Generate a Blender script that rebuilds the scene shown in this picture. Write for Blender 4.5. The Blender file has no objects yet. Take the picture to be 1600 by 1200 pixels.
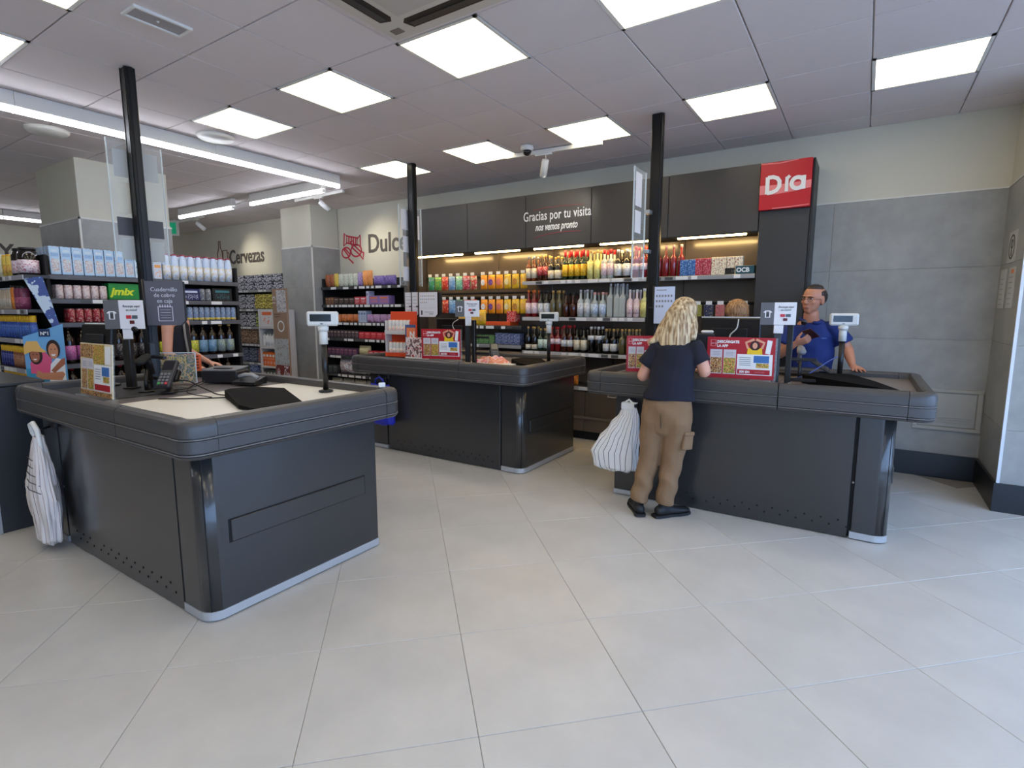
import bpy, bmesh, math, random
from mathutils import Vector, Matrix, Euler
SC = bpy.context.scene
COL = SC.collection
D = bpy.data
PI = math.pi
rnd = random.Random(7)

# ------------------------------------------------------------------ camera, world, exposure
CAMLOC = Vector((0, 0, 1.443))
cam_d = D.cameras.new('camera'); cam = D.objects.new('camera', cam_d); COL.objects.link(cam)
cam_d.sensor_width = 36; cam_d.lens = 839.4 / 1600 * 36; cam_d.shift_y = -0.0013; cam_d.clip_start = .05
cam.location = CAMLOC
cam.rotation_euler = (math.radians(90 - 7.63), 0, math.radians(33.07))
SC.camera = cam
SC.view_settings.view_transform = 'Standard'; SC.view_settings.look = 'None'
SC.view_settings.gamma = 1; SC.view_settings.use_curve_mapping = False
SC.view_settings.exposure = 0.0
SC.cycles.use_denoising = True
SC.cycles.max_bounces = 7; SC.cycles.diffuse_bounces = 4; SC.cycles.glossy_bounces = 3
SC.cycles.transparent_max_bounces = 8; SC.cycles.sample_clamp_indirect = 4
SC.cycles.caustics_reflective = False; SC.cycles.caustics_refractive = False
PANEL = 4.9      # ceiling light panels
STRIP = 20.0      # white LED battens
SHELF_LED = 48.0 # warm strips under the canopy
W = D.worlds.new('daylight'); SC.world = W; W.use_nodes = True
bgn = W.node_tree.nodes['Background']
bgn.inputs[0].default_value = (.36, .58, 1.0, 1); bgn.inputs[1].default_value = 6.2

sun_d = D.lights.new('sun', 'SUN'); sun_d.energy = 9; sun_d.angle = .01; sun_d.color = (1, .97, .92)
sun = D.objects.new('sun', sun_d); COL.objects.link(sun); sun.location = (-6, 2, 12)
sun.rotation_euler = Vector((.55, .12, -1)).to_track_quat('-Z', 'Y').to_euler()   # high over the roof: added so light bounced off the street lifts the ceiling

# ------------------------------------------------------------------ materials
MATS = {}
def lin(c):
    return tuple((x / 12.92 if x <= .04045 else ((x + .055) / 1.055) ** 2.4) for x in [v / 255 for v in c]) + (1,)
def mat(name, rgb, rough=.5, metal=0, emit=0, noise=0, nscale=8, bump=0, bscale=60, coat=0, alpha=1, trans=0, objrand=0, spec=None, stretch=None):
    if name in MATS: return MATS[name]
    m = D.materials.new(name); m.use_nodes = True; MATS[name] = m
    nt = m.node_tree; b = nt.nodes['Principled BSDF']; L = nt.links.new
    col = lin(rgb)
    b.inputs['Base Color'].default_value = col
    b.inputs['Roughness'].default_value = rough; b.inputs['Metallic'].default_value = metal
    if spec is not None: b.inputs['Specular IOR Level'].default_value = spec
    if coat: b.inputs['Coat Weight'].default_value = coat; b.inputs['Coat Roughness'].default_value = .12
    if emit:
        b.inputs['Emission Color'].default_value = col; b.inputs['Emission Strength'].default_value = emit
    if trans: b.inputs['Transmission Weight'].default_value = trans; b.inputs['IOR'].default_value = 1.45
    if alpha < 1: b.inputs['Alpha'].default_value = alpha
    src = None
    if noise:
        tc = nt.nodes.new('ShaderNodeTexCoord'); n = nt.nodes.new('ShaderNodeTexNoise')
        n.inputs['Scale'].default_value = nscale; n.inputs['Detail'].default_value = 6; n.inputs['Roughness'].default_value = .6
        if stretch:
            mp = nt.nodes.new('ShaderNodeMapping'); mp.inputs['Scale'].default_value = stretch
            L(tc.outputs['Object'], mp.inputs['Vector']); L(mp.outputs['Vector'], n.inputs['Vector'])
        else: L(tc.outputs['Object'], n.inputs['Vector'])
        mx = nt.nodes.new('ShaderNodeMix'); mx.data_type = 'RGBA'; mx.blend_type = 'MULTIPLY'
        mx.inputs[0].default_value = 1; mx.inputs[6].default_value = col
        mr = nt.nodes.new('ShaderNodeMapRange'); mr.inputs[1].default_value = .3; mr.inputs[2].default_value = .7
        mr.inputs[3].default_value = 1 - noise; mr.inputs[4].default_value = 1 + noise
        L(n.outputs['Fac'], mr.inputs[0]); L(mr.outputs[0], mx.inputs[7]); src = mx.outputs[2]
        L(src, b.inputs['Base Color'])
    if objrand:
        oi = nt.nodes.new('ShaderNodeObjectInfo'); mr2 = nt.nodes.new('ShaderNodeMapRange')
        mr2.inputs[3].default_value = 1 - objrand; mr2.inputs[4].default_value = 1 + objrand
        mx2 = nt.nodes.new('ShaderNodeMix'); mx2.data_type = 'RGBA'; mx2.blend_type = 'MULTIPLY'; mx2.inputs[0].default_value = 1
        L(oi.outputs['Random'], mr2.inputs[0]); L(mr2.outputs[0], mx2.inputs[7])
        if src: L(src, mx2.inputs[6])
        else: mx2.inputs[6].default_value = col
        L(mx2.outputs[2], b.inputs['Base Color'])
    if bump:
        tc = nt.nodes.new('ShaderNodeTexCoord'); n = nt.nodes.new('ShaderNodeTexNoise'); n.inputs['Scale'].default_value = bscale; n.inputs['Detail'].default_value = 4
        L(tc.outputs['Object'], n.inputs['Vector'])
        bp = nt.nodes.new('ShaderNodeBump'); bp.inputs['Strength'].default_value = bump; bp.inputs['Distance'].default_value = .01
        L(n.outputs['Fac'], bp.inputs['Height']); L(bp.outputs[0], b.inputs['Normal'])
    return m
def art(name, cols, scale=14, rough=.45, seed=0, stretch=(1, 1, 1), mix=False):
    """printed wrapper: a procedural patchwork of the print colours"""
    if name in MATS: return MATS[name]
    m = D.materials.new(name); m.use_nodes = True; MATS[name] = m
    nt = m.node_tree; b = nt.nodes['Principled BSDF']; L = nt.links.new
    b.inputs['Roughness'].default_value = rough
    tc = nt.nodes.new('ShaderNodeTexCoord'); mp = nt.nodes.new('ShaderNodeMapping')
    mp.inputs['Location'].default_value = (seed * 1.7, seed * .9, seed * 2.3); mp.inputs['Scale'].default_value = stretch
    n = nt.nodes.new('ShaderNodeTexNoise'); n.inputs['Scale'].default_value = scale*(1 if mix else 1.9); n.inputs['Detail'].default_value = 3
    L(tc.outputs['Object'], mp.inputs[0]); L(mp.outputs[0], n.inputs['Vector'])
    cr = nt.nodes.new('ShaderNodeValToRGB'); cr.color_ramp.interpolation = 'CONSTANT'
    k = len(cols)
    while len(cr.color_ramp.elements) < k: cr.color_ramp.elements.new(.5)
    for i, c in enumerate(cols):
        cr.color_ramp.elements[i].position = 0 if i == 0 else ((.36 + .30 * (i - 1) / max(1, k - 2)) if mix else (.545 + .11 * (i - 1) / max(1, k - 2)) if k > 2 else .5)
        cr.color_ramp.elements[i].color = lin(c)
    L(n.outputs['Fac'], cr.inputs[0]); L(cr.outputs[0], b.inputs['Base Color'])
    return m
def glass(name, tint=(235, 245, 245), a=.12):
    return mat(name, tint, rough=.05, alpha=a)

# ------------------------------------------------------------------ mesh builder
def fit(ob_name): return ob_name
class MB:
    def __init__(s): s.v = []; s.f = []; s.m = []; s.sm = []
    def add(s, vs, fs, m=0, smooth=False):
        o = len(s.v); s.v += [tuple(v) for v in vs]
        for f in fs: s.f.append(tuple(i + o for i in f)); s.m.append(m); s.sm.append(smooth)
        return s
    def box(s, x0, y0, z0, x1, y1, z1, m=0, M=None):
        vs = [Vector(v) for v in ((x0,y0,z0),(x1,y0,z0),(x1,y1,z0),(x0,y1,z0),(x0,y0,z1),(x1,y0,z1),(x1,y1,z1),(x0,y1,z1))]
        if M is not None: vs = [M @ v for v in vs]
        return s.add(vs, [(0,3,2,1),(4,5,6,7),(0,1,5,4),(1,2,6,5),(2,3,7,6),(3,0,4,7)], m)
    def cbox(s, x0, y0, z0, x1, y1, z1, c=.004, m=0, M=None):
        """box with chamfered edges"""
        c = min(c, (x1-x0)*.49, (y1-y0)*.49, (z1-z0)*.49)
        bm = bmesh.new(); T = Matrix.Translation(((x0+x1)/2,(y0+y1)/2,(z0+z1)/2)) @ Matrix.Diagonal((x1-x0,y1-y0,z1-z0,1))
        bmesh.ops.create_cube(bm, size=1, matrix=T)
        bmesh.ops.bevel(bm, geom=bm.edges[:], offset=c, segments=1, affect='EDGES')
        bm.verts.index_update()
        vs = [v.co.copy() for v in bm.verts]
        if M is not None: vs = [M @ v for v in vs]
        s.add(vs, [tuple(v.index for v in f.verts) for f in bm.faces], m); bm.free(); return s
    def lathe(s, prof, seg=16, c=(0,0,0), m=0, M=None, smooth=True, sx=1, sy=1):
        """prof: list of (r, z)"""
        vs = []; fs = []
        for r, z in prof:
            for i in range(seg):
                a = 2*PI*i/seg; v = Vector((r*math.cos(a)*sx, r*math.sin(a)*sy, z))
                if M is not None: v = M @ v
                vs.append(v + Vector(c))
        n = len(prof)
        for j in range(n-1):
            for i in range(seg):
                a = j*seg+i; b = j*seg+(i+1) % seg; fs.append((a, b, b+seg, a+seg))
        if prof[0][0] > 1e-6: fs.append(tuple(reversed(range(seg))))
        if prof[-1][0] > 1e-6: fs.append(tuple(range((n-1)*seg, n*seg)))
        return s.add(vs, fs, m, smooth)
    def cyl(s, a, b, r, seg=12, m=0, r2=None, smooth=True):
        a = Vector(a); b = Vector(b); d = b-a; L = d.length
        M = d.to_track_quat('Z', 'Y').to_matrix().to_4x4()
        return s.lathe([(r, 0), (r if r2 is None else r2, L)], seg, tuple(a), m, M, smooth)
    def tube(s, pts, r, seg=8, m=0, smooth=True, rs=None):
        pts = [Vector(p) for p in pts]; vs = []; fs = []; n = len(pts)
        up = Vector((0,0,1)); prev = None
        for i, p in enumerate(pts):
            t = (pts[min(i+1, n-1)] - pts[max(i-1, 0)]).normalized()
            if prev is None:
                x = t.cross(up); x = x if x.length > 1e-3 else t.cross(Vector((1,0,0)))
            else: x = prev - t*prev.dot(t)
            x.normalize(); prev = x; y = t.cross(x)
            rr = rs[i] if rs else r
            for k in range(seg):
                a = 2*PI*k/seg; vs.append(p + x*math.cos(a)*rr + y*math.sin(a)*rr)
        for i in range(n-1):
            for k in range(seg):
                a = i*seg+k; b = i*seg+(k+1) % seg; fs.append((a, a+seg, b+seg, b))
        fs.append(tuple(range(seg))); fs.append(tuple(reversed(range((n-1)*seg, n*seg))))
        return s.add(vs, fs, m, smooth)
    def prism(s, poly, h0, h1, axis='z', m=0, M=None):
        """extrude a 2-D polygon; axis z: (x,y) from z=h0..h1; axis y: (x,z); axis x: (y,z)"""
        def P(a, b, h):
            v = Vector((a, b, h)) if axis == 'z' else Vector((a, h, b)) if axis == 'y' else Vector((h, a, b))
            return M @ v if M is not None else v
        n = len(poly); vs = [P(a, b, h0) for a, b in poly] + [P(a, b, h1) for a, b in poly]
        fs = [tuple(range(n)), tuple(reversed(range(n, 2*n)))] + [(i, i+n, (i+1) % n+n, (i+1) % n) for i in range(n)]
        return s.add(vs, fs, m)
    def mesh(s, name, mats):
        me = D.meshes.new(name); me.from_pydata(s.v, [], s.f)
        for mt in (mats if isinstance(mats, (list, tuple)) else [mats]): me.materials.append(mt)
        me.polygons.foreach_set('material_index', s.m); me.polygons.foreach_set('use_smooth', s.sm)
        bm = bmesh.new(); bm.from_mesh(me); bmesh.ops.recalc_face_normals(bm, faces=bm.faces[:]); bm.to_mesh(me); bm.free()
        me.update(); return me
    def build(s, name, mats, parent=None, loc=(0,0,0), rot=0, **tags):
        return obj(name, s.mesh(name, mats), parent, loc, rot, **tags)
def obj(name, data, parent=None, loc=(0,0,0), rot=0, label=None, cat=None, group=None, kind=None):
    o = D.objects.new(name, data); COL.objects.link(o)
    o.location = loc; o.rotation_euler = rot if isinstance(rot, (tuple, list, Euler)) else (0, 0, rot)
    if parent is not None: o.parent = parent
    if label: o['label'] = label
    if cat: o['category'] = cat
    if group: o['group'] = group
    if kind: o['kind'] = kind
    return o
def thing(name, label, cat, loc=(0,0,0), rot=0, group=None):
    if abs(loc[2]-.93) < 2e-3: loc = (loc[0], loc[1], .934)      # on the counter decks
    return obj(name, None, None, loc, rot, label, cat, group)
def kids(o): return KID.get(o.name, [])
def copy_tree(o, loc=None, rot=None, label=None, group=None, parent=None, children=None):
    c = o.copy(); COL.objects.link(c); c.parent = parent
    if loc is not None: c.location = loc
    if rot is not None: c.rotation_euler = rot if isinstance(rot, (tuple, list, Euler)) else (0, 0, rot)
    if label: c['label'] = label
    if group: c['group'] = group
    for k in (children if children is not None else list(o.children)): copy_tree(k, parent=c)
    return c
def txt(s, size, mt, parent=None, loc=(0,0,0), rot=(PI/2,0,0), ext=.001, sx=1, align='LEFT', name='lettering', bold=0, shear=0, spacing=1, label=None, lsp=1):
    cu = D.curves.new(name, 'FONT'); cu.body = s; cu.size = size; cu.extrude = ext; cu.align_x = align; cu.offset = bold
    cu.shear = shear; cu.space_character = spacing; cu.resolution_u = 3; cu.space_line = lsp
    t = D.objects.new(name, cu); COL.objects.link(t)
    me = D.meshes.new_from_object(t); D.objects.remove(t); me.name = name; me.materials.clear(); me.materials.append(mt)
    o = obj(name, me, parent, loc, rot, label=label); o.scale = (sx, 1, 1); return o
def strokes(paths, r, mt, parent, name, loc=(0,0,0), rot=(0,0,0), depth=.002, label=None):
    """flat ribbon strokes in the local x-z plane, facing -y"""
    mb = MB()
    for kp, p in enumerate(paths):
        n = len(p); dd = depth+.0003*kp
        vs = []; 
        for i, q in enumerate(p):
            a = Vector(p[max(i-1, 0)]); b = Vector(p[min(i+1, n-1)]); t = (b-a).normalized(); nn = Vector((-t.y, t.x))
            q = Vector(q)
            for sgn in (1, -1):
                w = q + nn*r*sgn
                vs.append((w.x, -dd, w.y)); vs.append((w.x, 0, w.y))
        fs = []
        for i in range(n-1):
            a = i*4; b = a+4
            fs += [(a, b, b+2, a+2), (a+1, a+3, b+3, b+1), (a, a+1, b+1, b), (a+2, b+2, b+3, a+3)]
        fs += [(0, 2, 3, 1), (n*4-4, n*4-3, n*4-1, n*4-2)]
        mb.add(vs, fs)
    return mb.build(name, mt, parent, loc, rot, label=label)
def arc(cx, cy, r, a0, a1, n=10, sy=1):
    return [(cx+r*math.cos(math.radians(a0+(a1-a0)*i/n)), cy+r*sy*math.sin(math.radians(a0+(a1-a0)*i/n))) for i in range(n+1)]
def to_cam(P):
    """depth and frame position of a point, used only to decide which tiles are near enough to be separate parts"""
    v = cam_inv @ Vector(P); d = -v.z
    return d, (v.x/d*839.4+800 if d > .05 else -1e4), (600-v.y/d*839.4 if d > .05 else -1e4)
bpy.context.view_layer.update()
cam_inv = Matrix.Translation(CAMLOC) @ Euler(cam.rotation_euler).to_matrix().to_4x4(); cam_inv.invert()

# ------------------------------------------------------------------ shared materials
M_paint = mat('wall_paint_cream', (214, 209, 190), .8, noise=.02, nscale=3)
M_conc = mat('concrete_tile', (158, 157, 151), .45, noise=.17, nscale=3.5, bump=.05, bscale=12, objrand=.03)
M_skirt = mat('dark_skirting', (22, 26, 31), .35)
M_trimw = mat('pale_trim', (226, 223, 214), .45)
M_ceil = mat('ceiling_tile_white', (226, 217, 217), .9, noise=.015, nscale=2)
M_grid = mat('ceiling_grid_metal', (222, 218, 212), .6)
M_white = mat('white_plastic', (232, 230, 224), .45)
M_black = mat('black_plastic', (18, 18, 20), .35)
M_blackmat = mat('matt_black', (14, 14, 15), .75)
M_dgrey = mat('dark_grey_panel', (60, 60, 59), .28, coat=.25)
M_canopy = mat('charcoal_canopy_panel', (66, 63, 61), .40)
M_shelfbk = mat('brown_grey_back_panel', (92, 82, 72), .22, coat=.3)
M_shelf = mat('charcoal_shelf_metal', (50, 50, 52), .45)
M_rail = mat('price_rail_grey', (150, 150, 150), .4)
M_tag = mat('price_tag_white', (228, 228, 226), .55)
M_tagd = mat('price_tag_dark', (70, 72, 72), .5)
M_tagr = mat('price_tag_red', (225, 70, 50), .5)
M_alu = mat('brushed_aluminium', (176, 178, 180), .35, .75)
M_rim = mat('grey_rubber_bumper', (70, 68, 67), .36, noise=.03, nscale=20)
M_red = mat('brand_red', (178, 12, 28), .4)
M_pink = mat('pale_red', (226, 120, 120), .45)
M_ink = mat('dark_ink', (70, 62, 55), .6)
M_paper = mat('white_paper', (236, 236, 234), .7)
M_panel = mat('light_panel_diffuser', (255, 240, 206), .5, emit=PANEL)
M_strip = mat('led_tube_white', (240, 244, 255), .5, emit=STRIP)
M_warm = mat('led_tube_warm', (255, 214, 140), .5, emit=SHELF_LED)
M_steel = mat('steel_grey', (130, 130, 130), .3, .8)
M_acryl = glass('clear_acrylic')

# ------------------------------------------------------------------ room shell
XL, XR, YN, YB, ZC = -13.5, 2.7, -3.3, 5.85, 3.026
def structure(name, mb, mats, **k): return mb.build(name, mats, kind='structure', **k)
# floor: grout slab + rotated 60 cm tiles
M_floor = mat('porcelain_floor_tile', (198, 194, 187), .32, noise=.07, nscale=3.0, objrand=.015, bump=.02, bscale=5)
nt = M_floor.node_tree
M_grout = mat('floor_grout', (150, 146, 140), .8)
floor = structure('floor', MB().box(XL-.4, YN-.3, -.12, XR+.3, YB+.3, -.003), M_grout)
TH = 0.77484; FO = Vector((-1.4212, 1.7570)); S = .6
fx = Vector((math.cos(TH), math.sin(TH))); fy = Vector((-math.sin(TH), math.cos(TH)))
tile_me = MB().cbox(-.2989, -.2989, -.02, .2989, .2989, 0, .0015).mesh('floor_tile', M_floor)
cells = []
for i in range(-26, 27):
    for j in range(-26, 27):
        c = FO + fx*S*(i+.5) + fy*S*(j+.5)
        if XL-.1 < c.x < XR and YN < c.y < YB+.05:
            d, u, v = to_cam((c.x, c.y, 0)); seen = d > .3 and -250 < u < 1850 and v < 1500
            cells.append((0 if seen and d < 9 else 1, d, c))
cells.sort(key=lambda q: (q[0], q[1]))
field = MB(); nt_ = 0
for fl_, d, c in cells:
    if fl_ == 0 and nt_ < 290:
        obj('floor_tile', tile_me, floor, (c.x, c.y, 0), TH); nt_ += 1
    else:
        field.cbox(-.2989, -.2989, -.02, .2989, .2989, 0, .0015, 0, Matrix.Translation((c.x, c.y, 0)) @ Matrix.Rotation(TH, 4, 'Z'))
field.build('floor_tile_field', M_floor, floor, kind='stuff')

# ceiling: plenum slab, grid bars, tiles; light panels and the cassette take their cells
GX, GY = -2.477, 2.518
ceil = structure('ceiling', MB().box(XL-.4, YN-.3, ZC+.02, XR+.3, YB+.3, ZC+.15), M_grid)
LIGHTS = [(0,0),(-2,0),(-4,0),(-2,3),(-4,3),(0,3),(2,3),(4,3),(2,0),(-4,-3),(-2,-3),(0,-3),(2,-3),(4,0),(4,-3),(4,-6),(2,-6),(0,-6),(-2,-6),(6,0),(6,-3),(6,3)]
GRILLE = set()
ctile = MB().cbox(-.296, -.296, .003, .296, .296, .02, .003).mesh('ceiling_tile', M_ceil)
ccells = []; skip = set(LIGHTS) | {(0,-1),(1,-1),(0,-2),(1,-2)}
for i in range(-19, 9):
    for j in range(-10, 6):
        x0, y0 = GX+.6*i, GY+.6*j; x1, y1 = x0+.6, y0+.6
        if x1 < XL or x0 > XR or y1 < YN or y0 > YB or (i, j) in skip: continue
        d, u, v = to_cam((x0+.3, y0+.3, ZC)); seen = d > .3 and -250 < u < 1850 and v > -250
        full = x0 >= XL and x1 <= XR and y0 >= YN and y1 <= YB
        ccells.append((0 if (seen and d < 12 and full) else 1, d, x0, y0, max(x0, XL), max(y0, YN), min(x1, XR), min(y1, YB)))
ccells.sort(key=lambda q: (q[0], q[1])); rest = MB(); k = 0
for fl_, d, x0, y0, a0, b0, a1, b1 in ccells:
    if fl_ == 0 and k < 290: obj('ceiling_tile', ctile, ceil, (x0+.3, y0+.3, ZC)); k += 1
    elif a1-a0 > .03 and b1-b0 > .03: rest.box(a0+.004, b0+.004, ZC+.003, a1-.004, b1-.004, ZC+.02)
rest.build('ceiling_tile_field', M_ceil, ceil, kind='stuff')
SEATS = {(0,0):'biggest in view, top centre beside the air conditioner', (-2,0):'directly left of the biggest one', (-4,0):'next to the white disc by the long batten',
 (-2,3):'left of the dome camera, above the thank-you canopy', (-4,3):'crossed by the post of the back till', (0,3):'above the right end of the short track',
 (2,3):'ahead of the red sign, above the right till', (4,3):'nearest the right-hand wall corner', (2,0):'cut by the top edge of the photo, right of centre', (-4,-3):'cut by the left edge of the photo', (-2,-3):'only its tip showing at the top left of the photo'}
for n_, (i, j) in enumerate(LIGHTS):
    x, y = GX+.6*i+.3, GY+.6*j+.3
    if not (XL < x < XR-.25 and YN+.3 < y < YB): continue
    WD = ['first', 'second', 'third', 'fourth', 'fifth', 'sixth', 'seventh', 'eighth', 'ninth', 'tenth', 'eleventh', 'twelfth']
    lab = 'square ceiling light panel ' + SEATS.get((i, j), 'out of the photo, %s row back, %s place from left' % (WD[max(0, -j//3+1)], WD[(i+4)//2]))
    t = thing('ceiling_light', lab, 'light', (x, y, ZC), 0, 'square light panels set in the ceiling grid')
    f = MB()
    for a in (0, PI/2, PI, 3*PI/2):
        f.box(-.298, -.298, -.002, .298, -.277, .03, M=Matrix.Rotation(a, 4, 'Z'))
    f.build('frame', M_white, t)
    MB().box(-.278, -.278, .002, .278, .278, .012).build('diffuser', M_panel, t)

# walls
def cream_wall(name, x0, y0, x1, y1, z0=0, z1=ZC+.02): return structure(name, MB().box(x0, y0, z0, x1, y1, z1), M_paint)
wb = cream_wall('wall_back', XL-.2, YB, .92, YB+.2)
wl = cream_wall('wall_left', XL-.2, YN-.2, XL, YB)
structure('wall_front', MB().box(XL-.2, YN-.2, 0, -4.2, YN, ZC+.02).box(-4.2, YN-.2, 0, .25, YN, ZC+.02).box(.25, YN-.2, 2.7, XR+.2, YN, ZC+.02).box(.25, YN-.2, 0, XR+.2, YN, .12), M_paint)
# recess return wall at the right (x = .9) and the wall that comes forward to y = 5.07
wr = structure('wall_return', MB().box(.90, 5.07, 0, 1.1, YB+.2, ZC+.02), M_paint)
wf = structure('wall_right_front', MB().box(1.1, 5.07, 0, XR+.2, 5.27, ZC+.02), M_paint)
# right side: glazed shopfront x = XR
sf = structure('wall_right', MB().box(XR, YN-.2, 0, XR+.15, 5.07, .12).box(XR, YN-.2, 2.75, XR+.15, 5.07, ZC+.02), M_paint)
M_frame = mat('dark_window_frame', (40, 42, 46), .4, .4)
def window(name, pts0, pts1, n):
    """glazed front between two points, n bays"""
    a = Vector(pts0); b = Vector(pts1); L = (b-a).length; ang = math.atan2(b.y-a.y, b.x-a.x)
    w = obj(name, None, None, (a.x, a.y, .12), ang, kind='structure')
    for i in range(n):
        x0 = L*i/n; x1 = L*(i+1)/n
        f = MB().cbox(x0, -.03, 0, x0+.05, .03, 2.63, .004).cbox(x1-.05, -.03, 0, x1, .03, 2.63, .004).cbox(x0+.05, -.03, 0, x1-.05, .03, .06, .004).cbox(x0+.05, -.03, 2.57, x1-.05, .03, 2.63, .004)
        f.build('window_frame', M_frame, w)
        MB().box(x0+.05, -.004, .06, x1-.05, .004, 2.57).build('pane', glass('shop_window_glass', (240, 246, 246), .06), w)
window('window_1', (XR+.07, -3.2, 0), (XR+.07, 5.0, 0), 6)
window('window_2', (.3, YN-.1, 0), (XR, YN-.1, 0), 2)
structure('pavement', MB().box(XR+.16, -12, -.15, 14, 12, -.05).box(-8, -14, -.15, XR+.16, YN-.31, -.05), mat('grey_pavement', (150, 148, 145), .9, noise=.1))

# concrete tiling, trims, skirting on the right-hand walls
ZD = 2.405
def tile_wall(parent, p0, ux, nx, widths, z0, z1, rows, nrm):
    """tiles 10 mm proud; p0 start point on the wall plane, ux unit vector along the wall, nrm out of it"""
    ux = Vector(ux); nrm = Vector(nrm); p0 = Vector(p0); x = 0
    for w in widths:
        z = z0
        for h in rows:
            M = Matrix.Translation(p0 + ux*(x+w/2) + Vector((0, 0, z+h/2))) @ Matrix.Rotation(math.atan2(ux.y, ux.x), 4, 'Z')
            s = 1 if (Matrix.Rotation(math.atan2(ux.y, ux.x), 3, 'Z') @ Vector((0, -1, 0))).dot(nrm) > 0 else -1
            mb = MB().cbox(-w/2+.0008, 0, -h/2+.0008, w/2-.0008, .012, h/2-.0008, .001) if s < 0 else MB().cbox(-w/2+.0008, -.012, -h/2+.0008, w/2-.0008, 0, h/2-.0008, .001)
            o = mb.build('wall_tile', M_conc, parent); o.matrix_basis = M
            z += h
        x += w
tile_wall(wb, (-.46, YB, 0), (1, 0, 0), 2, [.16, 1.2], .19, ZD, [.41, .6, .6, .605], (0, -1, 0))
tile_wall(wr, (.90, 5.07, 0), (0, 1, 0), 1, [.78], .19, ZD, [.41, .6, .6, .605], (-1, 0, 0))
tile_wall(wf, (.90, 5.07, 0), (1, 0, 0), 1, [1.2, .6], .19, ZD, [.41, .6, .6, .605], (0, -1, 0))
structure('trim_1', MB().box(-.46, YB-.016, ZD, .90, YB, ZD+.012).box(.884, 5.05, ZD, .90, YB-.016, ZD+.012), M_trimw)
structure('trim_2', MB().box(.884, 5.054, .2, .902, 5.072, ZD), mat('white_corner_trim', (225, 228, 232), .35))
structure('baseboard_back', MB().box(-.46, YB-.03, 0, .87, YB, .21).box(.87, 5.07, 0, .90, YB, .21), M_skirt)
structure('baseboard_right', MB().box(.87, 5.04, 0, XR, 5.07, .21), M_skirt)

# pillars
def pillar(name, label, x0, x1, y0, y1, seams):
    p = structure(name, MB().box(x0+.012, y0+.012, 0, x1-.012, y1-.012, ZC+.02), M_paint)
    for (a, b, c, d) in ((x0, y0, x1, y0+.012), (x1-.012, y0+.012, x1, y1)):
        z = 0
        for h in (.605, .6, .6, .6):
            if a == x0: MB().cbox(a, b, z+.001, c, d, z+h-.001, .001).build('wall_tile', M_conc, p)
            else: MB().cbox(a, b, z+.001, c, d, z+h-.001, .001).build('wall_tile', M_conc, p)
            z += h
    MB().box(x0-.004, y0-.004, 2.405, x1+.004, y0+.012, 2.424).box(x1-.012, y0-.004, 2.405, x1+.004, y1, 2.424).box(x1-.014, y0-.004, 0, x1+.004, y0+.014, 2.405).build('edge_trim', M_trimw, p)
    return p
pillar('pillar', '', -8.13, -7.0, 2.40, 3.31, 2)
pillar('pillar', '', -7.85, -7.09, 5.33, YB, 2)

# service hatch on the back wall
h = thing('wall_hatch', 'pale grey access hatch low on the concrete wall', 'hatch', (.42, YB-.012, .42), 0)
mh = mat('hatch_painted_metal', (176, 174, 166), .5)
f = MB()
for b_ in ((0, 0, .46, .03), (0, .33, .46, .36), (0, .03, .035, .33), (.425, .03, .46, .33)): f.cbox(b_[0], -.016, b_[1], b_[2], 0, b_[3], .003)
f.build('frame', mh, h)
MB().cbox(.04, -.009, .035, .42, 0, .325, .003).build('door', mh, h)
MB().cbox(.05, -.013, .07, .41, -.009, .073, .001).cbox(.05, -.013, .09, .41, -.009, .093, .001).cbox(.07, -.013, .11, .40, -.009, .113, .001).build('pressed_ribs', mh, h)
# ------------------------------------------------------------------ checkout counters
RP = [(0,.828),(0,.882),(-.008,.885),(-.008,.893),(0,.896),(0,.94),(-.005,.958),(-.016,.97),(-.032,.975),(-.055,.975),(-.068,.969),(-.073,.955),
      (-.073,.80),(-.03,.795),(-.012,.798),(-.004,.806),(-.001,.812),(-.008,.815),(-.008,.823)]
def sweep(pts, nrm, prof, proud=0):
    mb = MB(); n = len(prof); vs = []; fs = []
    for p, q in zip(pts, nrm):
        for o, z in prof: vs.append((p[0]+q[0]*(o+proud), p[1]+q[1]*(o+proud), z))
    for i in range(len(pts)-1):
        for k in range(n):
            a = i*n+k; b = i*n+(k+1) % n; fs.append((a, a+n, b+n, b))
    fs.append(tuple(range(n))); fs.append(tuple(reversed(range((len(pts)-1)*n, len(pts)*n))))
    mb.add(vs, fs, 0, False); return mb
def corner_pts(cx, cy, r, a0, a1, lead=0, n=8):
    P = []; N = []
    for i in range(n+1):
        a = math.radians(a0+(a1-a0)*i/n); N.append((math.cos(a), math.sin(a))); P.append((cx+r*math.cos(a), cy+r*math.sin(a)))
    if lead:
        t0 = (math.sin(math.radians(a0)), -math.cos(math.radians(a0))); t1 = (-math.sin(math.radians(a1)), math.cos(math.radians(a1)))
        P = [(P[0][0]+t0[0]*lead, P[0][1]+t0[1]*lead)] + P + [(P[-1][0]+t1[0]*lead, P[-1][1]+t1[1]*lead)]; N = [N[0]] + N + [N[-1]]
    return P, N
M_cfront = mat('counter_laminate_front', (46, 46, 46), .28, coat=.5, noise=.015, nscale=2)
M_rim_highlight = mat('bumper_highlight_grey', (136, 132, 128), .35)
M_slit = mat('dark_gap', (6, 6, 7), .8)
M_kick = mat('aluminium_kick_plate', (188, 190, 192), .35, .45)
M_belt = mat('conveyor_belt_rubber', (44, 43, 45), .55, noise=.05, nscale=30)
M_topw = mat('off_white_worktop', (246, 243, 236), .28, noise=.015, nscale=4)
M_topg = mat('grey_beige_worktop', (128, 118, 112), .3, noise=.03, nscale=4)
M_scoop = mat('black_rubber_lining', (7, 7, 8), .85, spec=.15)
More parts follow.
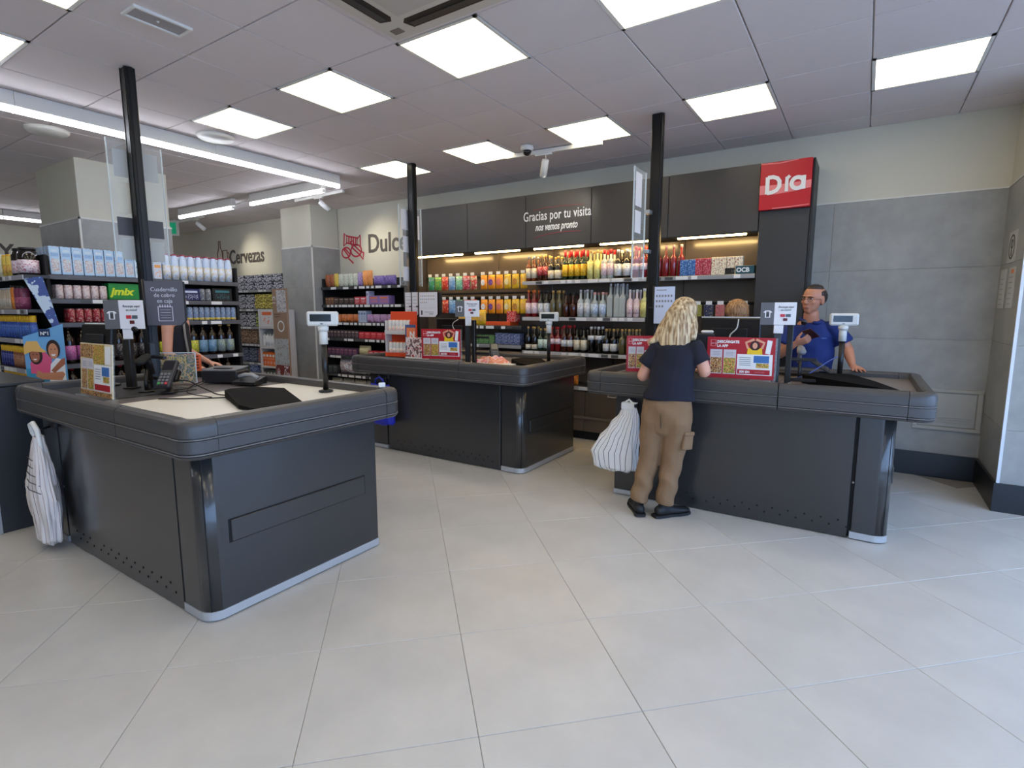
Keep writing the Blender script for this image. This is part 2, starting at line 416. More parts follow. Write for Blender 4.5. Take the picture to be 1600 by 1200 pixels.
def counter(ox, oy, label, top_mat, seam, Lx=2.21, Ly=1.25, B=2.14, sp=1.915, sl=.008, bd=1.07):
    t = thing('checkout_counter', label, 'counter', (ox, oy, 0), 0, 'checkout counters')
    r, ld = .085, .05
    # carcass
    MB().box(.26, .09, .03, B-.02, bd-.02, .90).build('carcass', M_blackmat, t)
    MB().cbox(.245, .07, .045, .475, .10, .80, .002).cbox(.245, .10, .045, .262, 1.06, .80, .002).build('side_panel', M_cfront, t)
    MB().cbox(.497, .070, .006, sp-sl, .092, .80, .002).build('front_panel', M_cfront, t)
    # corner + end panel with a rounded vertical edge
    poly = [(sp+sl, .07)] + [(x, y) for x, y in arc(B-.075, .07+.075, .075, -90, 0, 10)] + [(B, bd), (sp+sl, bd)]
    cp = MB().prism(poly, .052, .80).build('corner_panel', M_cfront, t)
    for pl in cp.data.polygons:
        if abs(pl.normal.z) < .5 and .1 < abs(pl.normal.x) < .99: pl.use_smooth = True
    kp = [(sp+.002, .066)] + arc(B-.075, .07+.075, .079, -90, 0, 10) + [(B+.004, bd+.003), (sp+.002, bd+.003)]
    MB().prism(kp, .008, .050).build('kick_plate', M_kick, t)
    MB().box(.243, .064, .008, .477, 1.06, .043).build('kick_plate', M_kick, t)
    MB().box(.3, .12, 0, B-.05, 1.0, .03).build('plinth', M_blackmat, t)
    # service drawer front on the end panel
    MB().cbox(B-.001, .195, .365, B+.010, 1.0, .470, .003).build('end_rail', M_cfront, t)
    MB().box(B-.001, .185, .36, B+.0015, 1.01, .475).build('rail_shadow_gap', M_slit, t)
    # ventilation holes: two staggered rows of small dark dots
    holes = MB()
    for k in range(26):
        x = .62 + k*.048; z = .075 if k % 2 else .112
        if k % 7 == 6 and k < 8: continue
        holes.lathe([(.0065, 0), (.0065, .003), (0, .003)], 8, (x, .0705, z), 0, Matrix.Rotation(PI/2, 4, 'X'))
    holes.build('ventilation_holes', M_slit, t, kind='stuff')
    MB().cyl((.488, .072, .785), (.488, .072, .797), .007, 8).build('hinge_pin', M_steel, t)
    MB().cyl((.488, .068, .37), (.488, .085, .37), .007, 8).build('hinge_pin', M_steel, t)
    if sl > .008: MB().cyl((sp, .068, .37), (sp, .085, .37), .007, 8).build('hinge_pin', M_steel, t)
    # bumper rim in separate lengths with thin dark joints
    segs = []
    def straight(a, b, n): return [a, b], [n, n]
    c = r+ld; g = .003
    segs.append((straight((c+g, 0), (seam-g, 0), (0, -1)), 0))
    segs.append((straight((seam+g, 0), (Lx-c-g, 0), (0, -1)), 0))
    segs.append((straight((Lx, c+g), (Lx, Ly-c-g), (1, 0)), 0))
    segs.append((straight((Lx-c-g, Ly), (c+g, Ly), (0, 1)), 0))
    segs.append((straight((0, Ly-c-g), (0, c+g), (-1, 0)), 0))
    for k, (cx, cy, a0) in enumerate(((Lx-r, r, -90), (Lx-r, Ly-r, 0), (r, Ly-r, 90), (r, r, 180))):
        segs.append((corner_pts(cx, cy, r, a0, a0+90, ld), .0025))
    for (P, N), pr in segs:
        o = sweep(P, N, RP, pr).build('bumper_corner' if pr else 'bumper_rail', M_rim, t)
        for pl in o.data.polygons: pl.use_smooth = len(P) > 2 and len(pl.vertices) == 4
        for zb in (.8885, .8195): sweep(P, N, [(-.006, zb-.0022), (.0014, zb-.0015), (.0014, zb+.0015), (-.006, zb+.0022)], pr).build('highlight_bead', M_rim_highlight, o)  # paler strips paint the highlight lines along the rim grooves
        if len(P) > 2:
            me = o.data
            try: me.set_sharp_from_angle(angle=math.radians(35))
            except Exception: pass
    MB().prism([(.03, .03), (Lx-.03, .03), (Lx-.03, Ly-.03), (.03, Ly-.03)], .80, .86).build('rim_core', M_blackmat, t)
    # deck: belt bed, belt, bagging area
    bw = 1.10 if top_mat is M_topw else 1.33
    MB().cbox(.07, .07, .90, bw, Ly-.07, .925, .002).build('belt_bed', M_topg if top_mat is not M_topw else mat('grey_belt_bed', (104, 98, 100), .35), t)
    MB().cbox(.13, .14, .925, bw-.2, .70, .932, .004).build('conveyor_belt', M_belt, t)
    MB().cbox(bw+.005, .07, .90, Lx-.07, Ly-.07, .928, .002).build('worktop', top_mat, t)
    return t
COUNTERS = [
 counter(-4.55, 1.105, 'dark grey checkout counter nearest the camera with off-white worktop', M_topw, 1.50, Lx=2.185, Ly=1.285, B=2.125, sp=1.90, bd=1.10),
 counter(-4.58, 3.84, 'dark grey checkout counter in the middle, with a pink bundle on its worktop', M_topg, 1.49),
 counter(-1.82, 3.84, 'dark grey checkout counter at right where the blonde woman stands', M_topg, 1.385, B=2.035, sp=1.835, sl=.011)]
# curved black bagging wells
def well(name, label, pts, z0, hts, group='bagging chutes', mt=M_scoop):
    n = len(pts); cx = sum(p[0] for p in pts)/n; cy = sum(p[1] for p in pts)/n
    vs = [(p[0]-cx, p[1]-cy, 0) for p in pts] + [(p[0]-cx, p[1]-cy, h) for p, h in zip(pts, hts)]
    fs = [tuple(range(n)), tuple(range(n, 2*n))] + [(i, (i+1) % n, (i+1) % n+n, i+n) for i in range(n)]
    o = MB().add(vs, fs).build(name, mt, None, (cx, cy, z0+.005), 0, label=label, cat='divider'); return o
well('bagging_divider', 'black curved bagging divider lying on the off-white worktop', [(-3.17,1.76),(-3.13,1.70),(-2.72,1.545),(-2.50,1.545),(-2.47,1.60),(-2.50,1.78),(-2.92,1.95),(-3.10,1.86)], .929, [.045,.045,.02,.01,.01,.02,.045,.05])
well('bagging_divider', 'black curved bagging divider on the counter with the pink bundle', [(-2.86,4.40),(-2.82,4.32),(-2.62,4.17),(-2.50,4.17),(-2.47,4.25),(-2.52,4.48),(-2.64,4.58),(-2.80,4.52)], .929, [.045,.045,.03,.012,.012,.02,.045,.05])
well('bagging_divider', 'long black bagging divider next to the man resting his hand on the rim', [(-.34,4.30),(-.26,4.20),(.10,4.02),(.20,4.02),(.22,4.12),(.10,4.40),(-.05,4.52),(-.28,4.45)], .929, [.06,.06,.035,.015,.015,.03,.06,.065])

# posts to the ceiling
def post(x, y, label):
    t = thing('post', label, 'post', (x, y, .934), 0, 'black posts from the counters to the ceiling')
    h = ZC-.936
    MB().cbox(-.045, -.030, 0, .045, .030, h, .004).build('profile', mat('black_anodised_profile', (30, 31, 33), .35, .5), t)
    MB().box(-.034, -.0335, .0, -.026, -.030, h).box(.026, -.0335, 0, .034, -.030, h).box(.045, -.012, 0, .0485, .012, h).build('groove_strips', mat('post_groove_black', (8, 8, 9), .4), t)
    MB().cbox(-.06, -.045, 0, .06, .045, .02, .003).build('foot', M_black, t)
    return t
post(-4.19, 1.785, 'black square post rising from the near counter to the ceiling')
post(-4.25, 4.52, 'black square post rising from the middle counter, left of the thank-you canopy')
post(-1.52, 4.52, 'black square post just left of the blonde woman')

# white pole displays showing prices to the customer
M_lcd = mat('lcd_window_black', (20, 26, 28), .15)
M_poleW = mat('pale_grey_plastic', (214, 214, 208), .45)
def pole_display(x, y, label, h=.49, yaw=0, w=.27):
    t = thing('pole_display', label, 'display', (x, y, .929), yaw, 'customer price displays on poles')
    MB().lathe([(.045, 0), (.045, .008), (.02, .014)], 16).lathe([(.018, .012), (.018, h-.20)], 14).build('pole', M_black, t)
    MB().lathe([(.026, h-.20), (.026, h-.12), (.024, h-.118)], 14).lathe([(.032, h-.118), (.035, h-.09), (.02, h-.085)], 14).build('collar', M_poleW, t)
    MB().cbox(-w/2, -.022, h-.085, w/2, .022, h+.005, .01).build('housing', M_poleW, t)
    MB().cbox(-w/2+.022, -.0235, h-.058, w/2-.040, -.02, h-.013, .001).build('screen', M_lcd, t)
    MB().cbox(-.012, -.0232, h-.075, .006, -.02, h-.068, .001).build('emblem', mat('emblem_grey', (120, 120, 118), .5), t)
pole_display(-2.84, 2.19, 'white pole display on the near counter beside its bumper end', .50, math.radians(40), .19)
pole_display(-2.60, 4.66, 'white pole display on the middle counter in front of the brown liqueur bottles', .49, math.radians(20), .19)
pole_display(-.125, 4.68, 'white pole display in front of the man in the blue shirt', .485, math.radians(10), .185)

# signs on short white stems: grey field with a t-shirt outline, white field with card logos
M_signg = mat('sign_grey', (98, 98, 100), .6); M_signw = mat('sign_white', (228, 226, 228), .6)
def stem_sign(x, y, label, yaw, zb, w, hgt, zs):
    t = thing('counter_sign', label, 'sign', (x, y, 0), yaw, 'tilting contactless payment signs on stems')
    MB().cbox(-w/2, -.006, zb, w/2, .006, zb+hgt, .002).build('backing', M_signw, t)
    MB().box(-w/2, -.0075, zb, -w/2+w*.385, -.006, zb+hgt).build('grey_field', M_signg, t)
    s = w*.055; cx = -w/2+w*.2; cz = zb+hgt*.46
    strokes([[(cx-2.1*s, cz+1.2*s), (cx-1.1*s, cz+2.0*s), (cx+1.1*s, cz+2.0*s), (cx+2.1*s, cz+1.2*s)], [(cx-1.1*s, cz+1.9*s), (cx-1.1*s, cz-1.6*s), (cx+1.1*s, cz-1.6*s), (cx+1.1*s, cz+1.9*s)]], s*.27, M_paper, t, 'shirt_outline', (0, -.0078, 0))
    MB().box(cx-.6*s, -.0095, cz-1.0*s, cx+.6*s, -.0075, cz+.9*s).build('qr_block_blank', mat('dark_patch', (60, 60, 62), .6), t)
    tx = -w/2+w*.70
    txt('Recarga aquí', w*.085, M_ink, t, (tx, -.0078, zb+hgt*.76), align='CENTER', shear=.3)
    txt('tu móvil', w*.085, mat('green_ink', (90, 120, 110), .6), t, (tx, -.0078, zb+hgt*.63), align='CENTER', shear=.3)
    a = mat('logo_red', (200, 50, 60), .5); b = mat('logo_slate', (84, 96, 104), .5); c = mat('logo_maroon', (90, 20, 24), .5)
    MB().box(tx-w*.14, -.009, zb+hgt*.36, tx-w*.01, -.0075, zb+hgt*.48).build('card_mark', a, t)
    MB().box(tx+w*.01, -.009, zb+hgt*.36, tx+w*.15, -.0075, zb+hgt*.48).build('card_mark', b, t)
    MB().box(tx-w*.06, -.009, zb+hgt*.18, tx+w*.06, -.0075, zb+hgt*.30).build('card_mark', c, t)
    MB().cbox(-.022, .0, zs, .036, .012, zb, .002).build('stem', M_signw, t)
    MB().cbox(-.022, -.018, .9345, .026, .028, zs, .004).cbox(-.035, -.03, .9345, .04, .04, .945, .002).build('stand', M_black, t)
    return t
# cards: no readable code is printed on them
stem_sign(-4.02, 1.57, 'grey and white card sign on a stem beside the booklet board at the near counter', math.radians(38), 1.325, .24, .185, 1.26)
stem_sign(-3.19, 4.115, 'grey and white card sign on a stem above the middle counter poster', math.radians(24), 1.385, .235, .155, 1.30)
stem_sign(-.487, 4.03, 'grey and white card sign on a stem between the red poster and the man', math.radians(10), 1.348, .215, .150, 1.29)

# promotional posters on the counters
M_food = [art('food_print_%d' % i, c, 60, .4, i, mix=True) for i, c in enumerate([
 [(120, 60, 30), (214, 160, 90), (90, 40, 24), (226, 196, 140), (150, 90, 50)], [(196, 150, 40), (120, 130, 40), (220, 180, 90), (150, 60, 30), (240, 220, 150)]])]
M_yel = mat('print_yellow', (238, 196, 30), .5); M_skinp = mat('print_skin', (226, 160, 130), .5); M_hairp = mat('print_dark_hair', (52, 26, 22), .5)
M_blue = mat('print_blue', (60, 110, 175), .5)
def promo_poster(x, y, z, w, h, label, yaw, tilt=0, group='red app posters on the counters', glary=False):
    t = thing('promo_poster', label, 'poster', (x, y, z), (tilt, 0, yaw), None if glary else group)
    MB().cbox(-w/2, 0, 0, w/2, .006, h, .001).build('board', mat('poster_glare_cream', (222, 206, 170), .4) if glary else mat('poster_red', (176, 20, 36), .45), t)  # cream board paints the acrylic's glare over the red app print
    e = -.0006
    def q(n, mt, a, b, c, d, p=0): MB().box(-w/2+a*w, e-p-.0008, b*h, -w/2+c*w, e-p, d*h).build(n, mt, t)
    q('white_field', M_paper, .46, .10, .97, .60); q('left_card', mat('poster_grey', (206, 200, 204), .5), .05, .10, .235, .70); q('left_card', MATS['poster_grey'], .255, .10, .44, .70)
    q('food_picture', M_food[0], .06, .12, .23, .50, .001); q('food_picture', M_food[1], .26, .12, .435, .50, .001)
    q('blue_box_picture', M_blue, .70, .40, .92, .57, .001); q('dish_picture', M_food[1], .74, .28, .92, .39, .001)
    q('text_band', mat('poster_red', (176, 20, 36), .45), .47, .12, .94, .235, .001)
    for k in range(5): q('print_line', mat('print_grey', (150, 150, 155), .6), .49, .33+.045*k, .66, .345+.045*k, .001)
    for k in range(3): q('print_line', MATS['print_grey'], .09, .56+.035*k, .20, .57+.035*k, .001); q('print_line', MATS['print_grey'], .29, .56+.035*k, .40, .57+.035*k, .001)
    MB().cbox(-w/2, -.03, -(z-.9355), w/2, .03, -.002, .002).cbox(w/2, -.004, -.01, w/2+.012, .008, h, .001).build('acrylic_holder', M_acryl, t)
    if glary:
        q('food_picture', M_food[0], .02, .72, .42, .98, .001); q('food_picture', M_food[1], .44, .62, .78, .98, .001); q('print_line', M_paper, .80, .62, .97, .96, .001); q('food_picture', M_food[0], .0, .0, 1.0, .09, .001)  # pale pictures stand in for glare across the red header
        return t
    # woman with raised arms in yellow
    cx = -w/2+.71*w; s = h
    def blob(n, mt, u, v, ru, rv, p): MB().lathe([(1, 0), (1, .001), (0, .001)], 18, (cx+u*s, e-p, v*h), 0, Matrix.Rotation(PI/2, 4, 'X') @ Matrix.Diagonal((ru*s, rv*s, 1, 1)), smooth=False).build(n, mt, t)
    blob('hair_picture', M_hairp, 0, .80, .11, .125, .001)
    MB().prism([(cx-.17*s, .60*h), (cx+.17*s, .60*h), (cx+.15*s, .78*h), (cx+.05*s, .70*h), (cx-.05*s, .70*h), (cx-.15*s, .78*h)], e-.003, e-.002, 'y').build('shirt_picture', M_yel, t)
    strokes([[(cx-.15*s, .74*h), (cx-.20*s, .88*h), (cx-.02*s, .96*h)], [(cx+.15*s, .74*h), (cx+.20*s, .88*h), (cx+.02*s, .96*h)]], .028*s, M_skinp, t, 'arm_picture', (0, e-.002, 0))
    blob('face_picture', M_skinp, 0, .81, .055, .075, .004)
    MB().prism([(-w/2+.86*w, .63*h), (-w/2+.93*w, .61*h), (-w/2+.955*w, .93*h), (-w/2+.885*w, .95*h)], e-.003, e-.002, 'y').build('phone_picture', M_paper, t)
    strokes([[(-w/2+.055*w, .78*h), (-w/2+.055*w, .93*h), (-w/2+.13*w, .93*h), (-w/2+.13*w, .78*h), (-w/2+.055*w, .78*h)]], .003, M_pink, t, 'app_icon', (0, e-.001, 0))
    txt('DESCÁRGATE', h*.085, M_paper, t, (-w/2+.15*w, e-.001, .86*h), ext=.0005, sx=.95, bold=.0012)
    txt('LA APP', h*.085, M_paper, t, (-w/2+.15*w, e-.001, .76*h), ext=.0005, sx=.95, bold=.0012)
    txt('APP DIA', h*.04, M_paper, t, (-w/2+.062*w, e-.001, .83*h), ext=.0005)
    txt('500 EN', h*.075, M_paper, t, (-w/2+.50*w, e-.003, .15*h), ext=.0005, bold=.001); txt('CUPONES', h*.05, M_pink, t, (-w/2+.72*w, e-.003, .16*h), ext=.0005)
    return t
promo_poster(-.70, 3.96, .976, .435, .285, 'wide red app poster right of the blonde woman on the right counter', math.radians(4))
promo_poster(-3.43, 4.0, .976, .42, .29, 'red app poster with a woman in yellow on the middle counter', math.radians(14))
promo_poster(-1.40, 4.06, .97, .30, .28, 'red app poster half hidden behind the blonde woman by her left arm', math.radians(20))
promo_poster(-3.66, 1.25, .958, .43, .30, 'leaning food app poster at the left end of the near counter, seen from the side', math.radians(0), math.radians(-4), glary=True)
M_coll = [art('collage_%d' % i, c, 26, .4, i+3, mix=True) for i, c in enumerate([[(180, 60, 60), (236, 220, 216), (120, 90, 90), (220, 160, 150)], [(30, 26, 24), (200, 160, 90), (60, 90, 60), (150, 120, 90), (30, 40, 46)]])]
# ------------------------------------------------------------------ ceiling fittings
def batten(x0, y0, x1, y1, label, z=2.89):
    a = Vector((x0, y0)); b = Vector((x1, y1)); L = (b-a).length
    t = thing('led_batten', label, 'light', (a.x, a.y, z), math.atan2(b.y-a.y, b.x-a.x), 'linear white battens under the ceiling')
    MB().cbox(0, -.035, .03, L, .035, ZC-z, .004).build('housing', M_white, t)
    MB().lathe([(.024, 0), (.024, L-.004)], 12, (.002, 0, .012), 0, Matrix.Rotation(PI/2, 4, 'Y')).build('tube', M_strip, t)
    MB().box(0, -.03, -.012, .002, .03, .03).build('end_cap', M_white, t)
    MB().box(L-.002, -.03, -.012, L, .03, .03).build('end_cap', M_white, t)
for k, nm in enumerate(['long white batten section ending above the gap before the thank-you canopy', 'long white batten section crossing behind the near post, next to the ceiling disc', 'long white batten section over the near counter, cut by the left edge of the photo', 'long white batten section further left, out of the photo']):
    batten(-5.33, 4.42-1.46*k, -5.33, 4.42-1.46*k-1.459, nm)
batten(-7.20, 4.47, -5.66, 4.47, 'short white batten in front of the small pillar')
batten(-9.15, 4.47, -7.64, 4.47, 'short white batten beside the green exit sign')
MB().tube([(-7.64, 4.47, 2.93), (-7.5, 4.49, 2.95), (-7.35, 4.45, 2.95), (-7.20, 4.47, 2.93)], .006, 6).build('linking_cable', M_white, None, label='white cable bridging the two short battens', cat='cable')
batten(-11.5, 4.4, -11.5, 2.95, 'white batten far at left, behind the big pillar')
batten(-11.5, 2.94, -11.5, 1.5, 'white batten farthest left, cut by the left edge of the photo')

def track(x0, y0, x1, y1, label, spots):
    t = thing('lighting_track', label, 'track light', (x0, y0, ZC), math.atan2(y1-y0, x1-x0), 'white tracks with one spotlight')
    L = math.hypot(x1-x0, y1-y0)
    MB().cbox(0, -.018, -.045, L, .018, -.005, .003).build('track', M_white, t)
    MB().box(.1, -.01, -.005, .13, .01, 0).box(L-.13, -.01, -.005, L-.1, .01, 0).build('ceiling_clips', M_white, t, kind='stuff')
    for sx, tilt in spots:
        s = MB().cbox(sx-.09, -.016, -.062, sx+.09, .016, -.045, .003).build('adapter', M_white, t)
        MB().cyl((sx+.02, 0, -.062), (sx+.02, 0, -.095), .007, 8).build('stem', M_white, s)
        M = Matrix.Translation((sx+.02, 0, -.10)) @ Euler(tilt).to_matrix().to_4x4()
        MB().lathe([(.028, .0), (.036, -.006), (.036, -.165), (.030, -.165), (.028, -.15), (0, -.15)], 16, (0,0,0), 0, M).build('spot_head', M_white, s)
    return t
track(-3.19, 4.80, -2.17, 4.88, 'white track with a spotlight above the thank-you canopy', [(.42, (.35, .35, 0))])
track(-6.94, 4.98, -5.85, 4.93, 'white track with a spotlight above the sweets wall', [(.55, (.6, -.6, 0))])
track(-10.4, 5.0, -9.38, 4.95, 'white track with a spotlight above the beer wall', [(.75, (.6, -.6, 0))])
for x, y, lx in ((-6.38, 5.0, -6.1), (-9.62, 4.98, -9.4), (-2.76, 4.83, -2.9)):
    ld = D.lights.new('spotlight_beam', 'SPOT'); ld.energy = 24 if y > 4.9 else 10; ld.color = (1, .93, .78); ld.spot_size = math.radians(75); ld.spot_blend = 1; ld.shadow_soft_size = .03
    lo = D.objects.new('spotlight_beam', ld); COL.objects.link(lo); lo.location = (x, y, 2.75)
    lo.rotation_euler = (Vector((lx, 5.85, 2.3)) - Vector(lo.location)).to_track_quat('-Z', 'Y').to_euler()
# dome camera, discs, grille
t = thing('dome_camera', 'white dome security camera beside the short track', 'camera', (-2.86, 4.66, ZC))
MB().lathe([(.062, 0), (.064, -.03), (.05, -.045), (.044, -.046)], 20).build('base', M_white, t)
MB().lathe([(.043, -.046), (.041, -.062), (.03, -.08), (.012, -.09), (0, -.091)], 20).build('dome', mat('smoked_dome', (30, 30, 32), .1), t)
for x, y, lab in ((-6.17, 1.95, 'flat white ceiling disc left of the near post'), (-5.10, 2.86, 'white ceiling disc between the long batten and the light panel')):
    t = thing('ceiling_speaker', lab, 'speaker', (x, y, ZC), 0, 'round white ceiling discs')
    MB().lathe([(.15, 0.003), (.155, -.012), (.14, -.028), (0, -.034)], 36).build('cover', M_white, t)
    MB().lathe([(.159, .003), (.159, -.006), (.15, -.008)], 36).build('bezel', M_trimw, t)
t = thing('emergency_light', 'slim rectangular emergency light flush in the ceiling at upper left', 'light', (-3.38, 1.615, ZC), 0)
f = MB(); 
for b_ in ((-.075, -.15, -.06, .15), (.06, -.15, .075, .15), (-.06, -.15, .06, -.135), (-.06, .135, .06, .15)): f.cbox(b_[0], b_[1], -.012, b_[2], b_[3], .003, .002)
f.build('frame', M_white, t)
MB().box(-.06, -.135, -.004, .06, .135, .003).build('lens', mat('lens_grey', (170, 166, 166), .4), t)
MB().lathe([(.008, -.004), (.006, -.009), (0, -.01)], 10).build('indicator', M_white, t)
# 4-way cassette air conditioner
t = thing('air_conditioner', 'square ceiling cassette air conditioner with dark slots, top centre', 'air conditioner', (-1.925, 1.985, ZC))
MB().cbox(-.475, -.475, -.03, .475, .475, .004, .012).build('fascia', mat('cassette_beige', (206, 198, 186), .5), t)
MB().cbox(-.27, -.27, -.036, .27, .27, -.030, .004).build('intake_grille', mat('cassette_grille', (190, 182, 172), .6), t)
for a in range(4):
    M = Matrix.Rotation(a*PI/2, 4, 'Z')
    MB().prism([(-.29, .335), (-.26, .31), (.26, .31), (.29, .335), (.27, .40), (-.27, .40)], -.0325, -.029, 'z', 0, M).build('air_slot', mat('slot_dark', (32, 28, 26), .5), t)
    MB().prism([(-.26, .345), (.26, .345), (.255, .385), (-.255, .385)], -.036, -.0325, 'z', 0, M).build('louvre', mat('louvre_dark', (56, 54, 52), .4), t)
MB().cbox(-.42, .36, -.034, -.35, .41, -.029, .002).build('sensor_cover', mat('sensor_brown', (120, 108, 98), .5), t)
f = MB()
a0, b0, a1, b1 = GX, GY-1.2, GX+1.2, GY
cx0, cy0, cx1, cy1 = -2.40, 1.51, -1.45, 2.46
f.box(a0+.004, b0+.004, ZC+.003, a1-.004, cy0, ZC+.02).box(a0+.004, cy1, ZC+.003, a1-.004, b1-.004, ZC+.02).box(a0+.004, cy0, ZC+.003, cx0, cy1, ZC+.02).box(cx1, cy0, ZC+.003, a1-.004, cy1, ZC+.02)
f.build('cassette_surround', M_ceil, ceil)
# exit sign
t = thing('exit_sign', 'green and white running-arrow exit sign hanging near the big pillar', 'sign', (-10.13, 4.75, 2.72), math.radians(35))
MB().cbox(-.16, -.02, 0, .16, .02, .26, .004).build('housing', M_white, t)
MB().box(-.13, -.022, .03, .13, -.02, .22).build('green_face', mat('exit_green', (20, 140, 100), .5, emit=.6), t)
strokes([[(-.08, .12), (.05, .12)], [(.0, .17), (.06, .12), (.0, .07)]], .012, M_paper, t, 'arrow', (0, -.023, 0))
MB().cyl((-.1, 0, .26), (-.1, 0, ZC-2.72), .006, 8).build('hanger_rod', M_white, t)
MB().cyl((.1, 0, .26), (.1, 0, ZC-2.72), .006, 8).build('hanger_rod', M_white, t)

# ------------------------------------------------------------------ wall lettering
M_letter = mat('letter_brown_grey', (84, 76, 70), .6); M_cand = mat('letter_red', (200, 40, 62), .5)
t = thing('wall_lettering', 'word Dulces in brown grey letters on the cream wall', 'lettering', (-6.44, YB-.002, 2.325))
txt('Dulces', .385, M_letter, t, ext=.004, sx=.90, name='letters', bold=.006)
t = thing('wall_lettering', 'word Cervezas in brown grey letters on the cream wall', 'lettering', (-10.25, YB-.002, 2.33))
txt('Cervezas', .36, M_letter, t, ext=.004, sx=.84, name='letters', bold=.007)
t = thing('wall_lettering', 'brown grey letter Y on the far left wall', 'lettering', (XL+.004, 3.20, 2.40), PI/2)
txt('Y', .40, M_letter, t, (.14, 0, 0), ext=.004, sx=.9, name='letters', bold=.008)
t = thing('wall_drawing', 'red outline drawing of sweets left of the word Dulces', 'decoration', (-6.79, YB-.003, 2.45))
c1 = [(x*.12, z*.12) for x, z in ((-1, .4), (1, .0), (1.05, .9), (-.95, 1.3), (-1, .4))]
strokes([c1, [(-.12, .05), (-.19, .0), (-.17, .20), (-.11, .15)], [(.12, .01), (.19, -.03), (.19, .15), (.13, .10)], [(-.07, .04), (-.06, .15)], [(-.02, .03), (-.01, .14)], [(.03, .02), (.04, .13)], [(.08, .01), (.09, .12)]], .012, M_cand, t, 'wrapped_sweet')
strokes([arc(-.14, -.10, .10, 0, 360, 20, .8), [(-.20, -.04), (-.08, -.16)], [(-.17, -.03), (-.05, -.13)], [(-.09, -.19), (.02, -.27)]], .012, M_cand, t, 'lollipop')
strokes([arc(.09, -.08, .12, 0, 360, 20, .75), [(.0, -.03), (.16, -.14)], [(.05, .0), (.19, -.10)], [(.17, -.15), (.24, -.22), (.26, -.12), (.19, -.10)], [(.0, -.0), (-.04, .06), (.04, .07), (.04, .02)]], .012, M_cand, t, 'round_sweet')
t = thing('wall_drawing', 'orange brown outline of a bottle and mug left of the word Cervezas', 'decoration', (-10.52, YB-.003, 2.35))
strokes([[(-.14, 0), (-.14, .2), (-.08, .3), (-.08, .42), (-.02, .42), (-.02, .3), (.03, .2), (.03, 0), (-.14, 0)]], .012, mat('letter_orange_brown', (120, 74, 48), .6), t, 'bottle_outline')
strokes([[(.05, 0), (.05, .24), (.2, .24), (.2, 0), (.05, 0)], [(.2, .2), (.26, .18), (.26, .06), (.2, .04)]], .012, MATS['letter_orange_brown'], t, 'mug_outline')

# ------------------------------------------------------------------ the tall shelving wall under the canopy
UY0, UY1 = 5.45, 5.82
unit = thing('wall_shelving', 'long charcoal wall shelving unit with lit canopy and bottles', 'shelving', (0, 0, 0))
# canopy boards, each a board with a thin joint
xs = [-5.22, -4.66, -4.21, -3.37, -2.53, -1.70, -.872]
xs = [-5.22, -4.21, -3.36, -2.535, -1.705, -.872]
for a, b in zip(xs, xs[1:]):
    MB().cbox(a+.004, UY0, 2.165, b-.004, UY0+.02, 2.755, .003).build('canopy_board', M_canopy, unit)
    MB().cbox(a+.004, UY0+.02, 2.165, b-.004, UY1, 2.185, .002).build('canopy_soffit', M_blackmat, unit)
    led = MB().cbox(a+.10, UY0+.012, 2.140, b-.10, UY0+.04, 2.162, .004).build('led_strip', M_warm, unit)
MB().box(xs[0], UY0+.02, 2.735, xs[-1], UY1, 2.755).build('canopy_lid', M_canopy, unit)
MB().box(xs[0], UY0+.004, 2.155, xs[-1], UY0+.02, 2.75).build('canopy_backer', M_slit, unit)
# back boards
bx = [-5.20, -3.98, -3.19, -2.385, -1.62, -.872]
for a, b in zip(bx, bx[1:]):
    MB().cbox(a+.003, UY1-.02, .12, b-.003, UY1, 2.165, .002).build('back_board', M_shelfbk, unit)
MB().box(bx[0], UY1, .12, bx[-1], UY1+.028, 2.165).build('back_rail', M_slit, unit)
# end boards and the tall column
MB().cbox(-5.285, UY0-.03, 0, -5.225, UY1+.02, 2.62, .004).build('end_board', mat('brown_grey_board', (84, 78, 74), .4), unit)
MB().cbox(-.868, UY0, 0, -.462, UY1+.02, 2.74, .004).build('column', mat('charcoal_column', (52, 52, 52), .42), unit)
MB().cbox(-.461, UY0-.004, 0, -.444, UY1+.02, 2.745, .002).build('column_edge', mat('column_edge_black', (22, 24, 26), .4), unit)
def tagmesh(w): return MB().cbox(-w/2, -.003, -.017, w/2, 0, .017, .0008).mesh('price_tag', M_tag)
TAG_W = tagmesh(.058); TAG_L = tagmesh(.12); TAG_D = MB().cbox(-.04, -.002, -.015, .04, 0, .015, .0008).mesh('price_tag', M_tagd); TAG_R = MB().cbox(-.05, -.003, -.018, .05, 0, .018, .0008).mesh('price_tag', M_tagr)
def shelf(parent, x0, x1, yf, yb, z, tags=0, rail=M_rail, seed=0, thick=.028, dens=.8, brd=M_shelf, red=None):
    """board with a sloping price rail and its tags; z is the standing surface"""
    s = MB().cbox(x0, yf+.004, z-thick, x1, yb, z, .002).build('shelf', brd, parent)
    MB().cbox(x0, yf-.006, z-.043, x1, yf+.003, z-.002, .002).build('price_rail', rail, s)
    r = random.Random(seed); x = x0+.03
    while x < x1-.05 and tags:
        q = r.random(); m, w = (TAG_L, .12) if q < .25 else (TAG_D, .08) if q < .5 else (TAG_W, .058)
        if red and abs(x-red) < .06: m, w = TAG_R, .10
        if x+w > x1-.01: break
        if r.random() < dens or m is TAG_R: obj('price_tag', m, s, (x+w/2, yf-.0065, z-.022))
        x += w+.012+(r.random()*.03)
    return s
# middle bay
ZM = [1.785, 1.372, .975]
for i, z in enumerate(ZM): shelf(unit, -3.40, -1.905, UY0, UY1-.02, z, 1, M_tagd if i == 9 else mat('price_rail_pale', (186, 184, 186), .4), i+1, red=-1.98 if i == 0 else None)
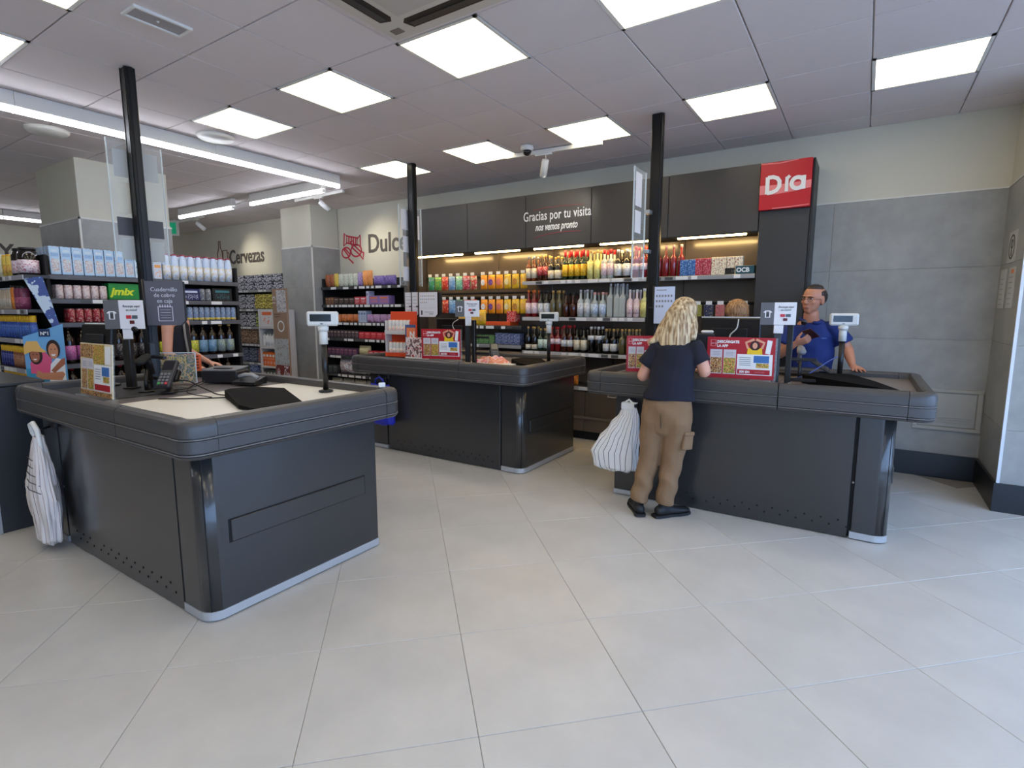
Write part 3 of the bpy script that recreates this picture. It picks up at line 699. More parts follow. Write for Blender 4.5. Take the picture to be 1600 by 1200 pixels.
# right bay
shelf(unit, -1.86, -.875, UY0, UY1-.02, 1.785, 1, M_rail, 11)
shelf(unit, -1.86, -.875, UY0, UY1-.02, 1.20, 1, M_rail, 12)
shelf(unit, -1.86, -.875, UY0, UY1-.02, .975, 1, M_rail, 13)
MB().box(-1.86, UY1-.03, 1.50, -.875, UY1-.02, 1.53).build('hook_bar', M_blackmat, unit)
# left bay: two hook bars, two shelves
for z in (1.885, 1.585): MB().cbox(-5.19, UY1-.05, z-.015, -3.42, UY1-.02, z+.015, .003).build('hook_bar', M_blackmat, unit)
MB().cbox(-4.98, UY0+.12, 1.655, -3.40, UY1-.05, 1.672, .002).build('drip_shelf', M_blackmat, unit)
shelf(unit, -4.55, -3.42, UY0, UY1-.02, 1.262, 1, M_shelf, 21, dens=.4)
shelf(unit, -4.20, -3.42, UY0, UY1-.02, 1.032, 1, M_rail, 22, dens=.3)
MB().cbox(-5.0, UY0-.02, .93, -3.42, UY1-.02, .95, .003).build('shelf', mat('brown_shelf', (110, 98, 86), .5), unit)
# low cabinets
M_cab = mat('cabinet_brown_grey', (96, 84, 72), .35, coat=.2)
shelf(unit, -5.2, -.875, UY0-.02, UY1-.02, .60, 1, mat('price_rail_pale', (186, 184, 186), .4), 31, dens=.7)
for k, (a, b) in enumerate(zip([-5.2, -4.5, -3.8, -3.3, -2.56, -1.9, -1.4], [-4.5, -3.8, -3.3, -2.56, -1.9, -1.4, -.875])):
    d = MB().cbox(a+.003, UY0-.02, .265, b-.003, UY0, .545, .003).build('cabinet_door', M_cab, unit)
    hx = (a+b)/2
    MB().tube([(hx-.05, UY0-.022, .53), (hx-.045, UY0-.05, .512), (hx+.045, UY0-.05, .512), (hx+.05, UY0-.022, .53)], .006, 8).build('handle', M_alu, d)
    MB().cbox(a+.003, UY0-.05, .10, b-.003, UY0-.01, .245, .004).build('base_drawer', mat('base_brown', (104, 92, 80), .4), unit)
MB().box(-5.2, UY0, .0, -.875, UY1-.02, .56).build('cabinet_carcass', M_blackmat, unit)
MB().box(-5.2, UY0-.06, .245, -.875, UY0, .262).build('base_ledge', mat('base_brown_light', (120, 108, 96), .4), unit)

# greeting lettering on the canopy
t = thing('canopy_lettering', 'white greeting Gracias por tu visita on the charcoal canopy', 'lettering', (-3.39, UY0-.002, 2.462))
txt('Gracias por tu visita', .148, M_paper, t, (0, 0, 0), ext=.002, sx=.66, name='letters', bold=.001, spacing=1.06)
txt('nos vemos pronto', .115, M_paper, t, (.16, 0, -.115), ext=.002, sx=.62, name='script_letters', shear=.35, bold=.002)
strokes([[(.13, .115), (.3, .128), (.5, .13), (.76, .122)]], .0022, mat('line_dusty_red', (150, 52, 62), .5), t, 'red_line', (0, -.001, 0))
strokes([[(.15, -.195), (.3, -.165), (.45, -.152), (.6, -.15), (.74, -.155)]], .003, MATS['line_dusty_red'], t, 'red_line', (0, -.001, 0))
# red shop sign
t = thing('shop_sign', 'square red illuminated sign with white word on the tall column', 'sign', (-.868, UY0-.05, 2.335))
MB().cbox(0, 0, 0, .405, .05, .405, .002).build('sign_box', mat('sign_red', (188, 8, 30), .4), t)
M_band = mat('sign_pale_red', (232, 128, 128), .45)
MB().prism([(0, .135), (.13, .128), (.3, .140), (.405, .158), (.405, .222), (.3, .214), (.13, .208), (0, .213)], -.002, 0, 'y').build('pale_band', M_band, t)
strokes([[(0, .398), (.15, .388), (.3, .402)], [(.11, .008), (.25, .01), (.4, .018)]], .004, M_band, t, 'pale_line', (0, -.001, 0))
r_ = .0165
strokes([[(.062, .135), (.062, .280)], [(.062, .2745), (.105, .276), (.14, .262), (.158, .235), (.158, .19), (.138, .16), (.10, .145), (.062, .143)]], r_, M_white, t, 'letter_d', (0, -.004, 0), depth=.004)
strokes([[(.216, .142), (.216, .265)], [(.216, .25), (.238, .272)]], r_*.8, M_white, t, 'letter_i', (0, -.004, 0), depth=.004)
strokes([arc(.300, .205, .046, 0, 360, 22), [(.346, .262), (.346, .150)]], r_, M_white, t, 'letter_a', (0, -.004, 0), depth=.004)
# ------------------------------------------------------------------ products
PROTO = {}
def glassy(name, rgb): return mat(name, rgb, .12, coat=.4)
def bottle(key, h, r, body, lab, cap, neck=.33, shoulder=.10, lz=(.12, .52), nr=.36, seg=14, capn=.10, sq=False):
    """lathe bottle: body mesh is the thing, cap and label are parts"""
    if key in PROTO: return PROTO[key]
    bz = h*(1-neck-shoulder); sz = h*(1-neck)
    prof = [(r*.86, 0), (r, h*.02), (r, bz), (r*.9, bz+(sz-bz)*.4), (r*(nr+.12), sz), (r*nr, sz+h*.03), (r*nr, h*(1-capn))]
    sg = 4 if sq else seg; M = Matrix.Rotation(PI/4, 4, 'Z') if sq else None
    mb = MB().lathe([(a*(1.3 if sq else 1), b) for a, b in prof] + [(r*nr*.95*(1.3 if sq else 1), h*(1-capn)+.001)], sg, m=0, M=M, smooth=not sq)
    o = mb.build(key, body)
    k = 1.3 if sq else 1
    MB().lathe([(r*nr*1.12, h*(1-capn)), (r*nr*1.15, h*.995), (r*nr*1.05, h)], 10).build('cap', cap, o)
    if lab: MB().lathe([((r+.0008)*k, h*lz[0]), ((r+.0008)*k, h*lz[1])], sg, M=M, smooth=not sq).build('label', lab, o)
    PROTO[key] = o; o['used'] = 0; return o
def pack(key, w, d, h, mts, c=.003, parts=None):
    """carton; parts: list of (name, mat, x0,z0,x1,z1) prints on the front face in 0..1"""
    if key in PROTO: return PROTO[key]
    o = MB().cbox(-w/2, 0, 0, w/2, d, h, c).build(key, mts)
    for n, mt, a, b, e, f in (parts or []): MB().box(-w/2+a*w, -.0012, b*h, -w/2+e*w, 0, f*h).build(n, mt, o)
    PROTO[key] = o; o['used'] = 0; return o
def pouch(key, w, h, d, mt, band=None, hang=False, lean=0):
    if key in PROTO: return PROTO[key]
    nx, nz = 8, 10; vs = []; fs = []
    for sgn in (-1, 1):
        for j in range(nz+1):
            for i in range(nx+1):
                u = i/nx*2-1; v = j/nz*2-1
                b = max(0, (1-abs(u)**3)*(1-abs(v)**2.4)); wob = 1+.12*math.sin(5*u+3*v*sgn)
                pin = 1-.08*abs(v)**6
                vs.append((u*w/2*pin, sgn*(.001+d/2*b*wob), (v+1)/2*h))
    q = (nx+1)*(nz+1)
    for s_ in (0, 1):
        for j in range(nz):
            for i in range(nx):
                a = s_*q+j*(nx+1)+i; fs.append((a, a+1, a+nx+2, a+nx+1))
    for j in range(nz):
        for i in (0, nx):
            a = j*(nx+1)+i; fs.append((a, a+nx+1, a+nx+1+q, a+q))
    for i in range(nx):
        for j in (0, nz):
            a = j*(nx+1)+i; fs.append((a, a+1, a+1+q, a+q))
    o = MB().add(vs, fs, 0, True).build(key, mt)
    if band:
        MB().lathe([(1, 0), (1, .002), (0, .003)], 14, (0, -d*.5, h*.48), 0, Matrix.Rotation(PI/2, 4, 'X') @ Matrix.Diagonal((w*.30, h*.22, 1, 1)), smooth=False).build('print_badge', band, o)
    MB().box(-w/2*.92, -.0018, h*.955, w/2*.92, .0018, h).build('seal_strip', mt, o)
    PROTO[key] = o; o['used'] = 0; return o
def can(key, h, r, body, top, band=None):
    if key in PROTO: return PROTO[key]
    o = MB().lathe([(r*.85, 0), (r, h*.05), (r, h*.9), (r*.82, h*.985), (r*.8, h)], 14).build(key, body)
    MB().lathe([(r*.81, h*.985), (r*.83, h*1.005), (r*.7, h*.995), (0, h*.99)], 14).build('lid', top, o)
    if band: MB().lathe([(r+.0006, h*.30), (r+.0006, h*.72)], 14).build('label', band, o)
    PROTO[key] = o; o['used'] = 0; return o
def put(p, M, x, y, z, label, cat, group, rz=0, s=1, rx=0, ry=0):
    """place the prototype first, afterwards copies with their parts"""
    loc = M @ Vector((x, y, z+.0015)); a = M.to_euler().z + rz
    if p['used'] == 0: o = p; o.location = loc; o.rotation_euler = (rx, ry, a); ch = None
    else: o = copy_tree(p, loc, (rx, ry, a))
    p['used'] = p['used'] + 1
    if s != 1: o.scale = (s, s, s)
    o['label'] = label; o['category'] = cat
    if group: o['group'] = group
    elif 'group' in o: del o['group']
    return o
I4 = Matrix.Identity(4)
def row(p, M, x0, n, dx, y, z, label, cat, group, jit=.003, depth=1, dy=.08, rz=0, s=1):
    for k in range(n):
        for d in range(depth):
            put(p, M, x0+dx*k+rnd.uniform(-jit, jit), y+dy*d+rnd.uniform(-jit, jit), z, label, cat, group, rz+rnd.uniform(-.06, .06), s)
A = lambda n, c, **k: art(n, c, **k)
g_amber = glassy('glass_amber', (110, 48, 16)); g_dark = glassy('glass_near_black', (20, 16, 14)); g_green = glassy('glass_dark_green', (22, 44, 26)); g_red = glassy('glass_deep_red', (120, 18, 26))
g_clear = glassy('glass_clear_grey', (176, 182, 178)); g_brown = glassy('glass_brown', (64, 26, 16)); g_yel = glassy('glass_pale_yellow', (206, 200, 130)); g_olive = glassy('glass_olive', (96, 86, 56))
p_cream = A('label_cream', [(226, 216, 190), (180, 150, 110), (232, 224, 204), (226, 216, 190)], scale=40); p_yel = A('label_yellow', [(236, 190, 40), (150, 70, 20), (240, 200, 60), (236, 190, 40)], scale=45)
p_pink = A('label_pink_white', [(240, 226, 226), (206, 60, 90), (240, 230, 230), (240, 226, 226)], scale=45); p_white = A('label_white', [(232, 232, 230), (120, 120, 126), (236, 236, 234), (232, 232, 230)], scale=50)
p_red = A('label_red', [(196, 34, 44), (230, 210, 200), (180, 24, 34), (196, 34, 44)], scale=40); p_green = A('label_green_white', [(220, 232, 220), (60, 130, 90), (230, 236, 228), (90, 150, 110)], scale=45)
p_blue = A('label_blue_white', [(214, 226, 238), (70, 110, 170), (230, 234, 238), (110, 140, 186)], scale=40); p_pale = A('label_pale_yellow', [(232, 224, 140), (190, 170, 60), (236, 230, 160), (232, 224, 140)], scale=40)
c_gold = mat('cap_gold', (222, 176, 96), .35, .3); c_red = mat('cap_red', (206, 36, 40), .4); c_black = M_black; c_white = M_white; c_silver = mat('cap_silver', (196, 196, 200), .3, .5); c_pink = mat('cap_pink', (232, 170, 160), .4)
c_yel = mat('cap_yellow', (246, 190, 40), .4); c_orange = mat('cap_orange', (240, 120, 40), .4)
YS = 5.515
def bottles(rows, z, where):
    x = rows[0]
    for key, h, r, b, l, c, n, dx, lab, kw in rows[1]:
        p = bottle(key, h, r, b, l, c, **kw)
        row(p, I4, x, n, dx, YS, z, lab + where, 'bottle', lab + where + ', two deep', depth=2, dy=.09)
        x += dx*n + .004
w1 = ' on the top middle shelf'; w2 = ' on the second middle shelf'; w3 = ' on the third middle shelf'
_unused = lambda: bottles((-3.355, [
 ('liquor_bottle', .285, .034, g_amber, p_cream, c_silver, 2, .074, 'amber bottles with cream labels', {}),
 ('liquor_bottle', .295, .034, g_brown, p_red, c_gold, 2, .074, 'brown bottles with slanted red labels', dict(lz=(.22, .55))),
 ('liquor_bottle', .27, .040, g_dark, p_cream, c_gold, 2, .086, 'wide dark bottles with cream labels and gold caps', dict(lz=(.08, .42))),
 ('liquor_bottle', .325, .034, g_green, p_yel, c_red, 4, .076, 'dark green bottles with yellow labels and red necks', dict(capn=.22)),
 ('liquor_bottle', .31, .035, g_yel, p_pale, c_gold, 2, .080, 'clear yellowish bottles with pale yellow labels', dict(lz=(.06, .6))),
 ('liquor_bottle', .31, .036, g_clear, p_pink, c_red, 2, .080, 'clear bottles with pink and white labels and red caps', dict(capn=.16)),
 ('liquor_bottle', .30, .041, g_dark, p_white, c_white, 2, .094, 'black bottles with large white labels', dict(lz=(.08, .5))),
 ('liquor_bottle', .32, .036, g_red, p_pink, c_red, 2, .088, 'deep red bottles beside the red price tag', dict(lz=(.25, .45)))]), ZM[0], w1)
def shelf_of(x, spec, z, where):
    for i, (h, r, b, l, c, n, dx, lab, kw) in enumerate(spec):
        p = bottle('liquor_bottle', h, r, b, l, c, **kw) if False else None
        key = 'liquor_bottle_%s_%d' % (where, i)
        PROTO.pop('liquor_bottle', None)
        p = bottle('liquor_bottle', h, r, b, l, c, **kw); PROTO.pop('liquor_bottle')
        for k in range(n):
            for d in range(2):
                put(p, I4, x+dx*k+rnd.uniform(-.003, .003), YS+.1*d+rnd.uniform(-.003, .003), z, lab % ('front' if d == 0 else 'rear'), 'bottle', (lab % ('front' if d == 0 else 'rear')) + 's', rnd.uniform(-.06, .06))
        x += dx*n+.004
shelf_of(-3.352, [
 (.285, .034, g_amber, p_cream, c_silver, 2, .074, 'amber bottle with cream label in the %s row, top middle shelf', {}),
 (.295, .034, g_brown, p_red, c_gold, 2, .074, 'brown bottle with slanted red label in the %s row, top middle shelf', dict(lz=(.22, .55))),
 (.27, .040, g_dark, p_cream, c_gold, 2, .086, 'squat dark bottle with cream label in the %s row, top middle shelf', dict(lz=(.08, .42))),
 (.325, .034, g_green, p_yel, c_red, 4, .076, 'green bottle with bold yellow label in the %s row, top middle shelf', dict(capn=.22)),
 (.31, .035, g_yel, p_pale, c_gold, 2, .080, 'yellowish clear bottle with pale label in the %s row, top middle shelf', dict(lz=(.06, .6))),
 (.31, .036, g_clear, p_pink, c_red, 2, .080, 'clear bottle with pink white label in the %s row, top middle shelf', dict(capn=.16)),
 (.30, .041, g_dark, p_white, c_white, 2, .094, 'black bottle with large white label in the %s row, top middle shelf', dict(lz=(.08, .5))),
 (.32, .036, g_red, p_pink, c_red, 2, .088, 'deep red bottle above the red tag in the %s row, top middle shelf', dict(lz=(.25, .45)))], ZM[0], 'a')
shelf_of(-3.352, [
 (.31, .038, g_red, p_pink, c_orange, 2, .082, 'rosy bottle with orange cap in the %s row, second middle shelf', {}),
 (.30, .036, g_dark, p_white, c_black, 2, .080, 'black bottle with white and yellow label in the %s row, second middle shelf', {}),
 (.30, .036, g_olive, None, c_gold, 2, .080, 'olive glass bottle without label in the %s row, second middle shelf', {}),
 (.27, .038, g_brown, None, c_black, 2, .090, 'dark brown flask in the %s row, second middle shelf', dict(neck=.42)),
 (.30, .037, g_clear, p_white, c_silver, 2, .084, 'clear bottle with silver label in the %s row, second middle shelf', {}),
 (.27, .041, g_clear, p_blue, c_pink, 2, .092, 'blue labelled bottle with pink cap in the %s row, second middle shelf', {}),
 (.36, .033, g_clear, None, c_silver, 3, .070, 'tall square clear bottle in the %s row, second middle shelf', dict(sq=True)),
 (.29, .034, mat('frosted_pink', (226, 200, 200), .4), p_pink, c_white, 2, .076, 'frosted pink bottle in the %s row, second middle shelf', {}),
 (.30, .040, g_yel, p_pale, c_white, 1, .090, 'pale yellow round bottle in the %s row, second middle shelf', {})], ZM[1], 'b')
shelf_of(-3.352, [
 (.28, .036, g_dark, p_cream, c_gold, 2, .080, 'black bottle with small cream label in the %s row, third middle shelf', dict(lz=(.05, .25))),
 (.26, .034, g_green, p_green, c_gold, 2, .076, 'green and white bottle in the %s row, third middle shelf', {}),
 (.28, .036, g_red, p_pink, c_red, 2, .078, 'red bottle with round heart label in the %s row, third middle shelf', dict(lz=(.3, .52))),
 (.30, .036, g_brown, p_white, c_red, 2, .078, 'brown bottle with white drop label in the %s row, third middle shelf', dict(lz=(.2, .45))),
 (.28, .037, g_dark, p_cream, c_black, 2, .086, 'black bottle with wide pale label in the %s row, third middle shelf', dict(lz=(.1, .5))),
 (.29, .039, g_dark, p_white, c_white, 2, .088, 'black bottle with white neck wrap in the %s row, third middle shelf', dict(lz=(.5, .66))),
 (.27, .037, g_dark, p_white, c_gold, 2, .090, 'black bottle with slanted white label in the %s row, third middle shelf', dict(lz=(.1, .4))),
 (.27, .036, g_olive, None, c_gold, 3, .080, 'golden olive bottle in the %s row, third middle shelf', {})], ZM[2], 'c')
# right bay
pr = (.31, .034, g_red, None, c_pink)
PROTO.pop('liquor_bottle', None); p = bottle('liquor_bottle', *pr); PROTO.pop('liquor_bottle')
row(p, I4, -1.80, 4, .074, YS, 1.785, 'slim red bottle right of the third post, top right shelf', 'bottle', 'slim red bottles beside the blue boxes')
for key, w, hh, cols, x0, n, lab in (
 ('cigar_box', .072, .155, [(36, 92, 160), (150, 190, 226), (30, 70, 140), (40, 110, 180)], -1.575, 2, 'blue printed box on the top right shelf'),
 ('cigar_box', .072, .160, [(170, 40, 60), (220, 150, 160), (150, 30, 56), (180, 50, 70)], -1.425, 2, 'red printed box on the top right shelf'),
 ('cigar_box', .068, .165, [(232, 222, 192), (150, 50, 44), (236, 228, 204), (232, 222, 192)], -1.275, 4, 'cream printed box on the top right shelf')):
    PROTO.pop(key, None); p = pack(key, w, .09, hh, A('box_'+lab[:4], cols, scale=30)); PROTO.pop(key)
    row(p, I4, x0+w/2, n, w+.004, 5.48, 1.785, lab, 'box', lab+'es', jit=.001)
o = MB().cbox(-.97-.0, 5.48, 1.785, -.97+.001, 5.481, 1.786).v
t = MB().cbox(-.08, 0, 0, .08, .10, .062, .003).build('paper_box', M_black, None, (-1.07, 5.48, 1.785), 0, label='flat black box left of the teal box', cat='box')
txt('OCB', .03, M_steel, t, (-.02, -.001, .02), ext=.0005)
t = MB().cbox(-.085, 0, 0, .085, .10, .078, .003).build('paper_box', mat('teal_box', (16, 74, 88), .4), None, (-.965, 5.478, 1.785), 0, label='teal box with white lettering at the shelf end', cat='box')
t.location.x = -.972
D.objects[t.name]
txt('OCB', .055, M_paper, t, (-.072, -.001, .02), ext=.0005, bold=.002)
# hooks with hanging packs
HOOK = None
def hook(x, z, label, group, y0=None, L=.24):
    global HOOK
    if HOOK is None:
        r = obj('display_hook', None, None)
        MB().tube([(0, 0, 0), (0, -L, 0), (0, -L-.006, .02)], .0028, 6).build('rod', M_steel, r)
        MB().cbox(-.029, -L-.012, .0, .029, -L-.009, .036, .0008).build('price_tag', M_tag, r)
        HOOK = r; o = r; o.location = (x, y0, z)
    else: o = copy_tree(HOOK, (x, y0, z), 0)
    o['label'] = label; o['category'] = 'hook'; o['group'] = group
    return o
bagsA = [('green and blue', [(60, 150, 90), (70, 120, 190), (180, 200, 60), (40, 100, 70)]), ('green', [(90, 160, 70), (200, 210, 90), (40, 110, 80), (120, 180, 90)]), ('red and orange', [(200, 50, 30), (230, 120, 60), (240, 200, 180), (180, 30, 30)]),
         ('light blue', [(110, 160, 210), (200, 220, 235), (70, 110, 170), (130, 180, 220)]), ('mint green', [(110, 190, 150), (220, 235, 220), (60, 140, 110), (130, 200, 170)]), ('crimson', [(190, 50, 70), (235, 210, 205), (160, 30, 50), (200, 80, 90)]), ('red and white', [(200, 70, 60), (235, 220, 190), (90, 150, 90), (220, 200, 180)])]
bagsB = [('orange yellow with %s badge' % n, c) for n, c in (('white', M_paper), ('purple', mat('badge_purple', (110, 70, 160), .5)), ('pink', mat('badge_pink', (220, 120, 110), .5)), ('cream', mat('badge_cream', (236, 220, 170), .5)), ('brown', mat('badge_brown', (190, 130, 60), .5)), ('gold', mat('badge_gold', (230, 180, 90), .5)))]
yb = UY1-.05
def hang_row(zh, tier):
    xs_ = [-4.90+.118*k for k in range(7)] + [-4.03+.118*k for k in range(6)]
    for k, x in enumerate(xs_):
        hook(x, zh, 'steel display hook with white tag, %s hanging row of snack bags' % tier, 'display hooks in the %s snack row' % tier, yb)
        if k < 7:
            n, c = bagsA[k]; lab = '%s snack bag hanging in the %s row, left bay' % (n, tier); mt = A('bag_'+n, c, scale=22, rough=.3); bd = None
        else:
            n, bd = bagsB[k-7]; lab = '%s snack bag hanging in the %s row' % (n, tier); mt = A('bag_yellow_a' if k < 10 else 'bag_yellow_b', [(240, 150, 20), (250, 180, 40), (236, 140, 20), (246, 170, 30)] if k < 10 else [(236, 190, 40), (200, 150, 30), (246, 214, 80), (230, 180, 40)], scale=20, rough=.3)
        PROTO.pop('snack_bag', None); p = pouch('snack_bag', .108, .175, .045, mt, bd); PROTO.pop('snack_bag')
        put(p, I4, x, yb-.225, zh-.178, lab, 'bag', None, rnd.uniform(-.12, .12))
hang_row(1.885, 'upper'); hang_row(1.585, 'lower')
# standing bags and boxes under them
mt = A('bag_yellow_b', [(236, 190, 40), (200, 150, 30), (246, 214, 80), (230, 180, 40)], scale=20, rough=.3)
p = pouch('crisp_bag', .115, .19, .05, mt, MATS['badge_gold'])
row(p, I4, -4.36, 4, .105, 5.52, 1.262, 'yellow crisp bag standing under the lower snack row', 'bag', 'yellow crisp bags standing on the shelf')
o = pack('orange_tray', .36, .2, .045, mat('tray_orange', (226, 84, 30), .5)); put(o, I4, -3.78, 5.48, 1.262, 'flat orange tray beside the standing yellow bags', 'tray', None)
o = pack('sweets_box', .12, .12, .13, A('box_red_mid', [(206, 36, 36), (236, 200, 190), (190, 24, 30), (206, 36, 36)], scale=30)); put(o, I4, -3.60, 5.50, 1.308, 'small red sweets box standing on the orange tray', 'box', None)
p = pack('gum_box', .075, .12, .11, A('box_greenmix', [(70, 120, 70), (170, 200, 120), (40, 70, 50), (200, 210, 180)], scale=40))
row(p, I4, -4.12, 4, .08, 5.49, 1.032, 'green mint box on the short low shelf', 'box', 'green mint boxes on the short low shelf')
p = pack('carton_pack', .085, .12, .135, A('box_bluewhite', [(80, 96, 140), (190, 196, 214), (60, 72, 110), (150, 160, 190)], scale=34))
row(p, I4, -3.78, 4, .09, 5.49, 1.032, 'blue and white carton on the short low shelf', 'box', 'blue and white cartons on the short low shelf')
# items on right bay hooks
cols4 = [('purple', (110, 70, 130)), ('yellow and black', (190, 180, 50)), ('amber', (214, 160, 40)), ('olive', (150, 150, 60)), ('dark blue', (50, 60, 100)), ('pink and blue', (200, 110, 120)), ('green', (80, 130, 70)), ('white and red', (220, 200, 200))]
for k, (n, c) in enumerate(cols4):
    x = -1.72+.108*k
    hook(x, 1.50, 'steel display hook with white tag in the right bay', 'display hooks in the right bay', UY1-.05)
    PROTO.pop('battery_pack', None); p = pack('battery_pack', .085, .02, .115, A('blister_'+n, [c, tuple(int(v*.4) for v in c), (220, 210, 150), c], scale=40)); PROTO.pop('battery_pack')
    put(p, I4, x, 5.51, 1.385, '%s blister pack hanging in the right bay' % n, 'pack', None)
# low shelf goods seen through the gap between the counters
p = pack('red_carton', .09, .1, .11, A('box_lowred', [(200, 30, 50), (240, 220, 220), (180, 20, 40), (200, 30, 50)], scale=40))
row(p, I4, -2.45, 5, .095, 5.46, .60, 'small red carton low behind the right counter end', 'box', 'red cartons on the low shelf')
PROTO.pop('crisp_bag', None); p = pouch('crisp_bag', .12, .17, .05, A('bag_orange', [(230, 130, 40), (250, 190, 90), (200, 90, 30), (240, 150, 60)], scale=20, rough=.3))
row(p, I4, -2.98, 3, .12, 5.50, .60, 'orange bag low on the shelf between two counters', 'bag', 'orange bags on the low shelf')
# ------------------------------------------------------------------ sweets wall, beer wall, cardboard display
def rack(name, label, loc, rot, w, d, top, levels, seed=0, rail=M_shelf, dens=.8, back=M_blackmat, tagrow=1, yf=0, ends=True):
    """free-standing metal shelving; front at local y=0 facing -y"""
    t = thing(name, label, 'shelving', loc, rot)
    MB().cbox(0, d-.02, 0, w if ends else w-.10, d, top, .002).build('back_panel', back, t)
    for x in ((0, w-.03) if ends else (0,)): MB().cbox(x, .02, 0, x+.03, d, top, .003).build('upright', M_blackmat, t)
    MB().box(0, .02, 0, w, .04, .1).build('kick_board', M_blackmat, t)
    for k, z in enumerate(levels): shelf(t, .003, w-.003, 0, d-.02, z, tagrow, rail, seed*10+k, dens=dens)
    return t
SX, SY = -7.07, 5.45
rack('sweets_shelving', 'black shelving of chocolates and sweets under the word Dulces', (SX, SY, 0), 0, 1.76, .38, 1.93, [1.80, 1.535, 1.27, 1.03, .765, .48, .20], 4, M_shelf, .95)
MS = Matrix.Translation((SX, SY, 0))
def line(M, x, z, spec, y=.03, gap=.006, cat='pack'):
    """spec: (kind, w, h, colours, n, label, kwargs)"""
    for kind, w, h, cols, n, lab, kw in spec:
        mt = cols if not isinstance(cols, list) else A('wrap_%s' % ''.join('%02x' % v for v in cols[0]+cols[1]), cols, scale=kw.get('scale', 34), rough=.35)
        key = kw.get('name', kind)
        PROTO.pop(key, None)
        if kind == 'box' and isinstance(cols, list) and 'parts' not in kw:
            b0, b1, b2 = [mat('ink_%02x%02x%02x' % tuple(c_), c_, .42) for c_ in cols[:3]]; mt_ = mt; mt = b0
            kw = dict(kw, parts=[('print_picture', mt_, .12, .12, .88, .56), ('title_band', b1, .14, .66, .86, .84)])
        if kind == 'pouch': p = pouch(key, w, h, kw.get('d', .05), mt, kw.get('badge')); yy = y+kw.get('d', .05)/2
        elif kind == 'box': p = pack(key, w, kw.get('d', .12), h, mt, parts=kw.get('parts')); yy = y
        elif kind == 'can': p = can(key, h, w/2, mt, M_alu, kw.get('band')); yy = y+w/2
        elif kind == 'bottle': p = bottle(key, h, w/2, kw['glass'], mt, kw['cap'], **kw.get('kw', {})); yy = y+w/2
        PROTO.pop(key)
        g = (lab+'s') if n > 1 else None
        for k in range(n):
            put(p, M, x+w/2+k*(w+gap), yy, z, lab, kw.get('cat', cat), g, rnd.uniform(-.05, .05) if kind != 'box' else 0, rx=kw.get('rx', 0))
            for d_ in range(1, kw.get('deep', 1)):
                put(p, M, x+w/2+k*(w+gap), yy+d_*kw.get('dd', w+.01), z, lab, kw.get('cat', cat), g)
        x += n*(w+gap)+kw.get('after', 0)
    return x
P = lambda **k: k
line(MS, .05, 1.80, [
 ('pouch', .095, .19, [(150, 80, 50), (220, 140, 80), (110, 50, 40), (180, 100, 60)], 2, 'orange brown sweet bag on the top sweets shelf', P(name='sweet_bag')),
 ('pouch', .095, .20, [(240, 210, 90), (200, 160, 60), (246, 224, 130), (230, 200, 80)], 1, 'yellow sweet bag on the top sweets shelf', P(name='sweet_bag')),
 ('pouch', .10, .19, [(222, 226, 206), (150, 160, 120), (236, 236, 226), (190, 120, 120)], 4, 'white and green sweet bag on the top sweets shelf', P(name='sweet_bag')),
 ('pouch', .10, .20, [(150, 120, 180), (214, 200, 226), (110, 80, 150), (180, 160, 200)], 1, 'lilac sweet bag standing on the top sweets shelf', P(name='sweet_bag')),
 ('pouch', .10, .22, [(240, 160, 80), (230, 120, 50), (250, 200, 140), (240, 180, 110)], 2, 'orange and cream sweet bag on the top sweets shelf', P(name='sweet_bag')),
 ('pouch', .22, .14, [(120, 96, 176), (190, 176, 220), (90, 66, 150), (140, 116, 190)], 2, 'wide violet chocolate bag on the top sweets shelf', P(name='chocolate_bag', d=.09))])
line(MS, .05, 1.535, [
 ('box', .06, .11, [(110, 70, 50), (190, 150, 110), (70, 44, 34), (140, 90, 60)], 3, 'brown chocolate bar box on the second sweets shelf', P(name='chocolate_box')),
 ('box', .11, .10, [(50, 36, 34), (150, 130, 120), (30, 22, 22), (90, 70, 60)], 4, 'dark chocolate box on the second sweets shelf', P(name='chocolate_box')),
 ('box', .12, .11, [(196, 60, 70), (236, 220, 216), (160, 30, 44), (210, 90, 90)], 2, 'red and white chocolate box on the second sweets shelf', P(name='chocolate_box')),
 ('box', .05, .19, [(206, 206, 224), (150, 150, 190), (226, 226, 236), (190, 190, 214)], 1, 'tall pale lilac box on the second sweets shelf', P(name='chocolate_box')),
 ('box', .20, .12, [(150, 120, 180), (232, 130, 60), (120, 90, 150), (220, 200, 226)], 2, 'lilac and orange chocolate box on the second sweets shelf', P(name='chocolate_box'))])
line(MS, .10, 1.27, [
 ('pouch', .13, .12, [(210, 120, 60), (150, 40, 40), (230, 180, 110), (200, 80, 50)], 5, 'orange red biscuit pack on the third sweets shelf', P(name='biscuit_pack')),
 ('box', .05, .17, [(190, 200, 220), (110, 130, 170), (220, 224, 236), (160, 176, 206)], 3, 'tall silver blue pack on the third sweets shelf', P(name='biscuit_box')),
 ('pouch', .13, .12, [(190, 150, 190), (120, 70, 120), (220, 190, 210), (160, 110, 160)], 4, 'mauve biscuit pack on the third sweets shelf', P(name='biscuit_pack'))])
line(MS, .05, 1.03, [
 ('box', .075, .12, [(60, 44, 50), (170, 150, 140), (40, 28, 34), (120, 90, 90)], 9, 'dark wrapped bar box on the fourth sweets shelf', P(name='bar_box')),
 ('box', .12, .10, [(200, 40, 54), (230, 130, 130), (170, 24, 38), (210, 60, 70)], 5, 'bright red bar box on the fourth sweets shelf', P(name='bar_box'))])
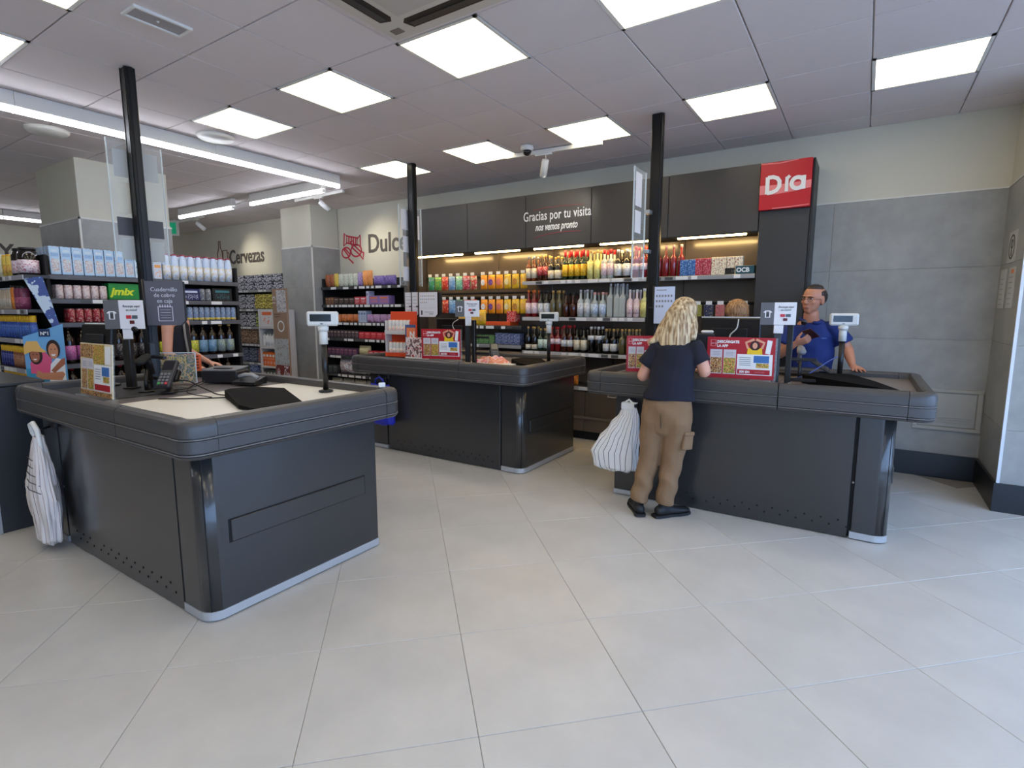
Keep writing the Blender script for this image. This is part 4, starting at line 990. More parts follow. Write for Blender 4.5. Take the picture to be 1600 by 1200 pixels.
line(MS, .05, .765, [
 ('box', .09, .11, [(90, 60, 90), (170, 110, 120), (60, 40, 66), (120, 120, 160)], 7, 'mauve sweets box on the fifth sweets shelf', P(name='bar_box')),
 ('pouch', .24, .16, [(214, 204, 150), (150, 130, 80), (232, 226, 190), (190, 176, 120)], 1, 'rounded straw coloured bag on the fifth sweets shelf', P(name='nut_bag', d=.12)),
 ('box', .11, .09, [(190, 40, 60), (230, 180, 180), (150, 24, 40), (200, 70, 80)], 5, 'red sweets box on the fifth sweets shelf', P(name='bar_box'))])
line(MS, .05, .48, [
 ('box', .10, .12, [(60, 60, 64), (110, 120, 116), (40, 40, 44), (90, 80, 90)], 2, 'dark box low on the sweets shelving', P(name='bar_box')),
 ('pouch', .30, .24, [(226, 220, 224), (170, 40, 60), (120, 190, 200), (236, 232, 236)], 1, 'big white bag printed with red and blue low on the sweets shelving', P(name='marshmallow_bag', d=.14, scale=20)),
 ('pouch', .28, .20, [(200, 196, 190), (140, 150, 150), (220, 216, 206), (180, 176, 170)], 3, 'pale grey bag low on the sweets shelving', P(name='marshmallow_bag', d=.12, scale=20))])
line(MS, .05, .20, [('pouch', .26, .20, [(200, 194, 180), (150, 140, 120), (220, 216, 200), (176, 166, 150)], 6, 'beige bag on the lowest sweets shelf', P(name='flour_bag', d=.12, scale=20))])

# beer wall
BX = -9.78
rack('beer_shelving', 'dark shelving stacked with beer packs under the word Cervezas', (BX, 5.45, 0), 0, 1.74, .38, 1.86, [1.80, 1.475, 1.165, .865, .54, .11], 5, M_rail, .4)
MBR = Matrix.Translation((BX, 5.45, 0))
def packs(z, rows_, spec):
    for r_i in range(rows_):
        x = .04
        for cols, n, lab, nm in spec:
            mt = A('beer_%s' % nm, cols, scale=30, mix=True)
            PROTO.pop('beer_pack', None); p = pack('beer_pack', .268, .26, .125, mt, c=.008); PROTO.pop('beer_pack')
            lb = lab % ('upper' if r_i else 'lower')
            for k in range(n): put(p, MBR, x+.134+k*.274, .03+.01*((k+r_i) % 2), z+r_i*.127, lb, 'beer pack', (lb+'s') if n > 1 else None)
            x += n*.274
navy = [(22, 26, 48), (206, 206, 214), (16, 20, 38), (60, 66, 100)]
packs(1.80, 2, [(navy, 6, 'navy and white beer pack in the %s layer of the top shelf', 'navy')])
packs(1.475, 2, [(navy, 3, 'navy beer pack in the %s layer of the second shelf', 'navy'), ([(226, 204, 60), (120, 110, 40), (236, 220, 110), (200, 170, 50)], 3, 'yellow beer pack in the %s layer of the second shelf', 'yellow')])
packs(1.165, 2, [(navy, 3, 'navy beer pack in the %s layer of the third shelf', 'navy'), ([(140, 170, 50), (40, 60, 30), (190, 210, 90), (110, 140, 40)], 3, 'lime green beer pack in the %s layer of the third shelf', 'green')])
packs(.865, 2, [([(150, 116, 90), (90, 62, 50), (180, 146, 116), (120, 90, 70)], 3, 'brown paper beer pack in the %s layer of the fourth shelf', 'brown'), ([(120, 104, 90), (80, 66, 60), (150, 130, 110), (60, 50, 50)], 3, 'grey brown beer pack in the %s layer of the fourth shelf', 'greybrown')])
packs(.54, 2, [([(24, 32, 62), (120, 130, 160), (14, 20, 44), (60, 70, 110)], 3, 'dark blue beer pack in the %s layer of the fifth shelf', 'dblue'), ([(150, 130, 130), (190, 110, 100), (110, 100, 104), (170, 160, 160)], 3, 'grey and pink beer pack in the %s layer of the fifth shelf', 'greypink')])
packs(.11, 3, [([(90, 110, 96), (40, 60, 46), (130, 140, 120), (60, 80, 70)], 2, 'grey green beer pack in the %s layer of the bottom shelf', 'ggreen'), ([(50, 76, 170), (160, 180, 220), (36, 56, 140), (80, 110, 190)], 2, 'royal blue beer pack in the %s layer of the bottom shelf', 'rblue'), ([(80, 140, 50), (150, 190, 80), (50, 90, 30), (100, 160, 60)], 2, 'grass green beer pack in the %s layer of the bottom shelf', 'grass')])
# cardboard display with tall printed side board
t = thing('cardboard_display', 'kraft cardboard display with a tall printed side board by the small pillar', 'display', (-7.97, 4.94, 0), 0)
M_kraft = mat('kraft_cardboard', (158, 128, 104), .8, noise=.06, nscale=12); M_cardw = mat('white_cardboard', (214, 208, 202), .7)
MB().cbox(.41, -.01, .05, .76, .02, 1.77, .003).build('side_board', M_kraft, t)
MB().box(.41, -.012, .05, .76, -.010, .62).build('chocolate_print', A('choc_print', [(120, 40, 30), (226, 220, 224), (150, 60, 44), (206, 200, 210)], scale=6), t)
MB().box(.41, -.012, .62, .76, -.010, 1.02).build('splash_print', A('splash_print', [(190, 196, 196), (150, 130, 110), (206, 212, 214), (170, 180, 186)], scale=12), t)
MB().box(.52, -.012, 1.42, .75, -.010, 1.75).build('photo_print', A('photo_print', [(206, 204, 204), (120, 110, 104), (226, 224, 224), (150, 140, 134)], scale=12), t)
strokes([arc(.60, 1.21, .075, 0, 360, 24)], .010, M_paper, t, 'ring_mark', (0, -.012, 0))
strokes([arc(.46, 1.62, .03, -40, 220, 12), [(.43, 1.56), (.49, 1.56)]], .006, M_paper, t, 'small_mark', (0, -.011, 0))
txt('hecho para\ncompartir', .036, mat('kraft_ink', (90, 66, 50), .7), t, (.44, -.011, 1.38), ext=.0005)
MB().cbox(0, .0, .05, .02, .36, 1.46, .002).build('side', M_cardw, t); MB().cbox(.385, .0, .05, .405, .36, 1.46, .002).build('side', M_cardw, t)
MB().cbox(0, .35, .05, .405, .37, 1.46, .002).build('back', M_cardw, t); MB().box(0, 0, 0, .405, .36, .05).build('base', M_kraft, t)
for z in (.28, .585, .885, 1.195): MB().cbox(.02, .0, z-.03, .385, .35, z, .002).build('tray', M_cardw if z > .5 else M_kraft, t)
MB().cbox(.02, .0, .05, .385, .01, .25, .002).build('lower_front', M_kraft, t)
MC = Matrix.Translation((-7.97, 4.94, 0))
line(MC, .03, 1.195, [('box', .34, .27, [(226, 222, 218), (232, 110, 50), (232, 228, 226), (226, 222, 218)], 1, 'white box printed orange at the top of the cardboard display', P(name='gift_box', d=.2, scale=7))], y=.02)
line(MC, .035, .885, [('bottle', .07, .22, M_paper, 4, 'slim white tube on the cardboard display', P(name='white_tube', glass=M_white, cap=M_alu, cat='tube', kw=dict(neck=.2)))], y=.02)
line(MC, .035, .585, [('box', .075, .21, [(236, 110, 30), (240, 240, 236), (230, 96, 20), (240, 130, 50)], 4, 'orange and white carton on the cardboard display', P(name='orange_carton', scale=10))], y=.02)
line(MC, .035, .28, [('box', .075, .24, [(60, 66, 60), (200, 200, 196), (40, 44, 42), (110, 120, 100)], 4, 'dark green and white carton low on the cardboard display', P(name='dark_carton', scale=12))], y=.02)
# ------------------------------------------------------------------ drinks gondola behind the near counter, end cap, impulse stand
MG = Matrix.Translation((-6.10, 1.81, 0)) @ Matrix.Rotation(PI/2, 4, 'Z')
LV = [1.765, 1.55, 1.335, .955, .635, .25]
rack('drinks_gondola', 'black drinks gondola facing the tills behind the near counter', (-6.10, 1.81, 0), PI/2, 1.76, .60, 1.93, LV, 7, mat('gondola_rail', (88, 88, 92), .4), .25)
M_jb = mat('carton_pale_blue', (176, 204, 226), .4)
JP = [('pale_panel', M_jb, .02, .02, .98, .98), ('fruit_picture', art('fruit_print', [(232, 214, 190), (206, 90, 60), (240, 170, 70), (140, 70, 70)], 30, .4), .14, .10, .86, .55), ('title_band', mat('carton_blue', (74, 124, 192), .4), .14, .64, .86, .76), ('title_band', M_paper, .2, .80, .8, .88)]
line(MG, .038, LV[0], [
 ('box', .078, .25, [(170, 200, 224), (70, 120, 190), (214, 130, 90), (232, 200, 150)], 1, 'tall pale blue juice carton at the gondola end', P(name='juice_carton', d=.07, scale=30, deep=4, dd=.078, cat='carton', parts=JP)),
 ('box', .078, .25, [(170, 200, 224), (70, 120, 190), (214, 130, 90), (232, 200, 150)], 7, 'tall pale blue juice carton on the top gondola shelf', P(name='juice_carton', d=.07, scale=30, cat='carton', parts=JP)),
 ('box', .078, .235, [(214, 226, 236), (60, 150, 150), (236, 236, 240), (180, 120, 140)], 1, 'white and teal carton on the top gondola shelf', P(name='juice_carton', d=.07, scale=16, cat='carton')),
 ('box', .078, .17, [(206, 214, 226), (226, 160, 90), (230, 230, 236), (150, 100, 130)], 2, 'short pale carton on the top gondola shelf', P(name='small_carton', d=.07, scale=18, cat='carton', after=.02)),
 ('bottle', .076, .265, A('sleeve_blue', [(90, 140, 206), (222, 228, 238), (226, 216, 190), (130, 170, 224)], scale=24, mix=True), 9, 'blue and white bottle with red cap on the top gondola shelf', P(name='yoghurt_bottle', glass=mat('bottle_skyblue', (206, 220, 238), .3), cap=mat('cap_dusky_red', (170, 70, 90), .4), cat='bottle', deep=2, dd=.085, kw=dict(neck=.10, shoulder=.26, nr=.55, capn=.05, lz=(.04, .55))))], y=.02)
line(MG, .06, LV[1], [
 ('can', .062, .125, A('can_pale_pink', [(222, 206, 200), (170, 120, 120), (232, 220, 214), (200, 160, 150)], scale=30), 6, 'pale pink can on the second gondola shelf', P(name='drink_can', cat='can', deep=2)),
 ('box', .26, .155, mat('pack_green', (30, 140, 56), .35), 1, 'bright green multipack with yellow lettering', P(name='green_multipack', d=.14, cat='multipack')),
 ('box', .26, .155, mat('pack_green', (30, 140, 56), .35), 1, 'second green multipack, mostly hidden behind the near post', P(name='green_multipack', d=.14, cat='multipack')),
 ('can', .06, .15, A('can_dark_slim', [(30, 34, 44), (150, 156, 166), (20, 22, 30), (80, 90, 110)], scale=30), 2, 'slim dark can behind the booklet board on the second gondola shelf', P(name='drink_can', cat='can')),
 ('box', .19, .125, [(26, 34, 84), (200, 206, 226), (20, 26, 70), (60, 80, 150)], 1, 'navy blue multipack on the second gondola shelf', P(name='navy_multipack', d=.12, cat='multipack')),
 ('can', .06, .13, A('can_silver_grey', [(110, 112, 116), (196, 198, 200), (70, 72, 76), (150, 150, 156)], scale=30), 2, 'grey can between the navy and the black multipack', P(name='drink_can', cat='can')),
 ('box', .22, .14, [(20, 24, 26), (60, 120, 130), (14, 16, 18), (60, 64, 66)], 1, 'black and teal multipack at the right end of the second gondola shelf', P(name='black_multipack', d=.12, cat='multipack'))], y=.02)
for o in [o for o in list(D.objects) if o.name.startswith('green_multipack')]:
    txt('Maxibon' if False else 'jmix', .098, mat('lettering_lime', (214, 230, 50), .5), o, (-.115, -.002, .045), ext=.001, shear=.25, bold=.004, sx=1.1, name='lettering')
line(MG, .13, LV[2], [
 ('can', .062, .125, A('can_red', [(160, 34, 44), (220, 180, 170), (120, 20, 30), (180, 60, 64)], scale=26), 6, 'dark red can on the third gondola shelf', P(name='drink_can', cat='can', deep=2)),
 ('can', .056, .145, A('can_silverblue', [(120, 140, 170), (190, 200, 214), (90, 110, 150), (150, 160, 190)], scale=30), 20, 'silver blue can with yellow base on the third gondola shelf', P(name='slim_can', cat='can', band=None))], y=.02, gap=.004)
for o in [o for o in list(D.objects) if o.name.startswith('slim_can')]:
    MB().lathe([(.0285, 0.006), (.0285, .03)], 12).build('yellow_base_band', mat('can_yellow', (226, 196, 60), .4), o)
big = dict(neck=.16, shoulder=.22, nr=.34, capn=.05, lz=(.10, .50))
g_cola = glassy('pet_dark', (28, 14, 14))
def B(cols, cap, nm): return P(name='soft_drink_bottle', glass=g_cola, cap=cap, cat='bottle', kw=big, deep=1)
line(MG, .08, LV[3], [
 ('bottle', .095, .33, [(200, 110, 170), (120, 60, 120), (226, 180, 210), (170, 80, 150)], 3, 'large dark bottle with purple pink label on the gondola', B(0, c_black, 0)),
 ('bottle', .095, .33, [(40, 36, 40), (150, 150, 150), (24, 22, 26), (80, 76, 80)], 5, 'large dark bottle with black label on the gondola', B(0, c_black, 0)),
 ('bottle', .095, .33, [(200, 200, 60), (90, 130, 50), (226, 120, 110), (180, 190, 70)], 4, 'large dark bottle with yellow green label on the gondola', B(0, c_black, 0)),
 ('bottle', .095, .33, [(110, 150, 180), (60, 80, 100), (170, 200, 216), (90, 130, 160)], 2, 'large dark bottle with light blue label on the gondola', B(0, c_black, 0)),
 ('bottle', .095, .33, [(120, 136, 150), (190, 210, 120), (90, 100, 116), (150, 166, 180)], 2, 'large dark bottle with grey label at the gondola end', B(0, c_gold, 0))], y=.02)
line(MG, .08, LV[4], [
 ('bottle', .092, .27, [(30, 26, 26), (200, 190, 180), (24, 20, 20), (120, 30, 34)], 9, 'black bottle with small white print on the fifth gondola shelf', B(0, c_red, 0)),
 ('bottle', .092, .27, [(214, 200, 176), (150, 60, 50), (226, 216, 196), (206, 190, 160)], 7, 'dark bottle with cream label on the fifth gondola shelf', B(0, c_black, 0))], y=.02)
line(MG, .08, LV[5], [('bottle', .095, .32, [(60, 70, 60), (150, 160, 140), (40, 46, 40), (90, 100, 90)], 16, 'dark bottle on the lowest gondola shelf', B(0, c_black, 0))], y=.02)

# end cap facing the aisle
EX = -6.90; ME = Matrix.Translation((EX, 1.60, 0)); EL = [1.745, 1.455, 1.20, .935, .735, .4]
END = rack('end_shelving', 'end shelving of jars and sun lotions at the left edge of the photo', (EX, 1.60, 0), 0, .98, .20, 1.93, EL, 9, mat('endcap_rail', (160, 160, 166), .4), .6, ends=False)
line(ME, .06, EL[0], [
 ('bottle', .09, .20, [(226, 220, 190), (190, 190, 140), (236, 232, 210), (206, 200, 160)], 3, 'cream jar on the top end shelf', P(name='jar', glass=mat('jar_cream', (230, 224, 196), .4), cap=c_white, cat='jar', kw=dict(neck=.08, shoulder=.06, nr=.8))),
 ('bottle', .10, .19, [(226, 190, 80), (190, 60, 50), (236, 214, 130), (210, 120, 60)], 2, 'yellow and red jar on the top end shelf', P(name='jar', glass=mat('jar_yellow', (226, 196, 90), .4), cap=c_yel, cat='jar', kw=dict(neck=.08, shoulder=.06, nr=.8), after=.02)),
 ('bottle', .145, .235, [(226, 210, 214), (150, 24, 60), (232, 222, 224), (170, 40, 70)], 2, 'big black tub with white and crimson label on the top end shelf', P(name='tub', glass=g_dark, cap=c_black, cat='tub', kw=dict(neck=.12, shoulder=.14, nr=.72, capn=.10, lz=(.08, .55))))], y=.02)
line(ME, .06, EL[1], [
 ('bottle', .055, .19, [(200, 190, 170), (150, 130, 110), (220, 214, 200), (180, 160, 140)], 7, 'small beige jar on the second end shelf', P(name='jar', glass=mat('jar_beige', (196, 176, 150), .3), cap=c_silver, cat='jar', kw=dict(neck=.10, shoulder=.08, nr=.7))),
 ('bottle', .085, .21, [(220, 130, 50), (236, 176, 90), (200, 100, 40), (226, 150, 70)], 1, 'orange jar with dark lid on the second end shelf', P(name='jar', glass=mat('jar_orange', (220, 130, 56), .3), cap=c_black, cat='jar', kw=dict(neck=.10, shoulder=.08, nr=.8, capn=.14))),
 ('bottle', .085, .20, [(150, 70, 100), (190, 120, 140), (110, 40, 70), (170, 90, 120)], 2, 'plum coloured jar with dark lid on the second end shelf', P(name='jar', glass=mat('jar_plum', (120, 50, 76), .3), cap=c_black, cat='jar', kw=dict(neck=.10, shoulder=.08, nr=.8, capn=.14)))], y=.02)
def lot(c): return P(name='sun_lotion', glass=c, cap=c_yel, cat='bottle', kw=dict(neck=.30, shoulder=.05, nr=.82, capn=.29, lz=(.12, .6)), deep=1)
l_blue = mat('lotion_blue', (40, 74, 156), .35); l_brown = mat('lotion_brown', (140, 80, 50), .35)
line(ME, .04, EL[2], [('bottle', .058, .20, [(60, 100, 180), (30, 60, 140), (120, 160, 210), (40, 70, 150)], 14, 'blue sun lotion bottle with yellow cap on the third end shelf', lot(l_blue))], y=.02)
line(ME, .04, EL[3], [('bottle', .062, .19, [(40, 50, 130), (120, 130, 190), (30, 36, 100), (60, 70, 150)], 5, 'dark blue lotion bottle on the fourth end shelf', lot(mat('lotion_navy', (34, 40, 110), .35))),
 ('bottle', .062, .19, [(170, 120, 90), (120, 70, 50), (200, 160, 130), (150, 90, 60)], 8, 'brown sun oil bottle with yellow cap on the fourth end shelf', lot(l_brown))], y=.02)
line(ME, .04, EL[4], [('bottle', .062, .17, [(120, 180, 216), (226, 234, 236), (60, 120, 180), (150, 200, 226)], 13, 'light blue lotion bottle with yellow cap on the lowest visible end shelf', lot(mat('lotion_sky', (90, 150, 206), .35)))], y=.02)
line(ME, .04, EL[5], [('box', .13, .2, [(120, 120, 110), (60, 60, 60), (160, 160, 150), (90, 90, 86)], 6, 'grey carton on the bottom end shelf', P(name='grey_carton', d=.12))], y=.02)

# summer poster standing at the corner of the end cap
t = thing('summer_poster', 'sun care poster of two smiling women embracing, with a slanted top', 'poster', (-5.66, 1.61, .815), math.radians(45))
M_psky = mat('poster_sky', (110, 170, 216), .5); M_psea = mat('poster_sea', (60, 150, 190), .5); M_psk = mat('poster_skin', (206, 140, 104), .5); M_psk2 = mat('poster_skin_dark', (170, 104, 76), .5)
M_ppk = mat('poster_pink', (226, 90, 130), .5); M_phat = mat('poster_straw', (226, 180, 100), .5); M_phair = mat('poster_hair', (50, 34, 30), .5)
w, h = .29, .52
out = [(-w/2, 0), (w/2, -.01), (w/2, h), (-w/2, h*.80)]
MB().prism(out, 0, .008, 'y').build('board', M_psky, t)
def flat(n, mt, pts, p): MB().prism([(-w/2+a*w, b*h) for a, b in pts], -.001-p*.0008, -.0002, 'y').build(n, mt, t)
def disc(n, mt, a, b, ra, rb, p): flat(n, mt, [(a+ra*math.cos(k*PI/10), b+rb*math.sin(k*PI/10)) for k in range(20)], p)
flat('sea', M_psea, [(0.0, 0), (.98, 0), (.98, .26), (0.0, .30)], 1)
flat('pink_shirt', M_ppk, [(.12, .22), (.60, .18), (.66, .45), (.50, .56), (.25, .50), (.12, .38)], 2)
flat('white_top', M_paper, [(.55, .05), (.97, .03), (.97, .42), (.78, .46), (.62, .36)], 3)
flat('embracing_arm', M_psk, [(.22, .17), (.38, .12), (.86, .10), (.96, .20), (.90, .24), (.42, .22), (.28, .27)], 4)
flat('raised_arm', M_psk2, [(.62, .26), (.70, .22), (.98, .36), (.98, .46), (.90, .44)], 5)
disc('hair', M_phair, .72, .60, .17, .15, 4); disc('face', M_psk, .72, .57, .12, .125, 6)
disc('hair', M_phair, .28, .50, .16, .14, 4); disc('face', M_psk2, .26, .50, .115, .105, 6)
flat('straw_hat', M_phat, [(-.0, .52), (.02, .66), (.10, .73), (.34, .73), (.42, .62), (.55, .56), (.50, .55), (.20, .57)], 7)
for a in (.68, .77, .22, .31): disc('eye', M_phair, a, .60 if a > .5 else .52, .013, .010, 8)
flat('smile', M_paper, [(.66, .52), (.78, .52), (.75, .49), (.69, .49)], 8); flat('smile', M_paper, [(.21, .45), (.31, .45), (.28, .43), (.24, .43)], 8)
flat('blue_badge', mat('badge_navy', (24, 50, 90), .5), [(.40, .80), (.68, .80), (.68, .92), (.40, .92)], 2)
txt('Nº1', .04, M_paper, t, (-w/2+.44*w, -.003, .825*h), ext=.0004, bold=.001)
MB().cbox(-w/2, .008, -.02, w/2, .02, .0, .002).build('foot_strip', M_cardw, t)
# its stand: a slim cardboard plinth
MB().cbox(-.15, -.04, 0, .15, .04, .795, .004).build('poster_plinth', mat('plinth_black', (26, 26, 28), .6), None, (-5.665, 1.615, 0), math.radians(45), label='slim black plinth under the summer poster', cat='stand')
# narrow blue header board higher up behind it
MB().prism([(-.03, .52), (.10, .53), (.20, .02), (.17, .0)], 0, .006, 'y').build('header_board', art('header_blue', [(110, 160, 206), (60, 80, 140), (190, 206, 220), (140, 150, 190)], scale=8, mix=True), END, (.96, .03, 1.20), math.radians(60), label='narrow blue printed side board')

# impulse stand at the near-left corner
t = thing('impulse_stand', 'dark low shelf stand touching the left end of the near counter', 'stand', (-5.50, .98, 0), 0)
M_stand = mat('stand_charcoal', (40, 42, 44), .45); M_standg = mat('stand_grey_shelf', (150, 146, 140), .5)
MB().cbox(.862, 0, .0, .892, .30, .955, .004).build('side_panel', M_stand, t); MB().cbox(0, 0, 0, .03, .30, .955, .004).build('side_panel', M_stand, t)
MB().cbox(.0, .28, 0, .892, .30, .955, .003).build('back_panel', M_stand, t)
MB().cbox(-.0, -.02, .955, .90, .31, .985, .008).build('top_board', M_stand, t)
for z in (.10, .36, .62): MB().cbox(.03, .0, z-.02, .862, .28, z, .003).build('shelf', M_standg, t); 
MB().cbox(.03, -.005, .0, .862, .01, .08, .002).build('kick_board', mat('stand_grey', (92, 90, 86), .5), t)
MB().cbox(.895, -.006, 0, .899, .012, .60, .001).build('metal_edge', M_alu, t)
MI = Matrix.Translation((-5.50, .98, 0))
line(MI, .05, .62, [('box', .12, .18, [(200, 70, 60), (232, 200, 180), (170, 40, 40), (220, 120, 90)], 6, 'red pack on the upper shelf of the low stand', P(name='impulse_pack', d=.1))], y=.02)
line(MI, .05, .36, [('pouch', .15, .16, [(236, 180, 50), (210, 50, 60), (240, 210, 110), (226, 110, 60)], 5, 'yellow and red bag on the lower shelf of the stand', P(name='impulse_bag', d=.08))], y=.04)
t = thing('mesh_basket', 'black mesh basket at the foot of the low stand', 'basket', (-4.98, 1.12, .104))
f = MB(); 
for k in range(9): f.tube([(-.12+.03*k, -.10, 0), (-.12+.03*k, -.10, .16)], .003, 4).tube([(-.12+.03*k, .10, 0), (-.12+.03*k, .10, .16)], .003, 4)
for k in range(6): f.tube([(-.13, -.10, .03*k), (.13, -.10, .03*k)], .003, 4).tube([(.13, -.10, .03*k), (.13, .10, .03*k)], .003, 4)
f.build('wire_mesh', M_black, t, kind='stuff'); MB().cbox(-.125, -.095, 0, .125, .095, .01, .002).build('base', M_black, t)
# ------------------------------------------------------------------ things on and around the counters
M_sheet = mat('document_sheet', (226, 224, 226), .6); M_sheetd = mat('document_dark', (74, 74, 78), .5); M_sheetg = mat('document_grey_white', (186, 188, 184), .6); M_sheetc = mat('document_cream', (214, 208, 190), .6)
def acrylic(x, y0, y1, z0, z1, label, papers):
    t = thing('acrylic_sheet_holder', label, 'holder', (x, (y0+y1)/2, z0), PI/2, 'clear acrylic document holders on the posts')
    w = y1-y0; h = z1-z0
    MB().cbox(-w/2, -.002, 0, w/2, .002, h, .001).build('acrylic_pane', M_acryl, t)
    e = MB()
    for a, b in ((-w/2, -w/2+.006), (w/2-.006, w/2)): e.cbox(a, -.006, 0, b, .006, h, .001)
    e.build('edge_profile', mat('acrylic_edge', (206, 214, 214), .2), t)
    for k, (a, b, c, d, m) in enumerate(papers):
        MB().cbox(-w/2+a*w, -.0045, b*h, -w/2+c*w, -.0025, d*h, .0004).build('document', m, t)
    for z in (.25, .62): MB().cbox(*((-.02, -.024, z*h, .02, 0, z*h+.03) if label.find('blonde') < 0 else (w/2-.02, -.045, z*h, w/2+.06, .0, z*h+.03)), .002).build('clip', M_alu, t)
    return t
acrylic(-4.258, 1.645, 1.985, 1.775, 2.575, 'acrylic document holder on the post of the near counter', [(.10, .70, .42, .92, M_sheetg), (.46, .70, .9, .93, M_sheetg), (.12, .40, .46, .66, M_sheetc), (.08, .22, .92, .37, M_sheetd), (.12, .02, .9, .19, M_sheetg)])
acrylic(-4.318, 4.37, 4.73, 1.72, 2.59, 'acrylic document holder on the post of the middle counter', [(.10, .70, .40, .95, M_sheet), (.16, .42, .42, .62, M_sheet), (.14, .06, .40, .24, M_sheet), (.6, .60, .9, .9, M_sheet)])
acrylic(-1.58, 4.17, 4.44, 1.70, 2.56, 'acrylic document holder on the post beside the blonde woman', [(.12, .66, .62, .96, M_sheet), (.12, .42, .60, .62, M_sheet)])
# flip boards
def flip(x, y, z, w, h, yaw, label, front, lines, back_n=3):
    t = thing('flip_board', label, 'sign board', (x, y, z), yaw)
    c = .03
    def card(dx, dy, rot, m, nm):
        M = Matrix.Translation((dx, dy, 0)) @ Matrix.Rotation(rot, 4, 'Z')
        MB().prism([(0, 0), (w-c, 0), (w, c), (w, h), (0, h)], -.004, .004, 'y', 0, M).build(nm, m, t)
    for k in range(back_n): card(-w/2, .012*(k+1), math.radians(9*(k+1)), M_black if k % 2 == 0 else M_shelf, 'rear_card')
    card(-w/2, 0, 0, front, 'front_card')
    lines(t, w, h)
    MB().cyl((-w/2-.008, .0, -.01), (-w/2-.008, .0, h+.01), .008, 8).build('hinge_rod', M_black, t)
    MB().cbox(-w/2-.05, .0, h*.4, -w/2, .075, h*.45, .002).build('bracket', M_black, t)
    return t
M_flipg = mat('flip_card_grey', (84, 82, 90), .5); M_fink = mat('flip_text_pale', (206, 204, 212), .5)
def l1(t, w, h):
    for k, s in enumerate(('Cuadernillo', 'de cobro', 'en caja')):
        txt(s, .039, M_fink, t, (0, -.005, h*.77-k*.038), ext=.0005, align='CENTER', sx=.86)
    strokes([[(-.042, .03), (.042, .03), (.042, .125), (-.042, .125), (-.042, .03)]] + [[(-.03+.015*k, .12), (-.03+.015*k, .138)] for k in range(5)], .0025, M_fink, t, 'notebook_outline', (0, -.0048, 0))
    strokes([[(-.03, .05+.018*k), (.03, .05+.018*k)] for k in range(4)], .001, M_fink, t, 'notebook_lines', (0, -.0048, 0))
flip(-3.965, 1.795, 1.345, .225, .295, math.radians(50), 'grey board reading Cuadernillo de cobro en caja beside the near post', M_flipg, l1)
M_print = mat('small_print', (140, 138, 142), .6)
def l2(t, w, h):
    for r in range(3):
        for k in range(8 if r < 2 else 4): MB().box(-w*.42+w*.105*k, -.0052, h*(.82-.13*r), -w*.42+w*.105*k+.011, -.0042, h*(.87-.13*r)).build('icon', M_print if (k+r) % 3 else mat('small_print_orange', (200, 150, 90), .6), t)
    MB().box(-w*.45, -.0052, h*.36, w*.45, -.0042, h*.365).build('rule', M_print, t)
    MB().box(-w*.40, -.0052, h*.08, -w*.32, -.0042, h*.26).build('person_icon', M_ink, t); MB().box(-w*.2, -.0052, h*.18, w*.3, -.0042, h*.20).build('rule', M_print, t); MB().box(w*.05, -.0052, h*.1, w*.3, -.0042, h*.13).build('rule', M_print, t)
flip(-3.985, 4.45, 1.377, .235, .265, math.radians(6), 'white price chart with icons hinged on the middle post', M_sheet, l2, 2)
def l2b(t, w, h):
    for k in range(6): MB().box(-w*.4, -.0052, h*(.12+.14*k), w*.4, -.0042, h*(.135+.14*k)).build('rule', M_print, t)
flip(-4.275, 4.455, 1.375, .10, .27, math.radians(4), 'narrow price chart left of the middle post', M_sheet, l2b, 0)
flip(-4.178, 4.45, 1.375, .075, .27, math.radians(4), 'narrow price chart just right of the middle post', M_sheet, l2b, 0)
def l3(t, w, h):
    for r in range(3):
        for k in range(6 if r < 2 else 3): MB().box(-w*.42+w*.145*k, -.0052, h*(.72-.14*r), -w*.42+w*.145*k+.014, -.0042, h*(.78-.14*r)).build('icon', M_print, t)
    MB().box(-w*.42, -.0052, h*.9, w*.1, -.0042, h*.92).build('rule', M_print, t)
flip(-1.385, 4.42, 1.338, .165, .30, math.radians(2), 'bright white price chart right of the post by the blonde woman', mat('chart_bluish_white', (214, 222, 240), .5), l3, 1)

# cash register screens, seen from the back
def monitor(x, y, z, w, h, yaw, tilt, label, lit=True):
    t = thing('till_monitor', label, 'monitor', (x, y, .93), yaw)
    MB().lathe([(.08, 0), (.08, .012), (.03, .02), (.025, .03), (.025, z-.93+.1)], 16, (0, .04, 0)).build('stand', M_black, t)
    M = Matrix.Translation((0, 0, z-.93)) @ Matrix.Rotation(tilt, 4, 'X')
    MB().cbox(-w/2, -.02, 0, w/2, .02, h, .008, 0, M).build('housing', M_black, t)
    MB().cbox(-w*.3, -.035, h*.2, w*.3, -.02, h*.7, .008, 0, M).build('rear_cover', M_blackmat, t)
    if lit: MB().cbox(-w/2, .0, h, w/2, .03, h+.009, .002, 0, M).build('top_edge_highlight', mat('bezel_highlight_white', (236, 238, 242), .4), t)  # white strip paints the light caught by the top edge
    MB().box(-w/2+.012, .0202, .012, w/2-.012, .0212, h-.012, 0, M).build('screen', mat('till_screen', (120, 150, 190), .2, emit=.5), t)
    return t
monitor(-.93, 4.76, 1.10, .47, .28, 0, 0, 'wide black till monitor seen from behind, right of the blonde woman')
monitor(-3.96, 4.85, 1.10, .50, .25, 0, 0, 'black till monitor seen from behind on the middle counter', False)
monitor(-4.30, 1.50, 1.13, .31, .22, math.radians(12), math.radians(-8), 'black till monitor at the left end of the near counter', True)
